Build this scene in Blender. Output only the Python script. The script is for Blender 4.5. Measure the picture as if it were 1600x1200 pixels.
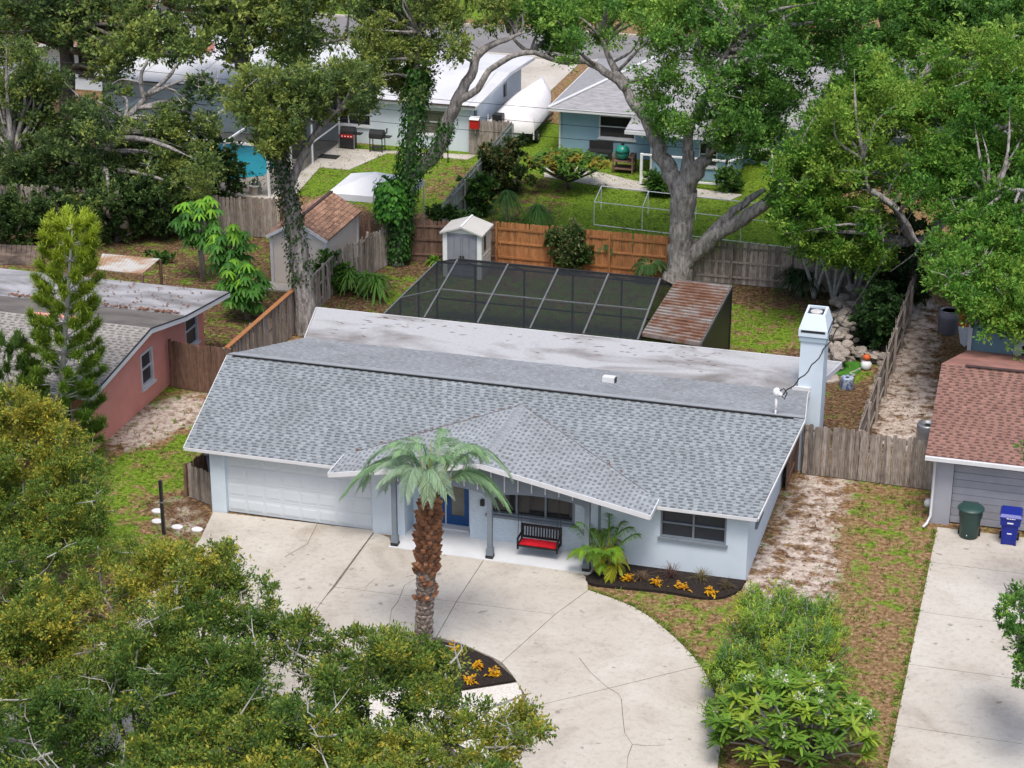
import bpy, math, random
import numpy as np
from mathutils import Vector, Matrix
for o in list(bpy.data.objects): bpy.data.objects.remove(o)
random.seed(7); RNG = np.random.default_rng(11)
SC = bpy.context.scene; COL = SC.collection
# ------------------------------------------------------------------ camera, sky, sun, exposure
FPX = 3235.0; PITCH = 0.393706; YAW = 0.274105; ROLL = 0.0034
CAM = np.array([25.2066, -54.4853, 29.0576])
FW = np.array([-math.sin(YAW)*math.cos(PITCH), math.cos(YAW)*math.cos(PITCH), -math.sin(PITCH)])
_r = np.array([math.cos(YAW), math.sin(YAW), 0.0]); _u = np.cross(_r, FW)
RT = math.cos(ROLL)*_r + math.sin(ROLL)*_u; UP = -math.sin(ROLL)*_r + math.cos(ROLL)*_u
cd = bpy.data.cameras.new('camera'); cam = bpy.data.objects.new('camera', cd); COL.objects.link(cam)
cam.matrix_world = Matrix(((RT[0], UP[0], -FW[0], CAM[0]), (RT[1], UP[1], -FW[1], CAM[1]), (RT[2], UP[2], -FW[2], CAM[2]), (0, 0, 0, 1)))
cd.sensor_width = 36; cd.lens = FPX/1600*36; cd.clip_start = 0.5; cd.clip_end = 3000
SC.camera = cam
SC.render.resolution_x = 1024; SC.render.resolution_y = 768
SUN_EL, SUN_AZ = math.radians(66), math.radians(165)      # azimuth clockwise from +Y (north)
w = bpy.data.worlds.new('World'); SC.world = w; w.use_nodes = True
nt = w.node_tree; bg = nt.nodes['Background']
sk = nt.nodes.new('ShaderNodeTexSky'); sk.sky_type = 'NISHITA'; sk.sun_disc = False
sk.sun_elevation = SUN_EL; sk.sun_rotation = SUN_AZ; sk.air_density = 1.0; sk.dust_density = 4.0; sk.ozone_density = 1.0
nt.links.new(sk.outputs[0], bg.inputs[0]); bg.inputs[1].default_value = 0.125
sd = bpy.data.lights.new('sun', 'SUN'); sd.energy = 1.5; sd.angle = math.radians(20); sd.color = (1.0, 0.955, 0.89)
sun = bpy.data.objects.new('sun', sd); COL.objects.link(sun)
sdir = Vector((math.sin(SUN_AZ)*math.cos(SUN_EL), math.cos(SUN_AZ)*math.cos(SUN_EL), math.sin(SUN_EL)))
sun.rotation_euler = (-sdir).to_track_quat('-Z', 'Y').to_euler()
sun.location = (0, 0, 60)
SC.view_settings.view_transform = 'Standard'; SC.view_settings.look = 'None'
SC.view_settings.exposure = 0.72; SC.view_settings.gamma = 1.0; SC.view_settings.use_curve_mapping = False
# ------------------------------------------------------------------ pixel -> world helpers
def _ray(u, v): return FW + RT*((u-800)/FPX) - UP*((v-600)/FPX)
def _hit(u, v, ax, val):
    d = _ray(u, v); t = (val-CAM[ax])/d[ax]; p = CAM + t*d; return (float(p[0]), float(p[1]), float(p[2]))
def G(u, v, z=0.0): return _hit(u, v, 2, z)          # point on the horizontal plane z
def GY(u, v, y): return _hit(u, v, 1, y)             # point on the vertical plane y
def GX(u, v, x): return _hit(u, v, 0, x)
def V(*a): return Vector(a)
# ------------------------------------------------------------------ materials
MATS = {}
def _nodes(name):
    m = bpy.data.materials.new(name); m.use_nodes = True; MATS[name] = m
    n = m.node_tree.nodes; l = m.node_tree.links; b = n['Principled BSDF']; return m, n, l, b
def ramp(n, stops):
    r = n.new('ShaderNodeValToRGB'); e = r.color_ramp.elements
    while len(e) < len(stops): e.new(0.5)
    for i, (p, c) in enumerate(stops): e[i].position = p; e[i].color = (*c, 1) if len(c) == 3 else c
    return r
def mat(name, c1, c2=None, scale=4.0, rough=0.8, bump=0.0, bscale=60.0, rnd=0.0, stretch=(1, 1, 1), attr=False, metal=0.0, spec=0.3, lo=0.35, hi=0.65, detail=6, world=False, alpha=None, transl=0.0, bdist=0.02):
    m, n, l, b = _nodes(name)
    b.inputs['Roughness'].default_value = rough; b.inputs['Metallic'].default_value = metal
    b.inputs['Specular IOR Level'].default_value = spec
    tc = n.new('ShaderNodeTexCoord'); mp = n.new('ShaderNodeMapping'); mp.inputs['Scale'].default_value = stretch
    if world:
        ge = n.new('ShaderNodeNewGeometry'); l.new(ge.outputs['Position'], mp.inputs[0])
    else: l.new(tc.outputs['Object'], mp.inputs[0])
    out = None
    c2 = c2 or tuple(x*0.86 for x in c1)
    nz = n.new('ShaderNodeTexNoise'); nz.inputs['Scale'].default_value = scale; nz.inputs['Detail'].default_value = detail; nz.inputs['Roughness'].default_value = 0.65
    oi = None
    if rnd:
        oi = n.new('ShaderNodeObjectInfo'); add = n.new('ShaderNodeVectorMath'); add.operation = 'ADD'
        sc = n.new('ShaderNodeVectorMath'); sc.operation = 'SCALE'; l.new(oi.outputs['Location'], sc.inputs[0]); sc.inputs['Scale'].default_value = 3.7
        l.new(mp.outputs[0], add.inputs[0]); l.new(sc.outputs[0], add.inputs[1]); l.new(add.outputs[0], nz.inputs['Vector'])
    else: l.new(mp.outputs[0], nz.inputs['Vector'])
    r = ramp(n, [(lo, c1), (hi, c2)]); l.new(nz.outputs['Fac'], r.inputs[0]); out = r.outputs[0]
    if attr:
        at = n.new('ShaderNodeAttribute'); at.attribute_name = 'Col'
        mx = n.new('ShaderNodeMix'); mx.data_type = 'RGBA'; mx.blend_type = 'MULTIPLY'; mx.inputs[0].default_value = 1.0
        l.new(out, mx.inputs[6]); l.new(at.outputs['Color'], mx.inputs[7]); out = mx.outputs[2]
    if rnd:
        mr = n.new('ShaderNodeMapRange'); mr.inputs[3].default_value = 1-rnd; mr.inputs[4].default_value = 1+rnd; l.new(oi.outputs['Random'], mr.inputs[0])
        hs = n.new('ShaderNodeHueSaturation'); l.new(mr.outputs[0], hs.inputs['Value']); l.new(out, hs.inputs['Color']); out = hs.outputs[0]
    l.new(out, b.inputs['Base Color'])
    if bump:
        n2 = n.new('ShaderNodeTexNoise'); n2.inputs['Scale'].default_value = bscale; n2.inputs['Detail'].default_value = 4; l.new(mp.outputs[0], n2.inputs['Vector'])
        bp = n.new('ShaderNodeBump'); bp.inputs['Strength'].default_value = bump; bp.inputs['Distance'].default_value = bdist
        l.new(n2.outputs['Fac'], bp.inputs['Height']); l.new(bp.outputs[0], b.inputs['Normal'])
    if transl:
        tr = n.new('ShaderNodeBsdfTranslucent'); l.new(out, tr.inputs[0]); ms = n.new('ShaderNodeMixShader'); ms.inputs[0].default_value = transl
        l.new(b.outputs[0], ms.inputs[1]); l.new(tr.outputs[0], ms.inputs[2]); l.new(ms.outputs[0], n['Material Output'].inputs[0])
    if alpha is not None: b.inputs['Alpha'].default_value = alpha
    return m
W1 = (1, 1, 1)
mat('leaf', W1, (0.82, 0.84, 0.8), scale=3, rough=0.55, attr=True, spec=0.25, transl=0.4)
mat('bark_grey', (0.40, 0.375, 0.36), (0.10, 0.09, 0.08), scale=4.5, rough=0.95, bump=1.0, bscale=7, stretch=(1.6, 1.6, 0.4), lo=0.36, hi=0.68, bdist=0.12, detail=9)
mat('bark_dark', (0.16, 0.145, 0.13), (0.07, 0.062, 0.055), scale=3, rough=0.95, bump=0.8, bscale=10, stretch=(1, 1, 0.4))
mat('twig_pale', (0.42, 0.41, 0.38), (0.25, 0.24, 0.22), scale=6, rough=0.9)
mat('palm_trunk', (0.23, 0.19, 0.16), (0.12, 0.09, 0.075), scale=8, rough=0.95, bump=0.8, bscale=18)
mat('palm_boot', (0.34, 0.165, 0.085), (0.13, 0.06, 0.035), scale=9, rough=0.9, rnd=0.35, bump=0.4)
mat('palm_boot_grey', (0.30, 0.25, 0.22), (0.14, 0.11, 0.10), scale=9, rough=0.95, rnd=0.3, bump=0.4)
mat('frond_stem', (0.42, 0.30, 0.14), (0.25, 0.28, 0.10), scale=3, rough=0.6)
mat('wall_blue', (0.60, 0.69, 0.77), (0.56, 0.65, 0.73), scale=1.5, rough=0.85, bump=0.15, bscale=40)
mat('wall_brick_blue', (0.57, 0.66, 0.74), (0.47, 0.56, 0.64), scale=7, rough=0.85, bump=0.5, bscale=14, stretch=(1, 1, 3))
mat('trim_white', (0.64, 0.65, 0.67), (0.58, 0.59, 0.61), scale=2, rough=0.6)
mat('trim_greyblue', (0.20, 0.235, 0.27), (0.17, 0.20, 0.235), scale=2, rough=0.6)
mat('door_white', (0.62, 0.68, 0.73), (0.59, 0.65, 0.70), scale=1, rough=0.5)
mat('door_blue', (0.012, 0.075, 0.23), (0.010, 0.06, 0.19), scale=2, rough=0.4)
mat('glass_dark', (0.028, 0.03, 0.033), (0.02, 0.022, 0.024), scale=1, rough=0.08, spec=0.5)
mat('glass_frost', (0.16, 0.15, 0.12), (0.10, 0.10, 0.085), scale=1.2, rough=0.15, spec=0.5)
mat('screen_window', (0.035, 0.042, 0.055), (0.025, 0.03, 0.04), scale=1, rough=0.35, spec=0.4)
mat('black_metal', (0.02, 0.02, 0.022), (0.03, 0.03, 0.03), rough=0.45)
mat('black_paint', (0.015, 0.012, 0.012), (0.025, 0.02, 0.02), rough=0.5)
mat('grey_metal', (0.35, 0.36, 0.38), (0.28, 0.29, 0.31), rough=0.4, metal=0.6)
mat('cage_beam', (0.15, 0.155, 0.16), (0.11, 0.115, 0.12), rough=0.5)
mat('red_cushion', (0.55, 0.008, 0.02), (0.42, 0.005, 0.014), scale=5, rough=0.85, bump=0.3, bscale=12)
mat('shingle_grey', (1.0, 1.0, 1.0), (0.78, 0.77, 0.75), scale=0.7, rough=0.95, attr=True, bump=0.3, bscale=120, lo=0.4, hi=0.75, spec=0.15)
mat('shingle_red', (1, 1, 1), (0.78, 0.76, 0.75), scale=1.5, rough=0.95, attr=True, bump=0.3, bscale=120, spec=0.15)
mat('roof_under', (0.20, 0.21, 0.23), (0.15, 0.16, 0.18), scale=3, rough=0.95)
mat('roof_red_smooth', (0.33, 0.16, 0.13), (0.16, 0.085, 0.07), scale=1.6, rough=0.95, bump=0.3, lo=0.35, hi=0.8)
mat('ridge_vent', (0.012, 0.012, 0.013), (0.02, 0.02, 0.02), rough=0.8)
def concrete_mat():
    m, n, l, b = _nodes('concrete'); b.inputs['Roughness'].default_value = 0.92; b.inputs['Specular IOR Level'].default_value = 0.2
    ge = n.new('ShaderNodeNewGeometry')
    def noise(s, d, ro=0.6, dist=0.0):
        x = n.new('ShaderNodeTexNoise'); x.inputs['Scale'].default_value = s; x.inputs['Detail'].default_value = d; x.inputs['Roughness'].default_value = ro; x.inputs['Distortion'].default_value = dist; l.new(ge.outputs['Position'], x.inputs['Vector']); return x.outputs['Fac']
    def mul(a_, b_, f):
        x = n.new('ShaderNodeMix'); x.data_type = 'RGBA'; x.blend_type = 'MULTIPLY'; x.inputs[0].default_value = f; l.new(a_, x.inputs[6]); l.new(b_, x.inputs[7]); return x.outputs[2]
    r1 = ramp(n, [(0.36, (0.52, 0.495, 0.445)), (0.55, (0.465, 0.43, 0.38)), (0.75, (0.33, 0.295, 0.25))]); l.new(noise(0.42, 9, 0.62, 0.6), r1.inputs[0])
    r2 = ramp(n, [(0.30, (0.70, 0.68, 0.66)), (0.50, (1, 1, 1))]); l.new(noise(5.5, 8, 0.72), r2.inputs[0])
    r3 = ramp(n, [(0.265, (0.25, 0.22, 0.2)), (0.30, (1, 1, 1))]); l.new(noise(2.6, 2, 0.4), r3.inputs[0])
    r4 = ramp(n, [(0.35, (0.86, 0.85, 0.84)), (0.6, (1.0, 1.0, 1.0))]); l.new(noise(38, 4), r4.inputs[0])
    c = mul(mul(mul(r1.outputs[0], r2.outputs[0], 0.65), r3.outputs[0], 0.5), r4.outputs[0], 0.8); l.new(c, b.inputs['Base Color'])
    bp = n.new('ShaderNodeBump'); bp.inputs['Strength'].default_value = 0.25; bp.inputs['Distance'].default_value = 0.01; l.new(noise(40, 4), bp.inputs['Height']); l.new(bp.outputs[0], b.inputs['Normal'])
concrete_mat()
mat('concrete_porch', (0.62, 0.64, 0.66), (0.55, 0.57, 0.6), scale=1, rough=0.7, world=True)
mat('joint_dirt', (0.19, 0.165, 0.135), (0.11, 0.095, 0.075), scale=6, rough=1, world=True)
mat('asphalt', (0.22, 0.215, 0.215), (0.17, 0.165, 0.165), scale=0.6, rough=0.95, bump=0.2, bscale=50, world=True)
mat('mulch', (0.032, 0.024, 0.020), (0.012, 0.009, 0.008), scale=18, rough=1, bump=1.0, bscale=30, world=True)
mat('gravel_white', (0.72, 0.69, 0.64), (0.45, 0.42, 0.38), scale=22, rough=0.95, bump=1.0, bscale=25, world=True)
mat('wood_grey', (0.39, 0.345, 0.305), (0.15, 0.12, 0.10), scale=5, rough=0.95, rnd=0.36, stretch=(6, 6, 0.6), bump=0.5, bscale=9)
mat('wood_brown', (0.23, 0.14, 0.10), (0.105, 0.065, 0.05), scale=5, rough=0.95, rnd=0.22, stretch=(6, 6, 0.6), bump=0.5, bscale=9)
mat('wood_orange', (0.42, 0.19, 0.075), (0.22, 0.09, 0.035), scale=4, rough=0.9, rnd=0.22, stretch=(6, 6, 0.6), bump=0.3, bscale=9)
mat('wood_greenish', (0.30, 0.32, 0.29), (0.17, 0.185, 0.17), scale=4, rough=0.95, rnd=0.18, stretch=(6, 6, 0.6), bump=0.3, bscale=9)
mat('pink_wall', (0.76, 0.335, 0.28), (0.68, 0.285, 0.235), scale=0.8, rough=0.9, bump=0.12, bscale=30)
mat('grey_wall', (0.36, 0.37, 0.42), (0.32, 0.33, 0.38), scale=1, rough=0.85)
mat('grey_slat', (0.33, 0.345, 0.39), (0.28, 0.29, 0.335), scale=2, rough=0.7, rnd=0.06)
mat('teal_wall', (0.20, 0.31, 0.37), (0.18, 0.28, 0.34), scale=1, rough=0.85)
mat('blue_wall', (0.26, 0.40, 0.52), (0.23, 0.36, 0.47), scale=1, rough=0.85)
mat('white_wall', (0.66, 0.74, 0.80), (0.60, 0.67, 0.73), scale=1, rough=0.85)
mat('tan_wall', (0.74, 0.66, 0.585), (0.68, 0.60, 0.53), scale=1, rough=0.85)
mat('roof_white', (0.56, 0.57, 0.59), (0.44, 0.44, 0.46), scale=0.5, rough=0.8, lo=0.45, hi=0.85)
mat('roof_grey_far', (0.34, 0.34, 0.35), (0.17, 0.17, 0.18), scale=2.2, rough=0.95, stretch=(1, 3, 3), bump=0.4, bscale=10, lo=0.35, hi=0.8)
mat('roof_brown_far', (0.30, 0.17, 0.12), (0.16, 0.09, 0.07), scale=3, rough=0.95)
mat('plastic_light', (0.52, 0.51, 0.49), (0.48, 0.47, 0.455), scale=2, rough=0.6)
mat('plastic_grey', (0.25, 0.26, 0.31), (0.21, 0.22, 0.265), scale=2, rough=0.55)
mat('bin_green', (0.022, 0.062, 0.055), (0.017, 0.05, 0.044), scale=3, rough=0.45, spec=0.5)
mat('bin_blue', (0.006, 0.02, 0.26), (0.005, 0.016, 0.21), scale=3, rough=0.4, spec=0.5)
mat('tile_tan', (0.36, 0.215, 0.15), (0.20, 0.115, 0.08), scale=6, rough=0.9, rnd=0.3)
mat('tarp_white', (0.80, 0.78, 0.79), (0.70, 0.68, 0.70), scale=1.2, rough=0.7, bump=0.3, bscale=4)
mat('canopy_white', (0.80, 0.80, 0.80), (0.74, 0.74, 0.75), scale=1, rough=0.7)
mat('pool_water', (0.02, 0.42, 0.58), (0.03, 0.50, 0.66), scale=2, rough=0.08, spec=0.5)
mat('red_paint', (0.50, 0.02, 0.02), (0.42, 0.015, 0.015), rough=0.35)
mat('kamado_green', (0.02, 0.27, 0.20), (0.015, 0.22, 0.165), rough=0.3, spec=0.5)
mat('pot_blue', (0.42, 0.48, 0.58), (0.10, 0.16, 0.34), scale=9, rough=0.4, lo=0.5, hi=0.55)
mat('orange_paint', (0.62, 0.13, 0.03), (0.5, 0.1, 0.03), rough=0.5)
mat('rock', (0.36, 0.32, 0.28), (0.19, 0.165, 0.145), scale=5, rough=0.95, rnd=0.35, bump=0.7, bscale=12)
mat('rubber', (0.018, 0.018, 0.018), (0.025, 0.025, 0.025), rough=0.9)
mat('wire', (0.02, 0.02, 0.02), (0.03, 0.03, 0.03), rough=0.8)
mat('pvc', (0.76, 0.77, 0.78), (0.70, 0.71, 0.72), rough=0.5)
mat('print_white', (0.75, 0.77, 0.8), (0.7, 0.72, 0.75), rough=0.5)
mat('litter', (0.24, 0.10, 0.045), (0.12, 0.055, 0.03), scale=8, rough=1)
mat('turf_mat', (0.055, 0.20, 0.02), (0.04, 0.15, 0.015), scale=8, rough=1, world=True)
mat('dark_water', (0.01, 0.012, 0.01), (0.012, 0.016, 0.012), rough=0.1, spec=0.5)
mat('soffit', (0.45, 0.50, 0.55), (0.42, 0.47, 0.52), rough=0.8)
# stained white flat roof
def flat_roof(name, base, stain, sc, lo, hi, leafy=0.0):
    m, n, l, b = _nodes(name); b.inputs['Roughness'].default_value = 0.85; b.inputs['Specular IOR Level'].default_value = 0.2
    ge = n.new('ShaderNodeNewGeometry'); mp = n.new('ShaderNodeMapping'); mp.inputs['Scale'].default_value = (0.45, 1.0, 1.0); l.new(ge.outputs['Position'], mp.inputs[0])
    a = n.new('ShaderNodeTexNoise'); a.inputs['Scale'].default_value = sc; a.inputs['Detail'].default_value = 7; a.inputs['Roughness'].default_value = 0.6; a.inputs['Distortion'].default_value = 0.4; l.new(mp.outputs[0], a.inputs['Vector'])
    r = ramp(n, [(lo, base), (hi, stain)]); l.new(a.outputs['Fac'], r.inputs[0])
    f = n.new('ShaderNodeTexNoise'); f.inputs['Scale'].default_value = 9; f.inputs['Detail'].default_value = 8; l.new(ge.outputs['Position'], f.inputs['Vector'])
    r2 = ramp(n, [(0.30, (0.82, 0.82, 0.82)), (0.5, (1, 1, 1))]); l.new(f.outputs['Fac'], r2.inputs[0])
    mx = n.new('ShaderNodeMix'); mx.data_type = 'RGBA'; mx.blend_type = 'MULTIPLY'; mx.inputs[0].default_value = 0.7
    l.new(r.outputs[0], mx.inputs[6]); l.new(r2.outputs[0], mx.inputs[7]); l.new(mx.outputs[2], b.inputs['Base Color'])
    return m
flat_roof('roof_flat', (0.40, 0.405, 0.42), (0.18, 0.168, 0.163), 0.5, 0.46, 0.64)
flat_roof('roof_flat_pink', (0.37, 0.37, 0.39), (0.17, 0.165, 0.165), 0.7, 0.40, 0.62)
flat_roof('roof_tar', (0.17, 0.155, 0.14), (0.09, 0.08, 0.075), 0.9, 0.4, 0.7)
# rusty corrugated roof
def rusty(name, base, rust, lo, hi, sc=0.9):
    m, n, l, b = _nodes(name); b.inputs['Roughness'].default_value = 0.7; b.inputs['Specular IOR Level'].default_value = 0.3
    ge = n.new('ShaderNodeNewGeometry')
    a = n.new('ShaderNodeTexNoise'); a.inputs['Scale'].default_value = sc; a.inputs['Detail'].default_value = 9; a.inputs['Roughness'].default_value = 0.7; l.new(ge.outputs['Position'], a.inputs['Vector'])
    r = ramp(n, [(lo, base), ((lo+hi)/2, rust), (hi, tuple(c*0.35 for c in rust))]); l.new(a.outputs['Fac'], r.inputs[0]); l.new(r.outputs[0], b.inputs['Base Color'])
rusty('rust_metal', (0.27, 0.25, 0.235), (0.19, 0.095, 0.06), 0.40, 0.70)
rusty('rust_light', (0.48, 0.47, 0.44), (0.36, 0.22, 0.13), 0.44, 0.7, 0.6)
rusty('old_planks', (0.24, 0.19, 0.15), (0.12, 0.085, 0.06), 0.3, 0.6, 1.2)
# insect screen: mostly see-through dark mesh
def screen(name, col, a):
    m, n, l, b = _nodes(name); b.inputs['Base Color'].default_value = (*col, 1); b.inputs['Roughness'].default_value = 0.8; b.inputs['Alpha'].default_value = a; b.inputs['Specular IOR Level'].default_value = 0.15
screen('screen', (0.02, 0.025, 0.03), 0.62)
screen('screen_far', (0.03, 0.04, 0.05), 0.45)
# ground: zone weights in attribute 'Col' (r green, g sand, b leaf litter), broken up by noise
def ground_mat():
    m, n, l, b = _nodes('ground'); b.inputs['Roughness'].default_value = 1.0; b.inputs['Specular IOR Level'].default_value = 0.05
    ge = n.new('ShaderNodeNewGeometry'); at = n.new('ShaderNodeAttribute'); at.attribute_name = 'Col'
    sp = n.new('ShaderNodeSeparateColor'); l.new(at.outputs['Color'], sp.inputs[0])
    def noise(s, d=6, ro=0.6):
        a = n.new('ShaderNodeTexNoise'); a.inputs['Scale'].default_value = s; a.inputs['Detail'].default_value = d; a.inputs['Roughness'].default_value = ro; l.new(ge.outputs['Position'], a.inputs['Vector']); return a.outputs['Fac']
    def math_(op, a, bb):
        x = n.new('ShaderNodeMath'); x.operation = op
        for i, s in enumerate((a, bb)):
            if isinstance(s, (int, float)): x.inputs[i].default_value = s
            else: l.new(s, x.inputs[i])
        return x.outputs[0]
    def step(w_, nz, k=5.0):      # soft threshold of weight against noise
        x = math_('SUBTRACT', w_, math_('ADD', math_('MULTIPLY', math_('SUBTRACT', nz, 0.5), 2.2), 0.5))
        y = math_('ADD', math_('MULTIPLY', x, k), 0.5); c = n.new('ShaderNodeClamp'); l.new(y, c.inputs[0]); return c.outputs[0]
    def mix(f, a, bb):
        x = n.new('ShaderNodeMix'); x.data_type = 'RGBA'; l.new(f, x.inputs[0])
        for i, s in ((6, a), (7, bb)):
            if isinstance(s, tuple): x.inputs[i].default_value = (*s, 1)
            else: l.new(s, x.inputs[i])
        return x.outputs[2]
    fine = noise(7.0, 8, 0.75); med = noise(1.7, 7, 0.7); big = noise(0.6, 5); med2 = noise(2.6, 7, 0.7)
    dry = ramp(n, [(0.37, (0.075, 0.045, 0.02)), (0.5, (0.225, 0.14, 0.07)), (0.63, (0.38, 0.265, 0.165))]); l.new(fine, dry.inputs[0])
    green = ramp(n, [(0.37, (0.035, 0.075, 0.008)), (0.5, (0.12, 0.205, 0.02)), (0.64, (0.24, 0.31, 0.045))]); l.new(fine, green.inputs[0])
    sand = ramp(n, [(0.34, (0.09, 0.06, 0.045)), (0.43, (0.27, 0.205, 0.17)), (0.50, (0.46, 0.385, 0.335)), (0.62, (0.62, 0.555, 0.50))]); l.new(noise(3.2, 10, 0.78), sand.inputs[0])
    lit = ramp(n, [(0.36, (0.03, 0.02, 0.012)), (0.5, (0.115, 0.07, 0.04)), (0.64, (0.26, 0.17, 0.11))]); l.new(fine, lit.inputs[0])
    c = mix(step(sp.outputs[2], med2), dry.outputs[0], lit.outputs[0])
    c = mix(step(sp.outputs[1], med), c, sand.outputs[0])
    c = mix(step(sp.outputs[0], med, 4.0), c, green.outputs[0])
    l.new(c, b.inputs['Base Color'])
    bp = n.new('ShaderNodeBump'); bp.inputs['Strength'].default_value = 0.8; bp.inputs['Distance'].default_value = 0.06; l.new(fine, bp.inputs['Height']); l.new(bp.outputs[0], b.inputs['Normal'])
ground_mat()
# ------------------------------------------------------------------ mesh helpers
WL = {}
class MB:
    def __init__(s): s.v = []; s.f = []; s.c = None
    def quad(s, *p):
        i = len(s.v); s.v += [tuple(x) for x in p]; s.f.append(tuple(range(i, i+len(p)))); return s
    def box8(s, p):
        i = len(s.v); s.v += [tuple(x) for x in p]
        for f in ((0, 3, 2, 1), (4, 5, 6, 7), (0, 1, 5, 4), (1, 2, 6, 5), (2, 3, 7, 6), (3, 0, 4, 7)): s.f.append(tuple(i+k for k in f))
        return s
    def box(s, x0, x1, y0, y1, z0, z1):
        return s.box8([(x0, y0, z0), (x1, y0, z0), (x1, y1, z0), (x0, y1, z0), (x0, y0, z1), (x1, y0, z1), (x1, y1, z1), (x0, y1, z1)])
    def bar(s, a, b, w, h=None, up=(0, 0, 1)):
        h = h or w; a = Vector(a); b = Vector(b); d = (b-a).normalized(); up = Vector(up)
        if abs(d.dot(up)) > 0.98: up = Vector((0, 1, 0))
        sd_ = d.cross(up).normalized()*(w/2); u = sd_.cross(d).normalized()*(h/2)
        return s.box8([a-sd_-u, a+sd_-u, a+sd_+u, a-sd_+u, b-sd_-u, b+sd_-u, b+sd_+u, b-sd_+u])
    def poly(s, pts, z0, z1):             # extruded horizontal outline
        n = len(pts); i = len(s.v); s.v += [(p[0], p[1], z0) for p in pts] + [(p[0], p[1], z1) for p in pts]
        s.f.append(tuple(i+n+k for k in range(n))); s.f.append(tuple(i+n-1-k for k in range(n)))
        for k in range(n): s.f.append((i+k, i+(k+1) % n, i+n+(k+1) % n, i+n+k))
        return s
    def slab(s, pts, t):                  # any planar outline thickened downwards by t
        n = len(pts); i = len(s.v); s.v += [tuple(p) for p in pts] + [(p[0], p[1], p[2]-t) for p in pts]
        s.f.append(tuple(i+k for k in range(n))); s.f.append(tuple(i+2*n-1-k for k in range(n)))
        for k in range(n): s.f.append((i+n+k, i+n+(k+1) % n, i+(k+1) % n, i+k))
        return s
    def tube(s, pts, rad, n=8, cap=True):
        pts = [Vector(p) for p in pts]
        if not hasattr(rad, '__len__'): rad = [rad]*len(pts)
        i0 = len(s.v); prev = None
        for k, p in enumerate(pts):
            t = (pts[min(k+1, len(pts)-1)]-pts[max(k-1, 0)]).normalized()
            if prev is None: a = t.cross(Vector((0, 0, 1)) if abs(t.z) < 0.95 else Vector((1, 0, 0))).normalized()
            else: a = (prev - t*prev.dot(t)).normalized()
            prev = a; b = t.cross(a)
            for j in range(n):
                th = 2*math.pi*j/n; q = p + (a*math.cos(th)+b*math.sin(th))*rad[k]; s.v.append(tuple(q))
        for k in range(len(pts)-1):
            for j in range(n):
                a0 = i0+k*n+j; a1 = i0+k*n+(j+1) % n; s.f.append((a0, a1, a1+n, a0+n))
        if cap:
            s.f.append(tuple(i0+n-1-j for j in range(n))); s.f.append(tuple(i0+(len(pts)-1)*n+j for j in range(n)))
        return s
    def lathe(s, c, prof, n=20, sx=1, sy=1):     # prof [(r,z)...]
        i0 = len(s.v)
        for r, z in prof:
            for j in range(n):
                th = 2*math.pi*j/n; s.v.append((c[0]+r*sx*math.cos(th), c[1]+r*sy*math.sin(th), c[2]+z))
        for k in range(len(prof)-1):
            for j in range(n):
                a0 = i0+k*n+j; a1 = i0+k*n+(j+1) % n; s.f.append((a0, a1, a1+n, a0+n))
        s.f.append(tuple(i0+n-1-j for j in range(n))); s.f.append(tuple(i0+(len(prof)-1)*n+j for j in range(n)))
        return s
    def mesh(s, name, off=(0, 0, 0), smooth=False):
        me = bpy.data.meshes.new(name)
        me.from_pydata([(x-off[0], y-off[1], z-off[2]) for x, y, z in s.v], [], s.f)
        if s.c is not None:
            at = me.color_attributes.new('Col', 'FLOAT_COLOR', 'POINT')
            at.data.foreach_set('color', np.array([(*c, 1) for c in s.c], 'f').ravel())
        if smooth: me.polygons.foreach_set('use_smooth', [True]*len(me.polygons))
        return me
def link(name, me, m=None, parent=None, loc=(0, 0, 0), rot=None):
    o = bpy.data.objects.new(name, me); COL.objects.link(o)
    if m and not me.materials: me.materials.append(MATS[m])
    if parent: o.parent = parent
    o.location = loc
    if rot: o.rotation_euler = rot
    WL[o] = tuple(np.add(WL.get(parent, (0, 0, 0)), loc)) if parent else tuple(loc)
    return o
def part(name, mb, m, parent, smooth=False, kind=None):       # mesh in world coordinates below an unrotated parent
    o = link(name, mb.mesh(name, WL[parent], smooth), m, parent)
    if kind: o['kind'] = kind
    return o
def tag(o, label, cat=None, group=None):
    o['label'] = label
    if cat: o['category'] = cat
    if group: o['group'] = group
    return o
def thing(name, label, cat, loc=(0, 0, 0), rotz=0.0, group=None):
    o = bpy.data.objects.new(name, None); COL.objects.link(o); o.location = loc; o.rotation_euler = (0, 0, rotz)
    o.empty_display_size = 0.2; WL[o] = tuple(loc); return tag(o, label, cat, group)
def solo(name, mb, m, label, cat, loc, group=None, smooth=False):   # one-mesh thing, mesh in world coordinates
    o = link(name, mb.mesh(name, loc, smooth), m, None, loc); return tag(o, label, cat, group)
def struct(name, mb, m, smooth=False):
    o = link(name, mb.mesh(name, (0, 0, 0), smooth), m); o['kind'] = 'structure'; return o
def sub(o, name, me, m, loc, rot=None): return link(name, me, m, o, loc, rot)
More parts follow.
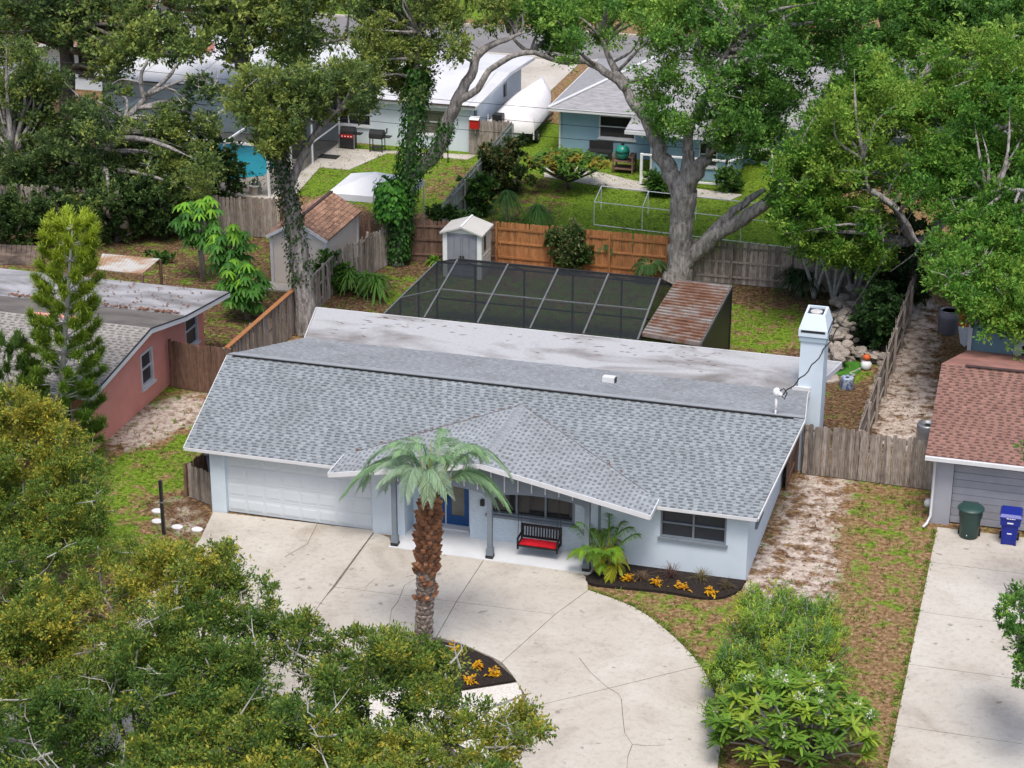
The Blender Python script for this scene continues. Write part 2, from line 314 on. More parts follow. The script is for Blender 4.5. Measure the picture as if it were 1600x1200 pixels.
# wall frames: u along the wall, z up, d outwards
class Frame:
    def __init__(s, o, ux, n): s.o = Vector(o); s.u = Vector(ux).normalized(); s.n = Vector(n).normalized()
    def p(s, u, z, d): return s.o + s.u*u + Vector((0, 0, z)) + s.n*d
    def box(s, mb, u0, u1, z0, z1, d0, d1):
        p = s.p; return mb.box8([p(u0, z0, d1), p(u1, z0, d1), p(u1, z0, d0), p(u0, z0, d0), p(u0, z1, d1), p(u1, z1, d1), p(u1, z1, d0), p(u0, z1, d0)])
def wall(F, u0, u1, z0, z1, t=0.2, holes=()):
    mb = MB(); us = sorted({u0, u1, *[h[0] for h in holes], *[h[1] for h in holes]}); zs = sorted({z0, z1, *[h[2] for h in holes], *[h[3] for h in holes]})
    for a, b in zip(us, us[1:]):
        run = None
        for c, d in zip(zs, zs[1:]):
            hole = any(h[0] <= a and b <= h[1] and h[2] <= c and d <= h[3] for h in holes)
            if hole:
                if run: F.box(mb, a, b, run[0], run[1], -t, 0); run = None
            else: run = (run[0], d) if run else (c, d)
        if run: F.box(mb, a, b, run[0], run[1], -t, 0)
    return mb
def window(parent, F, u0, u1, z0, z1, cols=2, rows=1, fm='trim_white', gm='glass_dark', fw=0.06, sill=True, sm=None, rec=-0.12, label=None):
    wd = part('window', F.box(MB(), u0, u1, z0, z0+fw, rec, 0.02), fm, parent)
    f = MB(); F.box(f, u0, u1, z1-fw, z1, rec, 0.02); F.box(f, u0, u0+fw, z0+fw, z1-fw, rec, 0.02); F.box(f, u1-fw, u1, z0+fw, z1-fw, rec, 0.02)
    for k in range(1, cols): x = u0+(u1-u0)*k/cols; F.box(f, x-0.03, x+0.03, z0+fw, z1-fw, rec, -0.01)
    for k in range(1, rows): z = z0+(z1-z0)*k/rows; F.box(f, u0+fw, u1-fw, z-0.022, z+0.022, rec+0.005, -0.015)
    part('frame', f, fm, wd)
    for i in range(cols):
        for j in range(rows):
            a = u0+(u1-u0)*i/cols+0.03; b = u0+(u1-u0)*(i+1)/cols-0.03; c = z0+(z1-z0)*j/rows+0.02; d = z0+(z1-z0)*(j+1)/rows-0.02
            part('pane', F.box(MB(), a, b, c, d, rec+0.02, rec+0.04), gm, wd)
    if sill: part('sill', F.box(MB(), u0-0.06, u1+0.06, z0-0.09, z0-0.003, -0.02, 0.08), sm or fm, wd)
    if label: wd['label'] = label
    return wd
# numpy meshes for foliage
def npmesh(name, v, f, col):
    me = bpy.data.meshes.new(name); nv = len(v); nf, k = f.shape
    me.vertices.add(nv); me.vertices.foreach_set('co', np.ascontiguousarray(v, 'f').ravel())
    me.loops.add(nf*k); me.loops.foreach_set('vertex_index', np.ascontiguousarray(f, 'i').ravel())
    me.polygons.add(nf); me.polygons.foreach_set('loop_start', np.arange(0, nf*k, k, dtype='i'))
    if col is not None:
        at = me.color_attributes.new('Col', 'FLOAT_COLOR', 'POINT'); c = np.ones((nv, 4), 'f'); c[:, :3] = col; at.data.foreach_set('color', c.ravel())
    me.update(); me.validate(); return me
def unit(a): return a/np.maximum(np.linalg.norm(a, axis=1, keepdims=True), 1e-6)
def leaf_arrays(C, D, N, L, Wd, col, fold=0.12):
    C = np.asarray(C, float); D = unit(np.asarray(D, float)); S = unit(np.cross(D, np.asarray(N, float))); U = np.cross(S, D)
    L = np.broadcast_to(np.asarray(L, float), (len(C),))[:, None]; Wd = np.broadcast_to(np.asarray(Wd, float), (len(C),))[:, None]
    m = C + D*L*0.45
    v = np.stack([C, m+S*Wd*0.5+U*Wd*fold, C+D*L, m-S*Wd*0.5+U*Wd*fold], 1).reshape(-1, 3)
    f = np.arange(len(C)*4).reshape(-1, 4); return v, f, np.repeat(np.clip(col, 0, 1), 4, axis=0)
def join_arrays(lst):
    vs, fs, cs, o = [], [], [], 0
    for v, f, c in lst: vs.append(v); fs.append(f+o); cs.append(c); o += len(v)
    return np.concatenate(vs), np.concatenate(fs), np.concatenate(cs)
def rvec(n): return unit(RNG.normal(size=(n, 3)))
def inpoly(pts, poly):
    x, y = pts[:, 0], pts[:, 1]; r = np.zeros(len(pts), bool); n = len(poly)
    for i in range(n):
        x0, y0 = poly[i]; x1, y1 = poly[(i+1) % n]
        c = ((y0 > y) != (y1 > y)); 
        with np.errstate(divide='ignore', invalid='ignore'): r ^= c & (x < (x1-x0)*(y-y0)/(y1-y0+1e-12)+x0)
    return r
def sample_poly(poly, n):
    p = np.array(poly, float); lo, hi = p.min(0), p.max(0); out = np.zeros((0, 2))
    while len(out) < n:
        q = RNG.uniform(lo, hi, (n*2, 2)); out = np.concatenate([out, q[inpoly(q, poly)]])
    return out[:n]
def clumps_to_leaves(C, R, per, L, Wd, pal, base_mix, flat=0.7, jit=0.2):
    # C clump centres, R radii; leafy sprays scattered round each centre
    n = len(C)*per; idx = np.repeat(np.arange(len(C)), per)
    sp = max(6, per//14); sd = rvec(len(C)*sp); sd[:, 2] = np.where(RNG.random(len(sd)) < 0.4, np.abs(sd[:, 2]), sd[:, 2]); srad = RNG.uniform(0.45, 1.15, len(sd))     # spray tips of every clump
    k = idx*sp + RNG.integers(0, sp, n); d = sd[k]; tt = RNG.random(n)**0.5
    P = C[idx] + d*(R[idx]*srad[k]*tt)[:, None]*np.array([1, 1, flat]) + RNG.normal(0, 0.11, (n, 3))*R[idx][:, None]
    ax = unit(d*0.9 + rvec(n)*0.7 + np.array([0, 0, 0.1])); nr = unit(np.array([0, 0, 1.2]) + rvec(n)*0.75)
    t = np.clip(base_mix[idx] + RNG.normal(0, 0.12, len(sd))[k] + RNG.normal(0, jit, n), 0, 1)[:, None]
    pal = [np.array(p) for p in pal]
    col = np.where(t < 0.5, pal[0]*(1-2*t)+pal[1]*2*t, pal[1]*(2-2*t)+pal[2]*(2*t-1))*RNG.uniform(0.65, 1.35, (n, 1))
    s = RNG.choice([0.6, 0.85, 1.1, 1.5], n)*RNG.uniform(0.85, 1.15, n)
    return leaf_arrays(P, ax, nr, L*s, Wd*s, col)
# ================================================================== SETTING
def build_ground():
    xs = np.concatenate([[-1500, -500, -180, -90], np.arange(-50, 48, 0.4), [90, 180, 500, 1500]])
    ys = np.concatenate([[-600, -200, -80], np.arange(-32, 84, 0.4), [110, 180, 500, 1800]])
    X, Y = np.meshgrid(xs, ys, indexing='ij'); v = np.stack([X.ravel(), Y.ravel(), np.zeros(X.size)], 1)
    d = v-CAM; z = d@FW; px = np.stack([800+FPX*(d@RT)/np.maximum(z, 1), 600-FPX*(d@UP)/np.maximum(z, 1)], 1)
    wt = np.zeros((len(v), 3)); wt[:] = (0.25, 0.15, 0.3)
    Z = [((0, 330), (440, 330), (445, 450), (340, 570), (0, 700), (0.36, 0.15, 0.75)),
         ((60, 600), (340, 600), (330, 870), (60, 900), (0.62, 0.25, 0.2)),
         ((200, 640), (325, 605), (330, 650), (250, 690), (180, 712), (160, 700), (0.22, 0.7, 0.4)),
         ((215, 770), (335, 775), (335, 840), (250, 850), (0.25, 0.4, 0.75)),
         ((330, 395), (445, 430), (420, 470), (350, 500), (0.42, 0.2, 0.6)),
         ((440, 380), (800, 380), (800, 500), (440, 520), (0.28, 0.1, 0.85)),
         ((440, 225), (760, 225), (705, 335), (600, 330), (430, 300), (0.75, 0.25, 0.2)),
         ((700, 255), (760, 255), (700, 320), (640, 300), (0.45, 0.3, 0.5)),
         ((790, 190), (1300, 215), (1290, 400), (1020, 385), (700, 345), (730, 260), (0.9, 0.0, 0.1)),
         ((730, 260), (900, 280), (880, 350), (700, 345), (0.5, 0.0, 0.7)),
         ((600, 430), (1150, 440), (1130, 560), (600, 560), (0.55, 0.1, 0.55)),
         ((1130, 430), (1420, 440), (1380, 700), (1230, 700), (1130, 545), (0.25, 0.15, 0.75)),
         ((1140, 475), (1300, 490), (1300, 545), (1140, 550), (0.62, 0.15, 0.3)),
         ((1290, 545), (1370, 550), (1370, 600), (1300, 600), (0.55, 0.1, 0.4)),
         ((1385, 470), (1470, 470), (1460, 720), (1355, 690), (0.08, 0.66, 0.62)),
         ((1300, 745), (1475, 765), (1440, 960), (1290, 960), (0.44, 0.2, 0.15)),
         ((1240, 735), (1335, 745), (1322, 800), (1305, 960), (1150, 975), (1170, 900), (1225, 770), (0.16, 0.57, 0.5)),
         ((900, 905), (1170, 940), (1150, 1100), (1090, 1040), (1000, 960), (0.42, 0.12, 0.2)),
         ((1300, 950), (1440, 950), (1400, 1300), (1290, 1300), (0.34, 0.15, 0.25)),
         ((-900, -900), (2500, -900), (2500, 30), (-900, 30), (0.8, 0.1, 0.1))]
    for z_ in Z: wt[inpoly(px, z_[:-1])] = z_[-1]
    w3 = wt.reshape(len(xs), len(ys), 3)
    for _ in range(2):
        w3 = (w3 + np.roll(w3, 1, 0) + np.roll(w3, -1, 0) + np.roll(w3, 1, 1) + np.roll(w3, -1, 1))/5
    i = np.arange(X.size).reshape(X.shape)
    f = np.stack([i[:-1, :-1], i[1:, :-1], i[1:, 1:], i[:-1, 1:]], -1).reshape(-1, 4)
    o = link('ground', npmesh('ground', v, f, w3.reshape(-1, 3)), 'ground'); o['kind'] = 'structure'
    return xs, ys, w3
GXS, GYS, GW = build_ground()
def zone(x, y):
    i = np.clip(np.searchsorted(GXS, x), 0, len(GXS)-1); j = np.clip(np.searchsorted(GYS, y), 0, len(GYS)-1); return GW[i, j]
def pxpoly(lst, z=0.0): return [G(u, v, z)[:2] for u, v in lst]
def ccw(p):
    a = sum(p[i][0]*p[(i+1) % len(p)][1]-p[(i+1) % len(p)][0]*p[i][1] for i in range(len(p))); return p if a > 0 else p[::-1]
def inset(p, d):
    p = ccw(p); n = len(p); out = []
    for i in range(n):
        a, b, c = np.array(p[i-1]), np.array(p[i]), np.array(p[(i+1) % n]); e1 = (b-a)/max(np.linalg.norm(b-a), 1e-6); e2 = (c-b)/max(np.linalg.norm(c-b), 1e-6)
        n1 = np.array([-e1[1], e1[0]]); n2 = np.array([-e2[1], e2[0]]); h = n1+n2; h = h/max(np.linalg.norm(h), 1e-6); k = d/max(h@n1, 0.4); out.append(tuple(b+h*k))
    return out
def smooth_curve(p, k=4):
    out = []; n = len(p)
    for i in range(n-1):
        p0, p1, p2, p3 = [np.array(p[min(max(j, 0), n-1)], float) for j in (i-1, i, i+1, i+2)]
        for t in np.arange(k)/k: out.append(tuple(0.5*((2*p1)+(-p0+p2)*t+(2*p0-5*p1+4*p2-p3)*t*t+(-p0+3*p1-3*p2+p3)*t**3)))
    out.append(tuple(p[-1])); return out
# front driveway: base of dirty joints and one slab for each field of concrete
edge = smooth_curve([(919, 923), (990, 950), (1040, 985), (1075, 1018), (1095, 1041)], 4)
edge2 = smooth_curve([(1097, 1044), (1113, 1075), (1123, 1110), (1127, 1150), (1122, 1200), (1105, 1290)], 3)
isl = smooth_curve([(560, 1040), (600, 1012), (660, 1000), (720, 1008), (770, 1030), (800, 1056), (818, 1085), (822, 1110), (812, 1150), (780, 1200)], 3)
drv = struct('driveway', MB().poly(ccw(pxpoly([(334, 808), (584, 834), (612, 840), (614, 858), (908, 896), (919, 923)]+edge+edge2+[(880, 1420), (-400, 1560), (-260, 1250), (60, 1060), (200, 965), (312, 845)])), -0.05, 0.012), 'joint_dirt')
SL = [[(333, 801), (586, 830), (508, 935), (441, 1025), (330, 1011), (118, 1043), (245, 920), (312, 845)],
      [(586, 832), (609, 842), (613, 854), (759, 872), (713, 942), (523, 919)],
      [(759, 872), (908, 893), (918, 908), (919, 924), (867, 962), (713, 942)],
      [(523, 919), (713, 942), (682, 997), (663, 999), (600, 1011), (560, 1040), (441, 1025), (508, 935)],
      [(713, 942), (867, 962), (784, 1037), (770, 1029), (720, 1007), (682, 997)],
      [(919, 924), (867, 962), (784, 1037), (800, 1056), (818, 1084), (822, 1109), (1095, 1042)]+edge[::-1],
      [(1096, 1042), (822, 1109), (812, 1150), (780, 1201), (739, 1293), (1100, 1302)]+edge2[::-1],
      [(441, 1025), (560, 1040), (545, 1100), (560, 1162), (330, 1171), (119, 1182), (118, 1043), (330, 1011)],
      [(560, 1162), (780, 1201), (739, 1293), (330, 1310), (119, 1302), (119, 1182), (330, 1171)],
      [(118, 1043), (119, 1302), (-250, 1302), (-150, 1160)],
      [(739, 1293), (1100, 1302), (880, 1420), (-300, 1500), (-250, 1302), (119, 1302)]]
for s in SL: part('slab', MB().poly(inset(pxpoly(s), 0.011), -0.04, 0.04), 'concrete', drv)
cr = MB()
for path in ([(905, 1028), (922, 1050), (948, 1073), (966, 1084), (971, 1092), (973, 1118), (976, 1145), (988, 1163), (981, 1182), (979, 1210)], [(988, 1163), (1010, 1165), (1040, 1164)], [(655, 900), (632, 915), (622, 940), (612, 952), (608, 978)], [(585, 905), (570, 918)], [(505, 800), (480, 850), (445, 870)]):
    q = [G(u, v, 0.0445) for u, v in path]
    for a, b in zip(q, q[1:]):
        d = (Vector(b)-Vector(a)).normalized(); n = Vector((-d.y, d.x, 0))*random.uniform(0.006, 0.013); a = Vector(a); b = Vector(b)
        cr.quad(a-n, b-n, b+n, a+n)
part('crack', cr, 'joint_dirt', drv)
# the island bed in the circle and the bed under the bedroom window
bed_is = pxpoly([(575, 1030), (600, 1014), (660, 1002), (720, 1010), (768, 1032), (797, 1057), (806, 1066), (770, 1072), (700, 1083), (600, 1070)])
solo('mulch_bed', MB().poly(ccw(bed_is), -0.03, 0.075), 'mulch', 'dark mulch island bed round the foot of the tall palm', 'flower bed', (*bed_is[2], 0))
gr_is = pxpoly([(808, 1069), (771, 1075), (700, 1086), (600, 1073), (562, 1050), (550, 1100), (565, 1150), (775, 1190), (806, 1150), (817, 1110), (815, 1085)])
o = struct('gravel', MB().poly(ccw(gr_is), -0.03, 0.055), 'gravel_white')
bed_w = pxpoly(smooth_curve([(915, 905), (945, 890), (990, 880), (1060, 893), (1100, 902), (1160, 910), (1163, 912), (1155, 925), (1130, 936), (1095, 937), (1040, 928), (960, 920), (925, 916), (915, 908)], 3))
solo('mulch_bed', MB().poly(ccw(bed_w), -0.03, 0.09), 'mulch', 'curved dark mulch bed below the bedroom window', 'flower bed', (*bed_w[3], 0))
# right neighbour's driveway
x0, x1, x2 = 22.28, 26.35, 30.2
rows = [5.25] + [G(u, v)[1] for u, v in ((1462, 881), (1448, 959), (1431, 1041), (1412, 1137))]
while rows[-1] > -22: rows.append(rows[-1]-3.3)
drv2 = struct('driveway', MB().box(x0+0.02, x2, rows[-1], 5.25, -0.05, 0.012), 'joint_dirt')
for a, b in zip(rows, rows[1:]):
    for c, d in ((x0, x1), (x1, x2)): part('slab', MB().box(c+0.012, d-0.012, b+0.012, a-0.012, -0.04, 0.04), 'concrete', drv2)
# street behind, its kerbs, side drives and patios
st = struct('road', MB().box(-70, 60, 61.6, 68.4, -0.05, 0.012), 'asphalt')
for y in (61.45, 68.55): struct('kerb', MB().box(-70, 60, y-0.15, y+0.15, -0.05, 0.12), 'concrete')
struct('side_drive', MB().box(-8.2, -3.2, 52.0, 61.2, -0.05, 0.03), 'concrete')
struct('patio', MB().poly(ccw(pxpoly([(440, 305), (520, 232), (745, 243), (730, 250), (560, 236), (605, 240), (545, 266), (500, 262), (462, 305)])), -0.04, 0.035), 'concrete')
struct('path', MB().poly(ccw(pxpoly([(850, 262), (905, 262), (990, 283), (1160, 305), (1140, 314), (960, 295), (850, 277)])), -0.04, 0.035), 'concrete')
# ================================================================== SHINGLES
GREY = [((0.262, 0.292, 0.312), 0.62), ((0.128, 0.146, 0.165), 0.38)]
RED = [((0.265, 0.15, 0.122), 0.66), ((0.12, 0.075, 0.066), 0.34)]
TAN = [((0.30, 0.285, 0.27), 0.64), ((0.17, 0.155, 0.145), 0.36)]
def shingle(roof, o, ux, vx, poly, pal, m, nsingle=0, exp_=0.135, tabw=(0.09, 0.2), darkw=(0.10, 0.2), thick=0.014, lift=0.0):
    """tile a roof plane: o origin, ux along the course, vx up the slope, poly outline in (u,v)"""
    o = Vector(o); ux = Vector(ux).normalized(); vx = Vector(vx).normalized(); n = ux.cross(vx).normalized()
    if n.z < 0: n = -n
    vs = [p[1] for p in poly]; v0, v1 = min(vs), max(vs); N = int(round((v1-v0)/exp_)); e = (v1-v0)/N
    mb = MB(); mb.c = []; singles = 0; cache = {}
    M3 = Matrix((ux, vx, n)).transposed().to_4x4()
    for k in range(N):
        va = v0+k*e; vb = va+e
        def span(v):
            xs = []
            for i in range(len(poly)):
                (a, c), (b, d) = poly[i], poly[(i+1) % len(poly)]
                if (c-v)*(d-v) <= 0 and c != d: xs.append(a+(b-a)*(v-c)/(d-c))
            return (min(xs), max(xs)) if len(xs) > 1 else None
        s = span(va+e*0.5)
        if not s: continue
        u = s[0]; dark = random.random() < 0.5
        while u < s[1]-0.02:
            q = random.random()
            wd = random.uniform(*(darkw if dark else tabw)); ub = min(u+wd, s[1])
            if s[1]-ub < 0.06: ub = s[1]
            wd = ub-u; base = pal[1][0] if dark else pal[0][0]; g = random.uniform(0.88, 1.1); h_ = thick*(0.55 if dark else 1.0)
            if singles < nsingle and wd > 0.1:
                wq = round(wd/0.04)*0.04; gi = random.randrange(3); key = (dark, wq, gi)
                if key not in cache:
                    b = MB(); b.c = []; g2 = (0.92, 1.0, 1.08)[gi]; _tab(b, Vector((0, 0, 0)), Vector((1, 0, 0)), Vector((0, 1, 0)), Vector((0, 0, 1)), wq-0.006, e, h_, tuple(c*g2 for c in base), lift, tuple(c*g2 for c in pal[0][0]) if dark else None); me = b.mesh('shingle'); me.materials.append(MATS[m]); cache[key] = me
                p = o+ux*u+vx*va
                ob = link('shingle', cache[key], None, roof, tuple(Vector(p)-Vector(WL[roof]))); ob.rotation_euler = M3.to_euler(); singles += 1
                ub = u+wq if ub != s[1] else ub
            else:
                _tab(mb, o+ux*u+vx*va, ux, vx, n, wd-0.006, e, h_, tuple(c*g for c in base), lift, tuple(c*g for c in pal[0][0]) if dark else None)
            u = ub; dark = not dark
    if mb.v: part('shingles', mb, m, roof, kind='stuff')
def _tab(mb, p, ux, vx, n, w_, e, h, col, lift, col2=None):
    a = p+n*lift; i = len(mb.v); lo = n*0.001; E_ = e*1.03
    if col2 is None:
        q = [a+lo, a+ux*w_+lo, a+ux*w_+vx*E_+lo, a+vx*E_+lo, a+n*h, a+ux*w_+n*h, a+ux*w_+vx*E_+n*h*0.3, a+vx*E_+n*h*0.3]
        mb.v += [tuple(x) for x in q]; mb.c += [col]*8
        for f in ((4, 5, 6, 7), (0, 1, 5, 4), (1, 2, 6, 5), (3, 0, 4, 7)): mb.f.append(tuple(i+k for k in f))
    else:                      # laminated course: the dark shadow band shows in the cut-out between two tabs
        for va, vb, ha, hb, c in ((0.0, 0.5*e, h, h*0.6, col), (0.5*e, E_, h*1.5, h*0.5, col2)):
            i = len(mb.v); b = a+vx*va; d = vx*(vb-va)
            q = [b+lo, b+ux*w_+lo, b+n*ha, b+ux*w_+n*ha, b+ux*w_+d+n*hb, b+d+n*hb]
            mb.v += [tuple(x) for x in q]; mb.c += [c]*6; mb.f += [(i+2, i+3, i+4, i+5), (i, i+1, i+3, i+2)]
# ================================================================== MAIN HOUSE
H = thing('ranch_house', 'long pale blue ranch house with grey shingle roof, white chimney and circular concrete drive', 'house', (8.5, 4, 0))
S = Frame((0, 0, 0), (1, 0, 0), (0, -1, 0))          # street face, u = x, d = -y
EV, EZ, RY, RZ = -0.35, 2.32, 4.30, 3.606; SLP = (RZ-EZ)/(RY-EV)
# walls
part('wall', wall(S, 0, 0.5, 0, 2.36, 0.25), 'wall_blue', H); part('wall', wall(S, 5.40, 6.45, 0, 2.36, 0.25), 'wall_blue', H)
part('wall', S.box(MB(), 0.5, 5.40, 2.16, 2.36, -0.25, 0), 'wall_blue', H)
part('wall', wall(S, 12.55, 17.12, 0, 2.36, 0.2, [(14.50, 16.48, 1.16, 2.12)]), 'wall_blue', H)
part('wall', MB().box(6.25, 6.45, 0.25, 0.9, 0, 2.55), 'wall_brick_blue', H)
Fd = Frame((0, 0.9, 0), (1, 0, 0), (0, -1, 0))
part('wall', wall(Fd, 6.45, 8.42, 0, 2.7, 0.2, [(6.66, 8.26, 0.12, 2.2)]), 'wall_blue', H)
Fb = Frame((0, 0.45, 0), (1, 0, 0), (0, -1, 0))
part('wall', wall(Fb, 8.42, 12.55, 0, 2.6, 0.2, [(9.0, 11.75, 0.97, 2.15)]), 'wall_brick_blue', H)
part('wall', MB().box(8.42, 8.6, 0.65, 0.9, 0, 2.6), 'wall_brick_blue', H)
part('wall', MB().box(12.37, 12.55, 0.0, 0.45, 0, 2.5).box(12.55, 12.75, 0.2, 0.5, 0, 2.5), 'wall_blue', H)
Rw = Frame((17.12, 0, 0), (0, 1, 0), (1, 0, 0))
part('wall', wall(Rw, 0.2, 11.0, 0, 2.36, 0.2, [(1.4, 2.5, 1.2, 2.1), (4.6, 5.7, 1.2, 2.1)]), 'wall_blue', H)
window(H, Rw, 1.4, 2.5, 1.2, 2.1, 1, 2, 'trim_greyblue'); window(H, Rw, 4.6, 5.7, 1.2, 2.1, 1, 2, 'trim_greyblue')
g = MB(); g.quad((17.0, 0.0, 2.361), (17.0, 8.2, 2.361), (17.0, 8.2, 2.78), (17.0, 4.3, 3.42), (17.0, 0.0, 2.362)); g2 = MB()
prof = [(0.2, 2.362), (8.2, 2.362), (8.2, 2.80), (4.3, 3.44)]
def gable(x, t, pr, m, parent):
    b = MB(); n = len(pr); b.v = [(x, y, z) for y, z in pr]+[(x-t, y, z) for y, z in pr]; b.f = [tuple(range(n)), tuple(range(2*n-1, n-1, -1))]+[(k, n+k, n+(k+1) % n, (k+1) % n) for k in range(n)]
    return part('gable', b, m, parent)
gable(17.12, 0.2, prof, 'wall_blue', H); gable(0.2, 0.2, prof, 'wall_blue', H)
Lw = Frame((0, 11, 0), (0, -1, 0), (-1, 0, 0)); part('wall', wall(Lw, 0, 10.75, 0, 2.36, 0.2), 'wall_blue', H)
part('wall', MB().box(0.2, 16.92, 10.8, 11.0, 0, 2.36), 'wall_blue', H)
# roof decks
rf = part('roof', MB().slab([(-0.68, EV, EZ), (17.42, EV, EZ), (18.05, RY, RZ), (-1.12, RY, RZ)], 0.05), 'roof_under', H)
part('rear_deck', MB().slab([(-1.12, RY+0.004, RZ), (18.05, RY+0.004, RZ), (17.62, 8.12, 2.91), (0.12, 8.12, 2.91)], 0.05), 'roof_under', rf)
for a, b in (((-0.68, EV-0.012, EZ-0.055), (17.42, EV-0.012, EZ-0.055)),): part('fascia', MB().bar(a, b, 0.03, 0.10), 'trim_white', rf)
part('soffit', MB().box(-0.6, 17.36, EV+0.02, -0.002, EZ-0.10, EZ-0.08), 'soffit', rf)
for a, b, c in (((-0.70, EV, EZ-0.06), (-1.14, RY, RZ-0.06), (0.10, 8.12, 2.85)), ((17.44, EV, EZ-0.06), (18.07, RY, RZ-0.06), (17.64, 8.12, 2.85))):
    part('rake_board', MB().bar(a, b, 0.03, 0.09), 'trim_white', rf); part('rake_board', MB().bar(b, c, 0.03, 0.09), 'trim_white', rf)
flat = part('flat_roof', MB().slab([(0.12, 8.13, 2.905), (17.62, 8.13, 2.905), (18.32, 11.2, 2.86), (-0.6, 11.2, 2.86)], 0.16), 'roof_flat', H)
part('fascia', MB().bar((-0.62, 11.215, 2.78), (18.34, 11.215, 2.78), 0.03, 0.18), 'trim_white', flat)
part('fascia', MB().bar((17.65, 8.13, 2.80), (18.345, 11.2, 2.77), 0.03, 0.2), 'trim_white', flat); part('fascia', MB().bar((0.09, 8.13, 2.80), (-0.63, 11.2, 2.77), 0.03, 0.2), 'trim_white', flat)
# shingles: street slope, rear slope
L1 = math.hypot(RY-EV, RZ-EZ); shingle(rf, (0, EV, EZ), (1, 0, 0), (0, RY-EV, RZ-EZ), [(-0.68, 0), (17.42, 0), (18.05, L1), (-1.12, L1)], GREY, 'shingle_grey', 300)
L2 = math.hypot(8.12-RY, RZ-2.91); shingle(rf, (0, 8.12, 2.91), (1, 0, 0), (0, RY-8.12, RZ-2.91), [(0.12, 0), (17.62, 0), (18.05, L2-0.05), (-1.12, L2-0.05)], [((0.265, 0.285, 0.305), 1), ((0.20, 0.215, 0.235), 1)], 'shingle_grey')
rv = MB()
rv.bar((-0.9, RY-0.06, RZ+0.012), (17.72, RY-0.06, RZ+0.012), 0.05, 0.045); part('ridge_vent', rv, 'ridge_vent', rf)
cap = MB(); cap.c = None
cap.slab([(-1.1, RY-0.02, RZ+0.05), (18.03, RY-0.02, RZ+0.05), (18.0, RY+0.28, RZ+0.005), (-1.0, RY+0.28, RZ+0.005)], 0.02); o = part('ridge_cap', cap, None, rf); o.data.materials.append(mat('cap_grey', (0.29, 0.31, 0.33), (0.24, 0.26, 0.28), scale=3, rough=0.95))
# roof vent, service mast and its cable
v = thing('roof_vent', 'small white box vent on the rear roof slope', 'vent', (11.3, 6.55, 3.19)); vx_ = MB().box8([(11.16, 6.3, 3.19), (11.56, 6.3, 3.19), (11.56, 6.62, 3.14), (11.16, 6.62, 3.14), (11.16, 6.32, 3.42), (11.56, 6.32, 3.42), (11.56, 6.60, 3.40), (11.16, 6.60, 3.40)])
part('hood', vx_, 'trim_white', v); part('opening', MB().box(11.562, 11.60, 6.34, 6.56, 3.19, 3.38), 'black_metal', v)
ms = thing('service_mast', 'white service mast pipe by the right end of the ridge', 'mast', (17.12, 4.45, RZ-0.05))
part('pipe', MB().lathe((17.12, 4.45, RZ-0.05), [(0.045, 0), (0.045, 0.75)], 10), 'pvc', ms, True); part('flashing', MB().lathe((17.12, 4.45, RZ-0.05), [(0.15, 0.0), (0.13, 0.06), (0.06, 0.10), (0.058, 0.2)], 12), 'grey_metal', ms, True)
part('weatherhead', MB().lathe((17.12, 4.45, RZ+0.60), [(0.06, 0), (0.11, 0.04), (0.12, 0.16), (0.07, 0.26), (0.02, 0.28)], 12).box(17.16, 17.30, 4.38, 4.52, RZ+0.62, RZ+0.74), 'pvc', ms, True)
cb = MB(); pa = Vector((17.3, 4.5, RZ+0.66)); pb = Vector((18.35, 9.6, 4.75)); pc = Vector((21.2, 27.0, 8.6)); path = []
for i in range(22):
    t = i/21; p = pa.lerp(pb, t); p.z -= 0.25*math.sin(math.pi*t); th = i*1.4; path.append(p+Vector((0.03*math.cos(th), 0, 0.03*math.sin(th))))
cb.tube(path, 0.022, 5); path = [pb.lerp(pc, i/12)-Vector((0, 0, 0.5*math.sin(math.pi*i/12))) for i in range(13)]; cb.tube(path, 0.014, 5)
cb.tube([(17.2, 4.45, RZ+0.78), (17.34, 4.4, RZ+0.9), (17.44, 4.5, RZ+0.72), (17.36, 4.5, RZ+0.5), (17.30, 4.45, RZ+0.62)], 0.02, 5)
solo('service_cable', cb, 'wire', 'twisted black service cable running from the roof mast past the chimney', 'cable', tuple(pa))
# chimney
ch = part('chimney', MB().box(17.28, 18.06, 8.3, 9.35, 0, 4.62), 'wall_blue', H)
part('band', MB().box(17.23, 18.11, 8.25, 9.40, 4.62, 4.80), 'trim_greyblue', ch).data.materials[0] = mat('chimney_band', (0.36, 0.45, 0.52), (0.33, 0.42, 0.49))
c0, c1 = [(17.20, 8.22), (18.14, 8.22), (18.14, 9.43), (17.20, 9.43)], [(17.34, 8.40), (18.0, 8.40), (18.0, 9.28), (17.34, 9.28)]
cc = MB(); cc.v = [(x, y, 4.80) for x, y in c0]+[(x, y, 5.04) for x, y in c0]+[(x, y, 5.52) for x, y in c1]+[(x+(0.07 if x < 17.6 else -0.07), y+(0.07 if y < 8.8 else -0.07), 5.52) for x, y in c1]+[(x+(0.07 if x < 17.6 else -0.07), y+(0.07 if y < 8.8 else -0.07), 5.12) for x, y in c1]
for a in range(4):
    for k in range(4): cc.f.append((a*4+k, a*4+(k+1) % 4, (a+1)*4+(k+1) % 4, (a+1)*4+k))
part('cowl', cc, 'wall_blue', ch); part('dark_opening', MB().box(17.412, 17.928, 8.472, 9.208, 5.06, 5.44), 'black_metal', ch)  # black block fills the cowl opening, its inner shade put in as colour
part('flue_pot', MB().lathe((17.67, 8.84, 5.44), [(0.20, 0), (0.20, 0.05), (0.14, 0.06)], 16), 'plastic_light', ch, True)
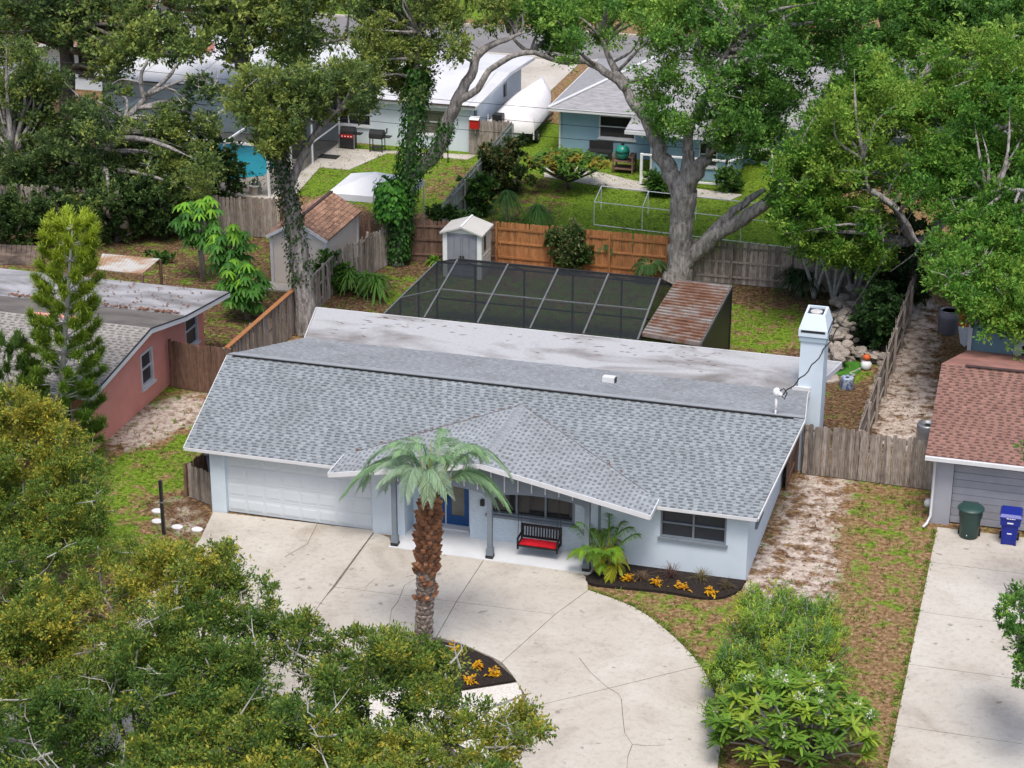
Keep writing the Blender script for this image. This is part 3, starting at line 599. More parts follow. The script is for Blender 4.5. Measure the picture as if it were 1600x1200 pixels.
part('slot', MB().box(17.28, 18.06, 8.212, 8.225, 4.94, 5.02), 'black_metal', ch); part('slot', MB().box(18.135, 18.148, 8.32, 9.33, 4.94, 5.02), 'black_metal', ch)
part('flashing', MB().box(17.1, 17.7, 8.22, 8.296, 2.9, 3.02), 'trim_white', ch)
# garage door: four sections with eight raised panels each
gd = part('garage_door', S.box(MB(), 0.5, 5.40, 0.012, 2.155, -0.25, -0.20), 'door_white', H)
for r in range(4):
    z0 = 0.02+r*0.534; sec = part('door_section', S.box(MB(), 0.505, 5.395, z0, z0+0.526, -0.196, -0.16), 'door_white', gd)
for r in range(4):
    z0 = 0.02+r*0.534
    for c in range(8):
        u = 0.55+c*0.607; b = MB(); p = S.p; i = len(b.v)
        o_, n_ = (u, u+0.54, z0+0.07, z0+0.455), (u+0.045, u+0.495, z0+0.135, z0+0.39)
        b.v = [tuple(p(x, z, -0.158)) for x, z in ((o_[0], o_[2]), (o_[1], o_[2]), (o_[1], o_[3]), (o_[0], o_[3]))]+[tuple(p(x, z, -0.146)) for x, z in ((n_[0], n_[2]), (n_[1], n_[2]), (n_[1], n_[3]), (n_[0], n_[3]))]
        b.f = [(4, 5, 6, 7)]+[(k, (k+1) % 4, 4+(k+1) % 4, 4+k) for k in range(4)]; part('raised_panel', b, 'door_white', gd)
part('weather_strip', S.box(MB(), 0.5, 5.40, 0.004, 0.024, -0.155, -0.12), 'black_metal', gd)
# blue double door
dd = part('front_door', Fd.box(MB(), 6.66, 8.26, 0.12, 2.2, -0.2, -0.15), 'door_white', H)
for u0 in (6.69, 7.49):
    lf = wall(Frame((0, 1.02, 0), (1, 0, 0), (0, -1, 0)), u0, u0+0.74, 0.13, 2.17, 0.06, [(u0+0.16, u0+0.58, 0.45, 1.95)])
    l_ = part('door_leaf', lf, 'door_blue', dd); part('pane', MB().box(u0+0.16, u0+0.58, 1.04, 1.06, 0.45, 1.95), 'glass_frost', dd)
part('handle', MB().box(7.42, 7.46, 0.90, 0.96, 0.95, 1.35), 'black_metal', dd); part('handle', MB().box(7.51, 7.55, 0.90, 0.96, 0.95, 1.35), 'black_metal', dd)
part('door_step', MB().box(6.6, 8.3, 0.72, 0.9, 0, 0.12), 'concrete_porch', dd)
part('mailbox', MB().box(8.78, 8.90, 0.36, 0.45, 1.22, 1.42), 'black_metal', H)
# picture window on the porch and bedroom window
window(H, Fb, 9.0, 11.75, 0.97, 2.15, 3, 1, 'trim_greyblue', 'glass_dark', 0.07, True, 'trim_greyblue', -0.14)
window(H, S, 14.50, 16.48, 1.16, 2.12, 2, 2, 'trim_greyblue', 'screen_window', 0.05, True, 'trim_greyblue', -0.12)
# downspout at the porch's right end
part('downspout', MB().box(12.60, 12.67, -0.06, -0.005, 0.1, 2.3), 'trim_greyblue', H)
# porch: slab, posts, gable front with arch and battens, cross-gable roof
struct_porch = part('porch_floor', MB().box(6.2, 12.6, -0.86, 0.9, -0.05, 0.06), 'concrete_porch', H)
for x in (6.36, 9.40, 12.42):
    ps = part('post', MB().box(x-0.075, x+0.075, -0.75, -0.60, 0.36, 2.45), 'trim_greyblue', H)
    part('post_base', MB().box(x-0.105, x+0.105, -0.78, -0.57, 0.16, 0.36).box(x-0.09, x+0.09, -0.765, -0.585, 0.36, 0.40), 'trim_greyblue', ps); part('post_foot', MB().box(x-0.115, x+0.115, -0.79, -0.56, 0.06, 0.16), 'black_metal', ps)
GXc, GZ, GYF = 9.25, 3.37, -1.2; GS = 0.19
def gz(x): return GZ-GS*abs(x-GXc)
gb = MB(); N = 24; yb = -0.66
for i in range(N):
    a, b = 6.3+(12.5-6.3)*i/N, 6.3+(12.5-6.3)*(i+1)/N
    def low(x):
        t = ((x-6.3) % 3.1)/3.1; t = min(max(t, 0), 1); return 1.95+0.36*math.sqrt(max(0.0, 1-(2*t-1)**2))**0.8
    la, lb = low(a+1e-4), low(b-1e-4); gb.box8([(a, yb-0.03, la), (b, yb-0.03, lb), (b, yb+0.03, lb), (a, yb+0.03, la), (a, yb-0.03, gz(a)-0.14), (b, yb-0.03, gz(b)-0.14), (b, yb+0.03, gz(b)-0.14), (a, yb+0.03, gz(a)-0.14)])
gp = part('porch_gable', gb, 'trim_greyblue', H)
for i in range(15):
    x = 6.5+i*0.42; z0 = low(x)+0.09
    if gz(x)-0.16-z0 > 0.05: part('batten', MB().box(x-0.018, x+0.018, yb-0.055, yb-0.03, z0, gz(x)-0.15), 'trim_white', gp)
xl, xr = 4.45, 14.42
def vy(x): return (gz(x)-EZ)/SLP+EV
GP = []
for sgn, xe in ((-1, xl), (1, xr)):
    pts = [(GXc, GYF, GZ), (xe, GYF, gz(xe)), (xe, max(vy(xe), EV+0.1), gz(xe)), (GXc, vy(GXc), GZ)]
    if sgn < 0: pts = pts[::-1]
    r_ = part('porch_roof', MB().slab([(x, y, z+0.012) for x, y, z in pts], 0.10), 'roof_under', H)
    part('fascia', MB().bar((GXc, GYF-0.014, GZ-0.05), (xe, GYF-0.014, gz(xe)-0.05), 0.03, 0.15), 'trim_white', r_)
    part('fascia', MB().bar((xe+sgn*0.014, GYF, gz(xe)-0.04), (xe+sgn*0.014, vy(xe)+0.1, gz(xe)-0.04), 0.03, 0.13), 'trim_white', r_)
    Lx = math.hypot(xe-GXc, GZ-gz(xe)); vd = (GXc-xe, 0, GZ-gz(xe))
    ud = (0, 1, 0); yy = vy(xe)
    shingle(r_, (xe, 0, gz(xe)+0.013), ud, vd, [(GYF, 0), (yy, 0), (vy(GXc), Lx), (GYF, Lx)], [((0.30, 0.325, 0.345), 1), ((0.165, 0.18, 0.20), 1)], 'shingle_grey', 0, exp_=0.16)
cp = MB(); k = 0; y = GYF+0.02
while y < vy(GXc)-0.1:
    cp.box8([(GXc-0.16, y, GZ-0.012), (GXc+0.16, y, GZ-0.012), (GXc+0.16, y+0.2, GZ-0.016), (GXc-0.16, y+0.2, GZ-0.016), (GXc-0.0, y, GZ+0.062), (GXc+0.0, y, GZ+0.062), (GXc+0.0, y+0.2, GZ+0.044), (GXc-0.0, y+0.2, GZ+0.044)]); y += 0.19
part('ridge_caps', cp, 'cap_grey', H, kind='stuff')
for xe in (xl+0.35, xr-0.35): part('valley', MB().bar((xe, vy(xe)-0.01, gz(xe)+0.03), (GXc, vy(GXc)-0.01, GZ+0.03), 0.02, 0.02), 'roof_under', H)
lt = MB()
for i in range(150):
    t = random.random(); s_ = random.choice((-1, 1)); xe = GXc+s_*(0.1+4.4*t); yv = vy(xe)+random.gauss(0.02, 0.05); z = EZ+SLP*(yv-EV)+0.035; a = random.uniform(0, 6.3); l_ = random.uniform(0.03, 0.09)
    if s_ < 0 or random.random() < 0.3: lt.quad((xe-l_*math.cos(a), yv-l_*math.sin(a), z), (xe+0.03*math.sin(a), yv-0.03*math.cos(a), z+0.02), (xe+l_*math.cos(a), yv+l_*math.sin(a), z+0.01))
for i in range(70):
    x = random.uniform(0.5, 15); y = random.triangular(8.6, 11.1, 10.8); a = random.uniform(-0.6, 0.6); l_ = random.uniform(0.05, 0.22); z = 2.905-0.0147*(y-8.13)+0.012
    lt.quad((x-l_*math.cos(a), y-l_*math.sin(a), z), (x, y-0.015, z+0.012), (x+l_*math.cos(a), y+l_*math.sin(a), z), (x, y+0.015, z+0.006))
part('leaf_litter', lt, 'litter', H, kind='stuff')
# ================================================================== FENCES
PK = {}
def picket_mesh(wd, h, m, dog):
    k = (wd, round(h, 2), m, dog)
    if k not in PK:
        c = wd*0.25 if dog else 0.0; t = 0.018; pr = [(-wd/2, 0), (wd/2, 0), (wd/2, h-c), (wd/2-c, h), (-wd/2+c, h), (-wd/2, h-c)] if dog else [(-wd/2, 0), (wd/2, 0), (wd/2, h), (-wd/2, h)]
        b = MB(); n = len(pr); b.v = [(x, -t/2, z) for x, z in pr]+[(x, t/2, z) for x, z in pr]; b.f = [tuple(range(n)), tuple(range(2*n-1, n-1, -1))]+[(i, n+i, n+(i+1) % n, (i+1) % n) for i in range(n)]
        me = b.mesh('picket'); me.materials.append(MATS[m]); PK[k] = me
    return PK[k]
def fence(p0, p1, h, m, label, group=None, wd=0.14, gap=0.012, rails=(0.3, 0.95, 1.55), rail_side=1, rail_m=None, post_every=2.44, post_m=None, lean=0.015, miss=0.0, cat='fence', name='picket_fence', dog=True, hv=0.03, z0=0.03, posts=True, capm=None):
    p0 = Vector((*p0, 0)); p1 = Vector((*p1, 0)); d = p1-p0; L = d.length; t = thing(name, label, cat, tuple(p0), math.atan2(d.y, d.x), group)
    x = wd/2
    while x < L:
        if random.random() >= miss:
            hh = h*random.choice((1-hv, 1-hv/2, 1, 1+hv/2)); ob = link('picket', picket_mesh(wd, hh, m, dog), None, t, (x, random.uniform(-0.006, 0.006), z0)); ob.rotation_euler = (random.gauss(0, lean*0.5), random.gauss(0, lean), random.gauss(0, lean))
        x += wd+gap
    for rz in rails:
        if rz < h: link('rail', MB().box(0, L, 0.016*rail_side if rail_side > 0 else -0.056, 0.056 if rail_side > 0 else -0.016, rz, rz+0.085).mesh('rail'), rail_m or m, t)
    if posts:
        k = 0.0
        while k <= L+0.01:
            y = 0.058*rail_side; link('post', MB().box(min(k, L)-0.045, min(k, L)+0.045, min(y, y+0.09*rail_side), max(y, y+0.09*rail_side), 0, h*random.uniform(0.97, 1.05)).mesh('post'), post_m or rail_m or m, t); k += post_every
    if capm: link('cap_rail', MB().box(0, L, -0.09, 0.09, h+0.03, h+0.07).mesh('cap_rail'), capm, t)
    return t
fence((17.62, 8.05), (19.55, 8.03), 1.78, 'wood_grey', 'weathered grey picket gate beside the white chimney', name='fence_gate', cat='gate', gap=0.012, hv=0.03)
fence((19.6, 8.02), (21.92, 7.95), 1.74, 'wood_grey', 'weathered grey picket fence meeting the red-roofed garage', gap=0.012, hv=0.03)
fence((17.3, 8.15), (17.3, 6.6), 1.70, 'wood_brown', 'short reddish brown board panel against the side of the blue house', 'x' if False else None, gap=0.004)
fence((19.3, 8.2), (19.62, 27.0), 1.72, 'wood_grey', 'long weathered fence running back from the gate past the rock pond', rail_side=-1, hv=0.06, lean=0.02)
fence((9.62, 25.62), (19.55, 26.05), 1.82, 'wood_grey', 'grey board fence behind the green yard, right of the big oak', rail_side=-1, gap=0.004)
fence((2.05, 25.5), (9.6, 25.6), 1.86, 'wood_orange', 'new orange cedar fence between the grey shed and the big oak', rail_side=-1, gap=0.002, hv=0.0)
fence((-2.15, 24.7), (2.0, 25.5), 1.85, 'wood_brown', 'old dark board fence behind the grey plastic shed', rail_side=-1, gap=0.004)
fence((-3.25, 9.0), (-3.2, 15.6), 1.78, 'wood_grey', 'leaning grey picket fence with orange top rail beside the pink house yard', rail_side=1, hv=0.05, lean=0.03, miss=0.03, capm='wood_orange')
fence((-3.2, 16.6), (-3.3, 20.2), 1.70, 'wood_grey', 'broken grey picket fence by the vine-wrapped trunk near the tan shed', rail_side=1, hv=0.08, lean=0.06, miss=0.12)
fence((-3.25, 20.3), (-2.2, 24.5), 1.78, 'wood_grey', 'grey picket fence between the tan shed and the ivy-covered tree', rail_side=1, hv=0.04, lean=0.03)
fence((-5.55, 9.06), (-2.9, 8.85), 1.82, 'wood_brown', 'brown board fence joining the pink house wall', rail_side=1, gap=0.003)
fence((-1.12, 0.75), (-0.06, 0.32), 1.18, 'wood_grey', 'low pale picket screen at the garage corner', gap=0.004, rails=(0.3, 0.9))
fence((-1.15, 0.8), (-0.75, 3.0), 1.18, 'wood_brown', 'dark side panel of the low enclosure beside the garage', gap=0.004, rails=(0.3, 0.9))
fence((-0.95, 26.3), (-1.75, 41.2), 1.80, 'wood_greenish', 'pale greenish panel fence between the two rear neighbours', wd=0.3, gap=0.004, rail_side=-1, hv=0.0, dog=False)
fence((-3.9, 41.05), (-1.85, 41.3), 1.75, 'wood_grey', 'grey board gate between the white house and the covered boat', name='fence_gate', cat='gate', gap=0.006)
fence((-21.0, 24.6), (-8.1, 26.0), 1.80, 'wood_grey', 'long shaded grey board fence below the left oaks', rail_side=1, gap=0.01, hv=0.04)
fence((-8.0, 26.0), (-3.4, 25.0), 1.75, 'wood_brown', 'dark board fence hidden behind the tan shed', gap=0.006)
# ================================================================== PORCH SWING
sw = thing('porch_swing', 'black slatted porch swing with a red cushion hanging under the gable', 'swing', (10.85, -0.2, 0.0))
x0, x1, yf, yb_ = 10.2, 11.42, -0.42, 0.05
se = MB().box(x0, x1, yf, yf+0.05, 0.42, 0.47).box(x0, x1, yb_-0.05, yb_, 0.40, 0.45)
for i in range(6): se.box(x0+0.02, x1-0.02, yf+0.06+i*0.065, yf+0.11+i*0.065, 0.445, 0.463)
part('seat', se, 'black_paint', sw)
bk = part('backrest', MB().box(x0, x1, yb_, yb_+0.05, 0.90, 0.97).box(x0, x1, yb_-0.01, yb_+0.04, 0.52, 0.58), 'black_paint', sw)
for i in range(14): x = x0+0.03+i*(x1-x0-0.06-0.04)/13; part('slat', MB().box8([(x, yb_-0.005, 0.58), (x+0.04, yb_-0.005, 0.58), (x+0.04, yb_+0.02, 0.58), (x, yb_+0.02, 0.58), (x, yb_+0.012, 0.90), (x+0.04, yb_+0.012, 0.90), (x+0.04, yb_+0.037, 0.90), (x, yb_+0.037, 0.90)]), 'black_paint', bk)
for x in (x0-0.03, x1-0.02):
    a = part('armrest', MB().box(x, x+0.05, yf, yb_+0.05, 0.66, 0.70).box(x, x+0.05, yf, yf+0.05, 0.32, 0.66).box(x, x+0.05, yb_, yb_+0.05, 0.36, 0.98).box(x, x+0.05, yf, yb_+0.05, 0.42, 0.47), 'black_paint', sw)
    for y in (yf+0.03, yb_+0.02): part('chain', MB().tube([(x+0.025, y, 0.70), (x+0.025, -0.2, 2.35)], 0.009, 5), 'black_metal', sw)
cu = MB(); nx, ny = 14, 5
for zt in (0.465, 0.56):
    for i in range(nx+1):
        for j in range(ny+1):
            e_ = min(i, nx-i, 2)/2*min(j, ny-j, 1); cu.v.append((x0+0.03+(x1-x0-0.06)*i/nx, yf+0.03+(yb_-yf-0.06)*j/ny, 0.467 if zt < 0.5 else 0.50+0.05*e_+0.012*math.sin(i*2.1)*e_))
n1 = (nx+1)*(ny+1)
for i in range(nx):
    for j in range(ny): a = i*(ny+1)+j; cu.f += [(n1+a, n1+a+ny+1, n1+a+ny+2, n1+a+1), (a, a+1, a+ny+2, a+ny+1)]
for i in range(nx): a = i*(ny+1); b = a+ny; cu.f += [(a, a+ny+1, n1+a+ny+1, n1+a), (b, n1+b, n1+b+ny+1, b+ny+1)]
for j in range(ny): a = j; b = nx*(ny+1)+j; cu.f += [(a, n1+a, n1+a+1, a+1), (b, b+1, n1+b+1, n1+b)]
solo('seat_cushion', cu, 'red_cushion', 'long bright red cushion lying on the black porch swing', 'cushion', (10.8, -0.2, 0.465), smooth=True)
# ================================================================== PINK HOUSE
PH = thing('pink_house', 'salmon pink ranch house with tan shingles and a patched flat rear roof', 'house', (-10, 7, 0))
PW = Frame((-5.7, 0, 0), (0, 1, 0), (1, 0, 0))
part('wall', wall(PW, 3.0, 12.5, 0, 2.3, 0.2, [(7.05, 8.05, 0.72, 2.02), (10.85, 11.95, 0.75, 2.05)]), 'pink_wall', PH)
gable(-5.7, 0.2, [(3.0, 2.302), (12.5, 2.302), (12.5, 2.36), (9.2, 2.62), (6.2, 3.30)], 'pink_wall', PH)
PF = Frame((-5.7, 3.0, 0), (-1, 0, 0), (0, -1, 0))
part('wall', wall(Frame((-17.5, 3.0, 0), (1, 0, 0), (0, -1, 0)), 0, 11.6, 0, 2.3, 0.2, [(9.7, 11.2, 0.9, 2.05)]), 'pink_wall', PH)
window(PH, Frame((-17.5, 3.0, 0), (1, 0, 0), (0, -1, 0)), 9.7, 11.2, 0.9, 2.05, 2, 2)
window(PH, PW, 7.05, 8.05, 0.72, 2.02, 1, 2, 'trim_white', 'screen_window', 0.09)
window(PH, PW, 10.85, 11.95, 0.75, 2.05, 1, 2, 'trim_white', 'screen_window', 0.04)
part('wall', MB().box(-17.5, -5.9, 12.3, 12.5, 0, 2.3), 'pink_wall', PH)
part('corner_trim', MB().box(-5.78, -5.66, 2.93, 3.05, 0.9, 2.25), 'trim_white', PH)
e0, r0, b0, k0 = (2.55, 2.30), (6.2, 3.46), (9.3, 2.78), (12.75, 2.50); X = (-5.35, -4.78, -4.9, -4.7)
XL = -18.0
pr = part('roof', MB().slab([(XL, *e0), (X[0], *e0), (X[1], *r0), (XL, *r0)], 0.06), 'roof_under', PH)
part('tar_strip', MB().slab([(XL, r0[0]+0.003, r0[1]), (X[1], r0[0]+0.003, r0[1]), (X[2], *b0), (XL, *b0)], 0.06), 'roof_tar', pr)
part('flat_deck', MB().slab([(XL, b0[0]+0.003, b0[1]+0.02), (X[2], b0[0]+0.003, b0[1]+0.02), (X[3], *k0), (XL, *k0)], 0.12), 'roof_flat_pink', pr)
Lp = math.hypot(r0[0]-e0[0], r0[1]-e0[1]); shingle(pr, (0, *e0), (1, 0, 0), (0, r0[0]-e0[0], r0[1]-e0[1]), [(XL, 0), (X[0], 0), (X[1], Lp), (XL, Lp)], TAN, 'shingle_grey', 120)
for (a, xa), (b, xb) in (((e0, X[0]), (r0, X[1])), ((r0, X[1]), (b0, X[2])), ((b0, X[2]), (k0, X[3]))):
    part('rake_board', MB().bar((xa+0.016, a[0], a[1]-0.11), (xb+0.016, b[0], b[1]-0.11), 0.03, 0.17), 'trim_white', pr); part('drip_edge', MB().bar((xa+0.02, a[0], a[1]-0.01), (xb+0.02, b[0], b[1]-0.01), 0.04, 0.035), 'black_metal', pr)
part('fascia', MB().bar((XL, e0[0]-0.016, e0[1]-0.06), (X[0], e0[0]-0.016, e0[1]-0.06), 0.03, 0.14), 'trim_white', pr)
part('ridge_board', MB().bar((-9.4, 6.3, 3.49), (-7.3, 6.3, 3.49), 0.2, 0.04), 'pink_wall', pr)
ll = MB()
for i in range(420):
    x = random.uniform(-12, -5.2); y = b0[0]+abs(random.gauss(0, 0.14)) if random.random() < 0.75 else random.uniform(9.4, 12.6); a = random.uniform(0, 6.28); l_ = random.uniform(0.04, 0.11); z = 2.82-0.085*(y-9.3)+random.uniform(0, 0.03)
    ll.quad((x-l_*math.cos(a), y-l_*math.sin(a), z), (x+l_*0.4*math.sin(a), y-l_*0.4*math.cos(a), z+0.02), (x+l_*math.cos(a), y+l_*math.sin(a), z+0.005), (x-l_*0.4*math.sin(a), y+l_*0.4*math.cos(a), z+0.015))
part('leaf_litter', ll, 'litter', PH, kind='stuff')
# lean-to roofs behind the pink house
for nm, (ua, va), (ub, vb), (uc, vc), (ud, vd), m, lab in (('metal_awning', (150, 420), (222, 428), (250, 404), (160, 396), 'rust_light', 'pale rusty corrugated awning behind the pink house'), ('plank_awning', (-60, 412), (62, 414), (66, 384), (-60, 380), 'old_planks', 'dark weathered plank awning behind the pink house, left of the pine')):
    q = [Vector(G(u, v, 2.2)) for u, v in ((ua, va), (ub, vb), (uc, vc), (ud, vd))]; t = thing(nm, lab, 'awning', (q[0].x, q[0].y, 0)); N = 16
    for k in range(N):
        a0, a1 = q[0].lerp(q[1], k/N), q[0].lerp(q[1], (k+0.92)/N); b0_, b1 = q[3].lerp(q[2], k/N), q[3].lerp(q[2], (k+0.92)/N)
        part('pan' if nm == 'metal_awning' else 'plank', MB().slab([a0, a1, b1, b0_], 0.03), m, t)
    for p in q: part('post', MB().box(p.x-0.05, p.x+0.05, p.y-0.05, p.y+0.05, 0, 2.16), 'wood_brown', t)
# ================================================================== RIGHT NEIGHBOUR
RH = thing('grey_garage_house', 'grey house with red shingle garage roof and grey slatted garage door', 'house', (25, 8, 0))
RF = Frame((0, 5.55, 0), (1, 0, 0), (0, -1, 0))
part('wall', wall(RF, 21.98, 22.62, 0, 2.42, 0.25), 'grey_wall', RH); part('wall', wall(RF, 27.4, 28.2, 0, 2.42, 0.25), 'grey_wall', RH); part('wall', RF.box(MB(), 22.62, 27.4, 2.3, 2.42, -0.25, 0), 'grey_wall', RH)
part('wall', MB().box(21.98, 22.2, 5.8, 13.6, 0, 2.42), 'grey_wall', RH); part('wall', MB().box(28.0, 28.2, 5.8, 13.6, 0, 2.42), 'grey_wall', RH)
part('wall', MB().box(22.2, 28.0, 13.4, 13.6, 0, 2.42), 'grey_wall', RH); part('gable', MB().box8([(22.0, 5.6, 2.42), (22.18, 5.6, 2.42), (22.18, 13.5, 2.42), (22.0, 13.5, 2.42), (22.0, 9.6, 3.72), (22.18, 9.6, 3.72), (22.18, 9.7, 3.72), (22.0, 9.7, 3.72)]), 'grey_wall', RH)
gdr = part('garage_door', RF.box(MB(), 22.62, 27.4, 0.03, 2.3, -0.22, -0.18), 'black_metal', RH)
for k in range(9): part('door_slat', RF.box(MB(), 22.63, 27.39, 0.05+k*0.25, 0.285+k*0.25, -0.178, -0.15), 'grey_slat', gdr)
rr = part('roof', MB().slab([(21.74, 5.2, 2.47), (28.5, 5.2, 2.47), (28.5, 9.65, 3.80), (21.74, 9.65, 3.80)], 0.06), 'roof_red_smooth', RH)
part('rear_deck', MB().slab([(21.74, 9.653, 3.80), (28.5, 9.653, 3.80), (28.5, 13.9, 2.72), (22.35, 13.9, 2.72)], 0.06), 'roof_red_smooth', rr)
Lr = math.hypot(9.65-5.2, 3.80-2.47); shingle(rr, (0, 5.2, 2.47), (1, 0, 0), (0, 9.65-5.2, 3.80-2.47), [(21.74, 0), (28.5, 0), (28.5, Lr), (21.74, Lr)], RED, 'shingle_red', 300)
part('ridge_cap', MB().bar((22.5, 9.6, 3.83), (28.5, 9.6, 3.83), 0.14, 0.04), 'roof_red_smooth', rr).data.materials[0] = mat('ridge_dark', (0.05, 0.03, 0.028), (0.08, 0.05, 0.045))
gt = part('gutter', MB().bar((21.74, 5.13, 2.40), (28.5, 5.13, 2.40), 0.11, 0.12), 'trim_white', RH); part('downspout', MB().tube([(22.06, 5.2, 2.36), (22.04, 5.44, 2.2), (22.04, 5.46, 0.3), (21.95, 5.3, 0.08), (21.86, 5.1, 0.05)], 0.045, 8), 'trim_white', gt, True)
part('dryer_vent', MB().lathe((21.9, 6.1, 0.42), [(0.02, -0.12), (0.12, -0.1), (0.13, 0.02), (0.08, 0.12), (0.02, 0.13)], 12), 'trim_white', RH, True)
TF = Frame((0, 16.2, 0), (1, 0, 0), (0, -1, 0))
part('rear_wing', wall(TF, 22.3, 28.5, 0, 3.0, 0.2, [(23.95, 24.95, 0.1, 2.35)]), 'teal_wall', RH); part('rear_wing', MB().box(22.3, 22.5, 16.4, 22, 0, 3.0), 'teal_wall', RH)
part('corner_trim', MB().box(22.22, 22.36, 16.12, 16.3, 0, 3.0), 'trim_white', RH)
dr = part('door', TF.box(MB(), 23.95, 24.95, 0.1, 2.35, -0.14, -0.08), 'trim_white', RH); part('casing', TF.box(TF.box(MB(), 23.84, 23.945, 0, 2.45, -0.05, 0.03), 24.955, 25.06, 0, 2.45, -0.05, 0.03), 'trim_white', dr)
for i in range(3):
    for j in range(4): part('pane', TF.box(MB(), 24.12+i*0.23, 24.32+i*0.23, 1.1+j*0.28, 1.34+j*0.28, -0.078, -0.07), 'glass_dark', dr)
part('knob', MB().lathe((24.05, 16.24, 1.0), [(0.03, -0.04), (0.05, 0), (0.03, 0.04)], 10), 'black_metal', dr, True); part('deadbolt', MB().lathe((24.05, 16.25, 1.25), [(0.03, -0.03), (0.04, 0), (0.03, 0.03)], 10), 'black_metal', dr, True)
part('wing_roof', MB().slab([(22.1, 15.9, 3.1), (28.6, 15.9, 3.1), (28.6, 22.2, 3.0), (22.1, 22.2, 3.0)], 0.12), 'roof_grey_far', RH)
# wheeled bins
def bin_round(loc):
    t = thing('wheeled_bin', 'dark green round wheeled rubbish bin by the grey garage door', 'bin', loc); x, y, z = loc
    part('body', MB().lathe(loc, [(0.27, 0.02), (0.29, 0.04), (0.325, 0.62), (0.335, 0.66), (0.36, 0.72), (0.37, 0.93), (0.385, 0.95)], 28), 'bin_green', t, True)
    lid = part('lid', MB().lathe((x, y, z+0.95), [(0.40, 0), (0.415, 0.02), (0.40, 0.05), (0.25, 0.10), (0.03, 0.125)], 28), 'bin_green', t, True); part('lid_tag', MB().box(x+0.02, x+0.10, y-0.14, y-0.06, 1.062, 1.072), 'print_white', lid)
    part('hinge', MB().box(x-0.28, x+0.20, y+0.33, y+0.42, 0.92, 1.04), 'bin_green', t)
    part('stud', MB().lathe((x-0.05, y-0.298, 0.2), [(0.01, -0.015), (0.018, 0), (0.01, 0.015)], 8), 'print_white', t)
    for s in (-1, 1): part('wheel', MB().tube([(x+s*0.30-0.04, y+0.18, 0.13), (x+s*0.30+0.04, y+0.18, 0.13)], 0.13, 14), 'rubber', t)
bin_round((23.28, 4.85, 0.04))
def bin_sq(loc):
    t = thing('wheeled_bin', 'bright blue square recycling bin with white print', 'bin', loc); x, y, z = loc
    def ring(w_, d, zz, dy=0): return [(x-w_, y-d+dy, zz), (x+w_, y-d+dy, zz), (x+w_, y+d+dy, zz), (x-w_, y+d+dy, zz)]
    def loft(rs):
        b = MB(); b.v = [p for r in rs for p in r]; b.f = [(3, 2, 1, 0), tuple(range(len(b.v)-4, len(b.v)))]
        for a in range(len(rs)-1):
            for k in range(4): b.f.append((a*4+k, a*4+(k+1) % 4, a*4+4+(k+1) % 4, a*4+4+k))
        return b
    bd = part('body', loft([ring(0.22, 0.24, 0.06), ring(0.255, 0.275, 0.70), ring(0.30, 0.32, 0.74), ring(0.31, 0.33, 0.96)]), 'bin_blue', t)
    part('rib', MB().box(x-0.17, x-0.14, y-0.285, y-0.25, 0.12, 0.66).box(x+0.14, x+0.17, y-0.285, y-0.25, 0.12, 0.66), 'bin_blue', bd)
    part('foot', MB().box(x-0.23, x-0.15, y-0.25, y-0.1, 0.04, 0.08).box(x+0.15, x+0.23, y-0.25, y-0.1, 0.04, 0.08), 'bin_blue', t)
    ld = part('lid', loft([ring(0.33, 0.36, 0.96), ring(0.335, 0.365, 1.02), ring(0.29, 0.31, 1.10, 0.02)]), 'bin_blue', t); part('handle', MB().tube([(x-0.24, y+0.38, 1.04), (x+0.24, y+0.38, 1.04)], 0.02, 8), 'black_metal', t)
    pr_ = MB()
    for k, (a, b) in enumerate(((-0.12, -0.05), (-0.035, 0.02), (0.035, 0.09), (0.105, 0.14))): pr_.box(x+a, x+b, y-0.372, y-0.366, 0.975, 1.0)
    part('lettering', pr_, 'print_white', ld); part('label', MB().box(x-0.09, x+0.09, y-0.337, y-0.331, 0.80, 0.845), 'print_white', bd); part('label', MB().box(x-0.07, x+0.07, y-0.272, y-0.264, 0.42, 0.455), 'print_white', bd)
    for s in (-1, 1): part('wheel', MB().tube([(x+s*0.27-0.03, y+0.22, 0.15), (x+s*0.27+0.03, y+0.22, 0.15)], 0.11, 14), 'rubber', t)
bin_sq((24.5, 4.82, 0.04))
# things along the right passage
ac = thing('air_conditioner', 'round grey air conditioner unit behind the gate fence', 'air conditioner', (21.35, 11.6, 0))
part('casing', MB().lathe((21.35, 11.6, 0), [(0.34, 0), (0.36, 0.06), (0.36, 0.74), (0.33, 0.80), (0.26, 0.80), (0.24, 0.74)], 24), 'grey_metal', ac, True); part('fan_grille', MB().lathe((21.35, 11.6, 0.72), [(0.24, 0), (0.05, 0.03)], 24), 'black_metal', ac)
b = thing('rain_barrel', 'grey ribbed barrel in the shade by the teal wall', 'barrel', (21.15, 22.6, 0)); part('body', MB().lathe((21.15, 22.6, 0), [(0.33, 0), (0.36, 0.03), (0.38, 0.3), (0.40, 0.32), (0.39, 0.62), (0.41, 0.64), (0.38, 0.9), (0.34, 0.92)], 22), 'plastic_grey', b, True); part('rim', MB().lathe((21.15, 22.6, 0.92), [(0.36, 0), (0.37, 0.03), (0.30, 0.04), (0.28, 0.0)], 22), 'grey_metal', b, True)
pb_ = thing('paddle_board', 'orange and white board leaning on the teal wall corner', 'board', (21.9, 21.2, 0)); bp = MB(); bp.v = []; prf = [(0, 0.02), (0.16, 0.15), (0.3, 0.8), (0.3, 1.3), (0.2, 1.75), (0.0, 1.95)]
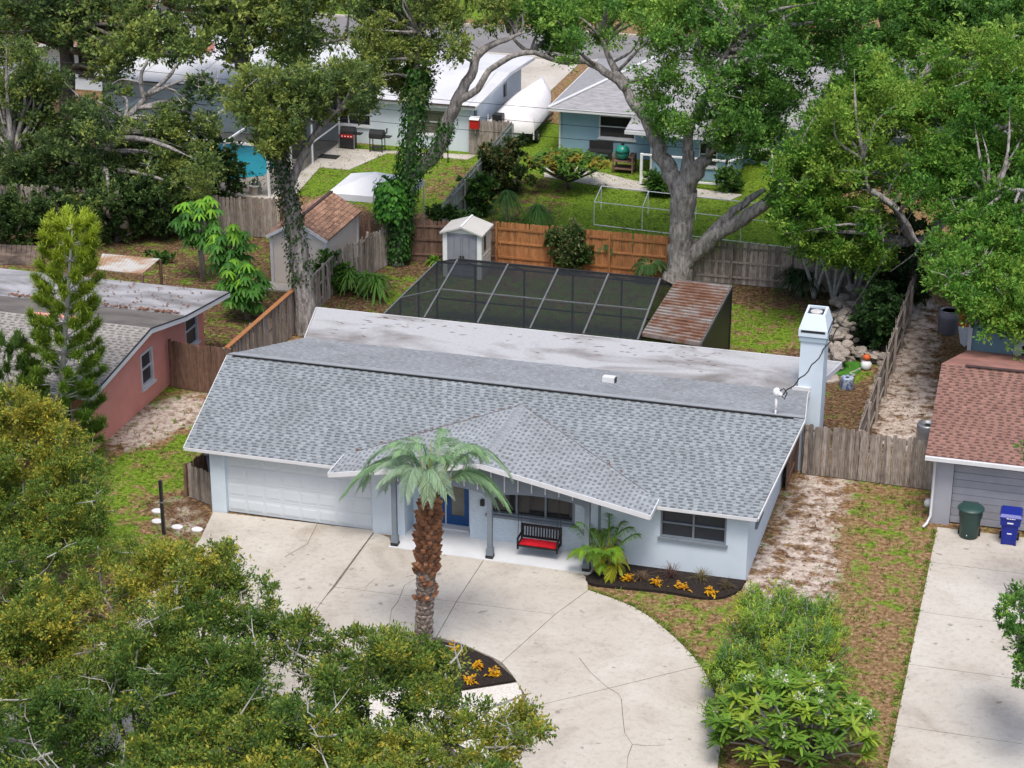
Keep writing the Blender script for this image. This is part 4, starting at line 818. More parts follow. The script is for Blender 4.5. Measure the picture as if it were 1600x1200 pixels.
def board(x, y, z0, z1, m, nm):
    o_ = []; 
    for s in (1, -1):
        for w_, zz in (prf if s > 0 else prf[::-1]):
            if z0 <= zz <= z1: o_.append((s*w_, zz))
    b = MB(); n = len(o_); b.v = [(x+a, y+zz*0.12, zz) for a, zz in o_]+[(x+a, y+0.06+zz*0.12, zz) for a, zz in o_]; b.f = [tuple(range(n)), tuple(range(2*n-1, n-1, -1))]+[(i, n+i, n+(i+1) % n, (i+1) % n) for i in range(n)]; return part(nm, b, m, pb_)
board(21.9, 21.2, 0, 0.9, 'print_white', 'tail'); board(21.9, 21.2, 0.8, 2.0, 'orange_paint', 'nose')
ho = MB().tube([(22.2, 16.0, 1.6), (22.05, 15.9, 1.2), (22.0, 15.9, 0.6), (22.12, 15.95, 0.1), (22.3, 15.9, 0.03)], 0.03, 8); solo('garden_hose', ho, 'pvc', 'white hose hanging beside the teal wall corner', 'hose', (22.1, 15.95, 0), smooth=True)
# ================================================================== POOL CAGE AND CARPORT BEHIND THE HOUSE
PC = thing('screen_enclosure', 'black insect-screen pool cage with grey beams behind the flat roof', 'screen enclosure', (6.3, 15, 0))
fy, ry_, by = 11.9, 16.15, 18.45; fz, rz_, bz = 2.62, 3.42, 2.40; xs_ = [3.25, 5.25, 7.2, 9.15, 11.12]; xt = [3.2, 5.18, 7.12, 9.05, 11.0]; XL_, XR = 1.62, 11.05
FL, BL, BR = (XL_, fy+0.25, 2.5), (XL_+0.02, by, bz), (11.0, by, bz)
fr = [(x, fy, fz) for x in xs_]; tp = [(x, ry_, rz_) for x in xt]
def mid(a, b, t=0.5): return tuple(np.array(a)*(1-t)+np.array(b)*t)
def pane(pts, dz=-0.01): 
    b = MB(); b.quad(*[(p[0], p[1], p[2]+dz) for p in pts]); return part('screen_panel', b, 'screen', PC)
for a, b in zip(range(4), range(1, 5)):
    ma, mb_ = mid(fr[a], tp[a], 0.48), mid(fr[b], tp[b], 0.48); pane([fr[a], fr[b], mb_, ma]); pane([ma, mb_, tp[b], tp[a]])
    part('purlin', MB().bar(ma, mb_, 0.05, 0.04), 'cage_beam', PC)
    pane([tp[a], tp[b], (xt[b], by, bz), (xt[a], by, bz)]); pane([(xt[a], by, bz), (xt[b], by, bz), (xt[b], by, 0.1), (xt[a], by, 0.1)])
for a in range(5): part('beam', MB().bar(fr[a], tp[a], 0.06, 0.07), 'cage_beam', PC); part('beam', MB().bar(tp[a], (xt[a], by, bz), 0.05, 0.05), 'black_metal', PC)
part('ridge_beam', MB().bar(tp[0], tp[4], 0.06, 0.08), 'black_metal', PC); part('rear_beam', MB().bar(BL, BR, 0.06, 0.06), 'black_metal', PC)
ml, mf = mid(FL, BL, 0.3), mid(fr[0], tp[0], 0.48)
pane([FL, fr[0], mf, ml]); pane([ml, mf, tp[0], BL])
part('beam', MB().bar(FL, BL, 0.06, 0.05), 'cage_beam', PC); part('beam', MB().bar(BL, tp[0], 0.05, 0.05), 'black_metal', PC); part('purlin', MB().bar(ml, mf, 0.04, 0.04), 'cage_beam', PC)
pane([tp[0], BL, (xt[0], by, bz)]); pane([FL, BL, (BL[0], BL[1], 0.1), (FL[0], FL[1], 0.1)]); pane([BL, (xt[0], by, bz), (xt[0], by, 0.1), (BL[0], BL[1], 0.1)])
pane([fr[4], tp[4], BR, (XR, by, 0.1), (XR, fy, 0.1)])
for y in (fy+0.3, 14.0, ry_, by): part('post', MB().box(XL_-0.03, XL_+0.03, y-0.03, y+0.03, 0.03, 2.44), 'black_metal', PC)
for x in xt: part('post', MB().box(x-0.035, x+0.035, by-0.03, by+0.03, 0.03, 2.38), 'black_metal', PC)
part('chair_rail', MB().bar((XL_, by, 0.9), (XR, by, 0.9), 0.05, 0.05), 'black_metal', PC)
mat('pan_dark', (0.035, 0.022, 0.018), (0.015, 0.012, 0.011), scale=3, rough=0.9, world=True)
CP = thing('carport', 'lean-to with rusty ribbed metal roof and black screened side', 'carport', (12.2, 15, 0))
q = [Vector(G(1004, 524, 2.55)), Vector(G(1094, 540, 2.55)), Vector(G(1143, 449, 2.55)), Vector(G(1058, 440, 2.55))]; q[0].y = max(q[0].y, 11.9); N = 20
for k in range(N):
    t0, t1 = k/N, (k+1)/N; a, b, c, d = q[0].lerp(q[3], t0), q[1].lerp(q[2], t0), q[1].lerp(q[2], t1), q[0].lerp(q[3], t1)
    pan = MB().slab([a, b, c, d], 0.03); 
    part('roof_pan', pan, 'pan_dark', CP)
    part('roof_rib', MB().bar(a+Vector((0, 0, 0.06)), b+Vector((0, 0, 0.07)), 0.13, 0.15), 'rust_metal', CP)
for a, b in ((q[0], q[3]), (q[1], q[2]), (q[3], q[2])): part('edge_beam', MB().bar(a+Vector((0, 0, 0.02)), b+Vector((0, 0, 0.02)), 0.07, 0.12), 'cage_beam', CP)
for p in q: part('post', MB().box(p.x-0.04, p.x+0.04, p.y-0.04, p.y+0.04, 0, 2.5), 'black_metal', CP)
part('side_screen', MB().quad(q[1], q[2], (q[2].x, q[2].y, 0.02), (q[1].x, q[1].y, 0.02)), 'black_metal', CP)
tw = MB()
for i in range(60):
    p = q[0].lerp(q[1], random.random()).lerp(q[3].lerp(q[2], random.random()), random.betavariate(1.2, 1.6)); a = random.uniform(0, 3.1); l_ = random.uniform(0.05, 0.3); tw.bar(p+Vector((-l_*math.cos(a), -l_*math.sin(a), 0.1)), p+Vector((l_*math.cos(a), l_*math.sin(a), 0.1)), 0.018)
part('twigs', tw, 'litter', CP, kind='stuff')
# ================================================================== SHEDS
GSd = thing('plastic_shed', 'grey plastic garden shed with double doors at the back fence', 'shed', (1.2, 24.0, 0)); x0, x1, y0, y1 = 0.32, 1.98, 23.35, 24.75
sf = Frame((0, y0, 0), (1, 0, 0), (0, -1, 0)); part('wall', MB().box(x0, x1, y0+0.05, y1, 0, 1.95), 'plastic_light', GSd)
for x in (x0, x1-0.17): part('corner_post', MB().box(x-0.01, x+0.18, y0, y0+0.049, 0, 1.96), 'print_white', GSd)
for k in range(2):
    a = x0+0.18+k*0.655; d = part('door', sf.box(MB(), a, a+0.645, 0.05, 1.88, -0.045, -0.01), 'plastic_grey', GSd)
    for i in range(2): part('panel', sf.box(MB(), a+0.06+i*0.29, a+0.29+i*0.29, 0.8, 1.75, -0.009, 0.02), 'plastic_grey', d)
    for j in range(3): part('panel', sf.box(MB(), a+0.06, a+0.58, 0.12+j*0.2, 0.28+j*0.2, -0.009, 0.015), 'plastic_grey', d)
    part('handle', sf.box(MB(), a+(0.55 if k == 0 else 0.02), a+(0.62 if k == 0 else 0.09), 0.72, 0.98, 0.0, 0.06), 'black_metal', d)
xm = (x0+x1)/2; rfz = 2.28
for s, xe in ((-1, x0-0.1), (1, x1+0.1)): part('roof', MB().slab([(xm, y0-0.15, rfz), (xm, y1+0.1, rfz), (xe, y1+0.1, 1.98), (xe, y0-0.15, 1.98)], 0.07), 'plastic_light', GSd)
part('roof_ridge', MB().bar((xm, y0-0.16, rfz+0.01), (xm, y1+0.1, rfz+0.01), 0.09, 0.05), 'print_white', GSd); part('gable', MB().quad((x0, y0, 1.95), (x1, y0, 1.95), (xm, y0, 2.22)), 'print_white', GSd)
part('side_window', MB().box(x1, x1+0.02, 23.75, 23.98, 1.15, 1.75), 'black_metal', GSd)
for j in range(5): part('siding', MB().box(x1, x1+0.018, 23.5, 24.65, 0.12+j*0.18, 0.26+j*0.18), 'plastic_light', GSd)
TS = thing('tan_shed', 'tan garden shed with white trim and brown tiled roof', 'shed', (-5, 22, 0)); x0, x1, y0, y1 = -6.15, -3.85, 20.6, 24.4
part('wall', MB().box(x0, x1, y0, y1, 0, 2.2), 'tan_wall', TS); xm = (x0+x1)/2
part('gable', MB().quad((x0, y0-0.003, 2.2), (x1, y0-0.003, 2.2), (xm, y0-0.003, 2.82)), 'tan_wall', TS)
for a, b in (((x0-0.02, y0-0.03, 0), (x0-0.02, y0-0.03, 2.2)), ((x1+0.02, y0-0.03, 0), (x1+0.02, y0-0.03, 2.2)), ((x1+0.02, y1, 0), (x1+0.02, y1, 2.2))): part('corner_trim', MB().bar(a, b, 0.12, 0.12), 'trim_white', TS)
part('trim', MB().bar((x0, y0-0.03, 2.16), (x1, y0-0.03, 2.16), 0.05, 0.12), 'trim_white', TS); part('slab', MB().box(x0-0.7, x1-0.4, y0-0.9, y0-0.05, -0.02, 0.07), 'concrete', TS)
TILE = {}
for s, xe in ((-1, x0-0.18), (1, x1+0.18)):
    rz0, rz1 = 2.12, 2.86; r_ = part('roof', MB().slab([(xm, y0-0.2, rz1), (xm, y1+0.15, rz1), (xe, y1+0.15, rz0), (xe, y0-0.2, rz0)], 0.05), 'tile_tan', TS)
    part('rake_board', MB().bar((xm, y0-0.215, rz1-0.06), (xe, y0-0.215, rz0-0.06), 0.03, 0.13), 'trim_white', r_)
    nr, ncol = 8, 18; dv = Vector((xm-xe, 0, rz1-rz0))/nr; ang = math.atan2(rz1-rz0, abs(xm-xe))
    for r in range(nr):
        for c in range(ncol):
            k = (s, random.randrange(3))
            if k not in TILE:
                b = MB(); wy = (y1-y0+0.35)/ncol*0.93; hx = dv.length*1.05
                b.box8([(0, 0, 0.004), (hx, 0, 0.004), (hx, wy, 0.004), (0, wy, 0.004), (0, 0.03, 0.05), (hx, 0.03, 0.02), (hx, wy-0.03, 0.02), (0, wy-0.03, 0.05)]); TILE[k] = b.mesh('roof_tile'); TILE[k].materials.append(MATS['tile_tan'])
            p = Vector((xe, y0-0.2+(y1-y0+0.35)*c/ncol, rz0))+dv*r
            if s < 0: ob = link('roof_tile', TILE[k], None, r_, tuple(p-Vector(WL[r_]))); ob.rotation_euler = (0, -ang, 0)
            else: p.y += (y1-y0+0.35)/ncol*0.93; ob = link('roof_tile', TILE[k], None, r_, tuple(p-Vector(WL[r_]))); ob.rotation_euler = Matrix(((-math.cos(ang), 0, math.sin(ang)), (0, -1, 0), (math.sin(ang), 0, math.cos(ang)))).to_euler()
part('ridge_cap', MB().bar((xm, y0-0.2, rz1+0.02), (xm, y1+0.15, rz1+0.02), 0.14, 0.06), 'ridge_dark', TS)
CN = thing('canopy_tent', 'white fabric canopy tent on the lawn behind the tan shed', 'canopy', (-4.3, 28.2, 0)); cx, cy, hw = -4.3, 28.2, 1.7
b = MB(); b.v = [(cx-hw, cy-hw*0.9, 2.1), (cx+hw, cy-hw*0.9, 2.1), (cx+hw, cy+hw*0.9, 2.1), (cx-hw, cy+hw*0.9, 2.1), (cx, cy, 2.75)]; b.f = [(0, 1, 4), (1, 2, 4), (2, 3, 4), (3, 0, 4)]; part('top', b, 'canopy_white', CN)
for i in range(4): a, c = b.v[i], b.v[(i+1) % 4]; part('valance', MB().quad(a, c, (c[0], c[1], 1.82), (a[0], a[1], 1.82)), 'canopy_white', CN); part('leg', MB().box(a[0]-0.025, a[0]+0.025, a[1]-0.025, a[1]+0.025, 0, 2.08), 'pvc', CN)
# ================================================================== WHITE HOUSE (rear left) WITH POOL
WH = thing('white_house', 'white ranch house with broad white roof behind the left rear lawn', 'house', (-13, 46, 0))
wf = Frame((0, 41.4, 0), (1, 0, 0), (0, -1, 0)); part('wall', wall(wf, -24, -4.0, 0, 2.4, 0.2, [(-11.6, -9.2, 0.9, 2.05), (-7.0, -5.1, 0.75, 2.05)]), 'white_wall', WH)
window(WH, wf, -11.6, -9.2, 0.9, 2.05, 2, 2); window(WH, wf, -7.0, -5.1, 0.75, 2.05, 1, 2, 'trim_white', 'glass_frost')
ws = Frame((-4.0, 41.4, 0), (0, 1, 0), (1, 0, 0)); part('wall', wall(ws, 0.2, 9.6, 0, 2.4, 0.2, [(0.7, 1.3, 1.2, 2.0), (6.0, 6.8, 1.1, 2.0)]), 'white_wall', WH); window(WH, ws, 0.7, 1.3, 1.2, 2.0, 1, 1); window(WH, ws, 6.0, 6.8, 1.1, 2.0, 1, 1)
wr = part('roof', MB().slab([(-24.5, 41.0, 2.45), (-3.55, 41.0, 2.45), (-3.3, 46.3, 2.95), (-24.5, 46.3, 2.95)], 0.1), 'roof_white', WH); part('rear_deck', MB().slab([(-24.5, 46.303, 2.95), (-3.3, 46.303, 2.95), (-3.4, 51.5, 2.55), (-24.5, 51.5, 2.55)], 0.1), 'roof_white', wr)
part('fascia', MB().bar((-24.5, 40.985, 2.38), (-3.55, 40.985, 2.38), 0.03, 0.18), 'trim_white', wr); part('gutter', MB().bar((-24.5, 40.93, 2.47), (-3.55, 40.93, 2.47), 0.08, 0.05), 'ridge_dark', wr)
part('rake_board', MB().bar((-3.54, 41.0, 2.36), (-3.29, 46.3, 2.86), 0.03, 0.16), 'trim_white', wr); part('rake_board', MB().bar((-3.29, 46.3, 2.86), (-3.39, 51.5, 2.46), 0.03, 0.16), 'trim_white', wr)
for i in range(7): x = -22+i*3.0; part('roof_seam', MB().bar((x, 41.05, 2.475), (x, 46.2, 2.965), 0.05, 0.03), 'roof_white', wr)
part('vent_box', MB().box(-20.8, -19.9, 46.0, 46.7, 2.9, 3.35), 'pink_wall', wr)
WC = thing('screen_enclosure', 'white-framed screen enclosure round the turquoise pool', 'screen enclosure', (-13, 36, 0))
cxs = [-20.0, -17.6, -15.2, -12.9, -10.75]; cys = [31.5, 34.3, 37.1, 40.9]
for x in cxs: part('post', MB().box(x-0.05, x+0.05, cys[0]-0.05, cys[0]+0.05, 0, 2.5), 'pvc', WC); part('roof_beam', MB().bar((x, cys[0], 2.5), (x, 40.9, 2.5), 0.08, 0.08), 'pvc', WC)
for y in cys[1:]: part('post', MB().box(-10.8, -10.7, y-0.05, y+0.05, 0, 2.5), 'pvc', WC)
part('eave_beam', MB().bar((-20.0, cys[0], 2.5), (-10.75, cys[0], 2.5), 0.1, 0.1), 'pvc', WC); part('eave_beam', MB().bar((-10.75, cys[0], 2.5), (-10.75, 40.9, 2.5), 0.1, 0.1), 'pvc', WC); part('mid_rail', MB().bar((-10.75, 37.1, 1.1), (-10.75, 40.9, 1.1), 0.06, 0.06), 'pvc', WC)
for a, b in zip(cys, cys[1:]): part('screen_panel', MB().quad((-10.75, a+0.05, 0.1), (-10.75, b-0.05, 0.1), (-10.75, b-0.05, 2.45), (-10.75, a+0.05, 2.45)), 'screen', WC)
for a, b in zip(cxs, cxs[1:]): part('screen_panel', MB().quad((a+0.05, cys[0], 0.1), (b-0.05, cys[0], 0.1), (b-0.05, cys[0], 2.45), (a+0.05, cys[0], 2.45)), 'screen_far', WC)
struct('pool_deck', MB().box(-20.2, -10.3, 31.2, 41.15, -0.04, 0.04), 'concrete'); struct('pool_water', MB().poly(ccw([(-19, 34.4), (-16, 33.2), (-13.6, 33.6), (-12.3, 34.6), (-12.4, 36.8), (-13.6, 38.8), (-16, 39.4), (-19, 38.4)]), -0.02, 0.05), 'pool_water')
pp = thing('planter_pot', 'grey planter pot on the pool deck', 'pot', G(399, 305)); part('pot', MB().lathe(pp.location, [(0.2, 0), (0.24, 0.05), (0.28, 0.45), (0.31, 0.47), (0.31, 0.52), (0.26, 0.52)], 16), 'plastic_light', pp, True)
def grill(loc, lab, red):
    x, y, z = loc; t = thing('barbecue_grill', lab, 'grill', loc)
    part('cart', MB().box(x-0.45, x+0.35, y-0.25, y+0.25, 0.1, 0.75) if red else MB().box(x-0.35, x+0.35, y-0.25, y+0.25, 0.72, 0.78), 'black_metal', t)
    lid = MB(); N = 8
    for i in range(N+1): th = math.pi*i/N; lid.v += [(x-0.36, y-0.27*math.cos(th), 0.85+0.3*math.sin(th)), (x+0.36, y-0.27*math.cos(th), 0.85+0.3*math.sin(th))]
    lid.f = [(2*i, 2*i+1, 2*i+3, 2*i+2) for i in range(N)]+[tuple(range(0, 2*N+2, 2)), tuple(range(2*N+1, 0, -2))]; part('lid', lid, 'black_metal', t); part('firebox', MB().box(x-0.36, x+0.36, y-0.27, y+0.27, 0.76, 0.848), 'black_metal', t)
    if red:
        part('panel', MB().box(x-0.34, x+0.34, y-0.275, y-0.255, 0.62, 0.80), 'red_paint', t)
        for i in range(4): part('knob', MB().lathe((x-0.24+i*0.16, y-0.29, 0.70), [(0.02, -0.03), (0.035, 0), (0.02, 0.03)], 8), 'print_white', t)
        for s in (-1, 1): part('leg', MB().box(x+s*0.40-0.02, x+s*0.40+0.02, y-0.30, y-0.26, 0, 0.8), 'grey_metal', t)
    else:
        for a in (-1, 1):
            for c in (-1, 1): part('leg', MB().box(x+a*0.32-0.02, x+a*0.32+0.02, y+c*0.22-0.02, y+c*0.22+0.02, 0, 0.72), 'black_metal', t)
        part('lower_shelf', MB().box(x-0.3, x+0.3, y-0.2, y+0.2, 0.24, 0.27), 'black_metal', t); part('chimney', MB().tube([(x+0.3, y, 0.98), (x+0.5, y, 1.0), (x+0.52, y, 1.25)], 0.04, 8), 'black_metal', t)
    part('side_shelf', MB().box(x+0.37, x+0.72, y-0.22, y+0.22, 0.80, 0.83), 'black_metal', t)
grill(G(545, 232), 'black gas grill with red control panel on the patio', True); grill(G(590, 237), 'small black smoker grill on thin legs beside the red-panelled one', False)
solo('door_mat', MB().box(*sum([[G(514, 246)[0]-0.5, G(514, 246)[0]+0.5], [G(514, 246)[1]-0.35, G(514, 246)[1]+0.35]], []), 0.036, 0.05), 'rubber', 'dark door mat on the pale patio by the screen door', 'mat', G(514, 246))
fd = thing('bird_feeder', 'thin black feeder pole on the lawn before the white house', 'feeder', G(700, 255)); part('pole', MB().lathe(fd.location, [(0.03, 0), (0.03, 0.9)], 8), 'black_metal', fd); part('dish', MB().lathe(tuple(Vector(fd.location)+Vector((0, 0, 0.9))), [(0.05, 0), (0.16, 0.08), (0.05, 0.3)], 10), 'black_metal', fd)
# boat under its cover on a trailer
BT = thing('covered_boat', 'motor boat under a white tarpaulin on a trailer beside the white house', 'boat', (-2.35, 45.8, 0))
bx, b = -2.35, MB(); secs = []
for t in np.linspace(0, 1, 9):
    y = 42.9+6.4*t; wd = 1.15*(1-max(0, t-0.45)**2*2.6) if t < 0.98 else 0.15; zl = 0.75+0.55*t*t; pk = 1.75+0.35*math.sin(math.pi*min(t*1.3, 1))+0.3*t
    secs.append([(bx-wd, y, zl), (bx-wd*1.02, y, zl+0.45), (bx-wd*0.5, y, (zl+0.45+pk)/2+0.1), (bx, y, pk), (bx+wd*0.5, y, (zl+0.45+pk)/2+0.1), (bx+wd*1.02, y, zl+0.45), (bx+wd, y, zl)])
for s in secs: b.v += s
for i in range(len(secs)-1):
    for j in range(6): a = i*7+j; b.f.append((a, a+1, a+8, a+7))
b.f += [tuple(range(6, -1, -1)), tuple(len(b.v)-7+k for k in range(7))]; part('tarpaulin', b, 'tarp_white', BT, True)
h = MB(); hs = []
for t in np.linspace(0, 1, 7):
    y = 43.0+6.2*t; wd = 1.1*(1-max(0, t-0.45)**2*2.6); zl = 0.8+0.55*t*t; hs.append([(bx-wd, y, zl), (bx, y, 0.42+0.6*t*t), (bx+wd, y, zl)])
for s in hs: h.v += s
for i in range(6): h.f += [(i*3, i*3+1, i*3+4, i*3+3), (i*3+1, i*3+2, i*3+5, i*3+4)]
h.f.append((2, 1, 0)); part('hull', h, 'print_white', BT); part('outboard_motor', MB().box(bx-0.75, bx-0.25, 42.35, 42.85, 0.9, 1.75).box(bx-0.6, bx-0.4, 42.5, 42.75, 0.3, 0.9), 'black_metal', BT)
tr = part('trailer', MB().bar((bx-0.8, 43.0, 0.4), (bx-0.8, 48.4, 0.4), 0.1).bar((bx+0.8, 43.0, 0.4), (bx+0.8, 48.4, 0.4), 0.1).bar((bx-1.15, 44, 0.4), (bx+1.15, 44, 0.4), 0.1).bar((bx-1.0, 43.0, 0.45), (bx+1.0, 43.0, 0.45), 0.12), 'black_metal', BT)
for s in (-1, 1): wl = part('wheel', MB().tube([(bx+s*1.12-0.1, 44.0, 0.32), (bx+s*1.12+0.1, 44.0, 0.32)], 0.32, 16), 'rubber', BT); part('rim', MB().tube([(bx+s*1.12-0.11, 44.0, 0.32), (bx+s*1.12+0.11, 44.0, 0.32)], 0.18, 12), 'grey_metal', wl); part('guide_post', MB().box(bx+s*1.2-0.03, bx+s*1.2+0.03, 43.1, 43.16, 0.4, 1.5), 'pvc', BT)
rc = thing('red_crate', 'red box hung on the gate beside the white house corner', 'box', (-3.55, 40.9, 1.45)); part('box', MB().box(-3.8, -3.35, 40.75, 41.0, 1.4, 1.85), 'red_paint', rc); part('lid', MB().box8([(-3.82, 40.7, 1.852), (-3.33, 40.7, 1.852), (-3.33, 41.0, 1.952), (-3.82, 41.0, 1.952), (-3.82, 40.7, 1.88), (-3.33, 40.7, 1.88), (-3.33, 41.0, 1.98), (-3.82, 41.0, 1.98)]), 'print_white', rc)
# ================================================================== BLUE HOUSE (rear right)
BH = thing('blue_house', 'light blue house with grey hip roof behind the big oak', 'house', (7, 44, 0))
bf = Frame((0, 42.6, 0), (1, 0, 0), (0, -1, 0)); part('wall', wall(bf, 0.4, 5.6, 0, 2.4, 0.2, [(2.35, 4.2, 0.95, 2.1)]), 'blue_wall', BH); window(BH, bf, 2.35, 4.2, 0.95, 2.1, 1, 2)
part('wall', MB().box(0.4, 0.6, 42.8, 52, 0, 2.4), 'blue_wall', BH); part('downspout', MB().box(0.32, 0.40, 42.5, 42.6, 0, 2.3), 'trim_white', BH)
b2 = Frame((0, 39.9, 0), (1, 0, 0), (0, -1, 0)); part('wall', wall(b2, 5.6, 9.6, 0, 2.3, 0.2, [(7.9, 8.8, 0.7, 1.9)]), 'blue_wall', BH); window(BH, b2, 7.9, 8.8, 0.7, 1.9, 1, 2); part('wall', MB().box(5.6, 5.8, 40.1, 42.6, 0, 2.3), 'blue_wall', BH); part('downspout', MB().box(5.55, 5.65, 39.8, 39.9, 0, 2.2), 'trim_white', BH)
b3 = Frame((0, 43.4, 0), (1, 0, 0), (0, -1, 0)); part('wall', wall(b3, 9.6, 22, 0, 2.4, 0.2, [(9.9, 10.8, 0.1, 2.1), (13, 15, 0.9, 2.1)]), 'blue_wall', BH); window(BH, b3, 13, 15, 0.9, 2.1, 2, 2); window(BH, b3, 9.9, 10.8, 0.1, 2.1, 1, 3, sill=False); part('wall', MB().box(9.4, 9.6, 40.1, 43.4, 0, 2.3), 'blue_wall', BH)
br = part('roof', MB().slab([(-0.1, 41.9, 2.45), (24, 41.9, 2.45), (20.5, 47.2, 4.1), (4.2, 47.2, 4.1)], 0.06), 'roof_grey_far', BH)
part('rear_deck', MB().slab([(24, 52.4, 2.45), (-0.1, 52.4, 2.45), (4.2, 47.203, 4.1), (20.5, 47.203, 4.1)], 0.06), 'roof_grey_far', br); part('hip', MB().slab([(-0.1, 52.4, 2.453), (-0.1, 41.9, 2.453), (4.195, 47.2, 4.103)], 0.06), 'roof_grey_far', br)
part('fascia', MB().bar((-0.1, 41.88, 2.38), (24, 41.88, 2.38), 0.04, 0.16), 'trim_white', br); part('fascia', MB().bar((-0.12, 41.9, 2.38), (-0.12, 52.4, 2.38), 0.04, 0.16), 'trim_white', br); part('hip_cap', MB().bar((-0.1, 41.9, 2.48), (4.2, 47.2, 4.13), 0.2, 0.04), 'roof_white', br)
b4 = part('porch_roof', MB().slab([(4.4, 39.2, 2.35), (10.2, 39.2, 2.35), (10.2, 43.2, 2.95), (4.4, 43.2, 2.95)], 0.06), 'roof_flat_pink', BH); part('fascia', MB().bar((4.4, 39.18, 2.28), (10.2, 39.18, 2.28), 0.04, 0.16), 'trim_white', b4)
fp = [V(*G(1003, 300)), V(*G(1118, 300))]
PR = thing('porch_railing', 'white rail frame along the blue house path', 'railing', (8, 38.6, 0))
for x in (5.4, 7.5, 9.6): part('post', MB().box(x-0.06, x+0.06, 38.5, 38.62, 0, 1.5), 'pvc', PR)
part('rail', MB().bar((5.4, 38.56, 1.45), (9.6, 38.56, 1.45), 0.08), 'pvc', PR); part('rail', MB().bar((9.6, 38.56, 1.45), (11.2, 41.6, 1.45), 0.08), 'pvc', PR); part('rail', MB().bar((5.4, 38.56, 0.3), (9.6, 38.56, 0.3), 0.08), 'pvc', PR); part('post', MB().box(11.14, 11.26, 41.54, 41.66, 0, 1.5), 'pvc', PR)
kl = G(972, 268); K = thing('kamado_grill', 'green egg-shaped ceramic grill in a wooden cart', 'grill', kl); x, y, z = kl
part('egg', MB().lathe((x, y, 0.62), [(0.16, 0), (0.30, 0.15), (0.34, 0.32), (0.335, 0.36)], 18), 'kamado_green', K, True); part('lid', MB().lathe((x, y, 1.0), [(0.345, 0), (0.33, 0.12), (0.24, 0.27), (0.10, 0.33)], 18), 'kamado_green', K, True); part('chimney_cap', MB().lathe((x, y, 1.33), [(0.08, 0), (0.08, 0.1), (0.02, 0.12)], 10), 'black_metal', K); part('band', MB().lathe((x, y, 0.965), [(0.35, 0), (0.35, 0.03)], 18), 'black_metal', K)
part('cart_top', MB().box(x-0.42, x-0.36, y-0.4, y+0.4, 0.82, 0.88).box(x+0.36, x+0.62, y-0.4, y+0.4, 0.82, 0.88), 'wood_brown', K); part('cart_shelf', MB().box(x-0.42, x+0.62, y-0.38, y+0.38, 0.2, 0.25).box(x-0.42, x+0.62, y-0.38, y+0.38, 0.56, 0.61), 'wood_brown', K)
for a in (-0.38, 0.58):
    for c in (-0.36, 0.36): part('leg', MB().box(x+a-0.04, x+a+0.04, y+c-0.04, y+c+0.04, 0, 0.82), 'wood_brown', K)
bb = G(937, 250); B_ = thing('covered_bench', 'black covered bench under the blue house window', 'bench', bb); part('seat', MB().box(bb[0]-0.6, bb[0]+0.6, bb[1]-0.3, bb[1]+0.3, 0.4, 0.5), 'black_metal', B_); part('backrest', MB().box(bb[0]-0.6, bb[0]+0.6, bb[1]+0.25, bb[1]+0.32, 0.5, 0.9), 'black_metal', B_)
for s in (-1, 1): part('leg', MB().box(bb[0]+s*0.52-0.05, bb[0]+s*0.52+0.05, bb[1]-0.28, bb[1]+0.28, 0, 0.4), 'black_metal', B_)
# white pipe frame on the rear lawn
PV = thing('pipe_frame', 'long white pipe frame standing on the bright rear lawn', 'frame', G(928, 352)); a = Vector(G(928, 352)); b = Vector(G(1235, 388)); up = Vector((0, 0, 1.1)); dd_ = Vector(G(901, 345))-a; dd_ = Vector((-0.25, 2.4, 0))
for k in range(5):
    p = a.lerp(b, k/4); part('upright', MB().tube([p, p+up], 0.02, 6), 'pvc', PV)
    part('upright', MB().tube([p+dd_, p+dd_+up], 0.02, 6), 'pvc', PV); part('cross_pipe', MB().tube([p+up, p+dd_+up], 0.02, 6), 'pvc', PV)
for o_ in (Vector((0, 0, 0.03)), up, dd_+up): part('long_pipe', MB().tube([a+o_, b+o_], 0.021, 6), 'pvc', PV)
# ================================================================== FAR LEFT HOUSE
FH = thing('brown_roof_house', 'pale blue house with brown roof glimpsed through the top left oaks', 'house', (-29, 49, 0))
ff = Frame((0, 47.2, 0), (1, 0, 0), (0, -1, 0)); part('wall', wall(ff, -40, -26.0, 0, 2.6, 0.2, [(-28.3, -27.3, 0.8, 2.2), (-34, -32.5, 0.9, 2.1)]), 'white_wall', FH); window(FH, ff, -28.3, -27.3, 0.8, 2.2, 2, 3, 'black_metal'); window(FH, ff, -34, -32.5, 0.9, 2.1, 2, 2)
part('wall', MB().box(-26.2, -26.0, 47.4, 56, 0, 2.6), 'white_wall', FH); r_ = part('roof', MB().slab([(-41, 46.4, 2.6), (-25.2, 46.4, 2.6), (-25.2, 51.5, 4.4), (-41, 51.5, 4.4)], 0.08), 'roof_brown_far', FH); part('rear_deck', MB().slab([(-41, 51.503, 4.4), (-25.2, 51.503, 4.4), (-25.2, 56.6, 2.6), (-41, 56.6, 2.6)], 0.08), 'roof_brown_far', r_); gable(-26.0, 0.2, [(47.2, 2.602), (56.0, 2.602), (51.5, 4.28)], 'white_wall', FH)
part('fascia', MB().bar((-41, 46.38, 2.54), (-25.2, 46.38, 2.54), 0.04, 0.16), 'trim_white', r_); part('rake_board', MB().bar((-25.18, 46.4, 2.5), (-25.18, 51.5, 4.3), 0.04, 0.16), 'trim_white', r_)
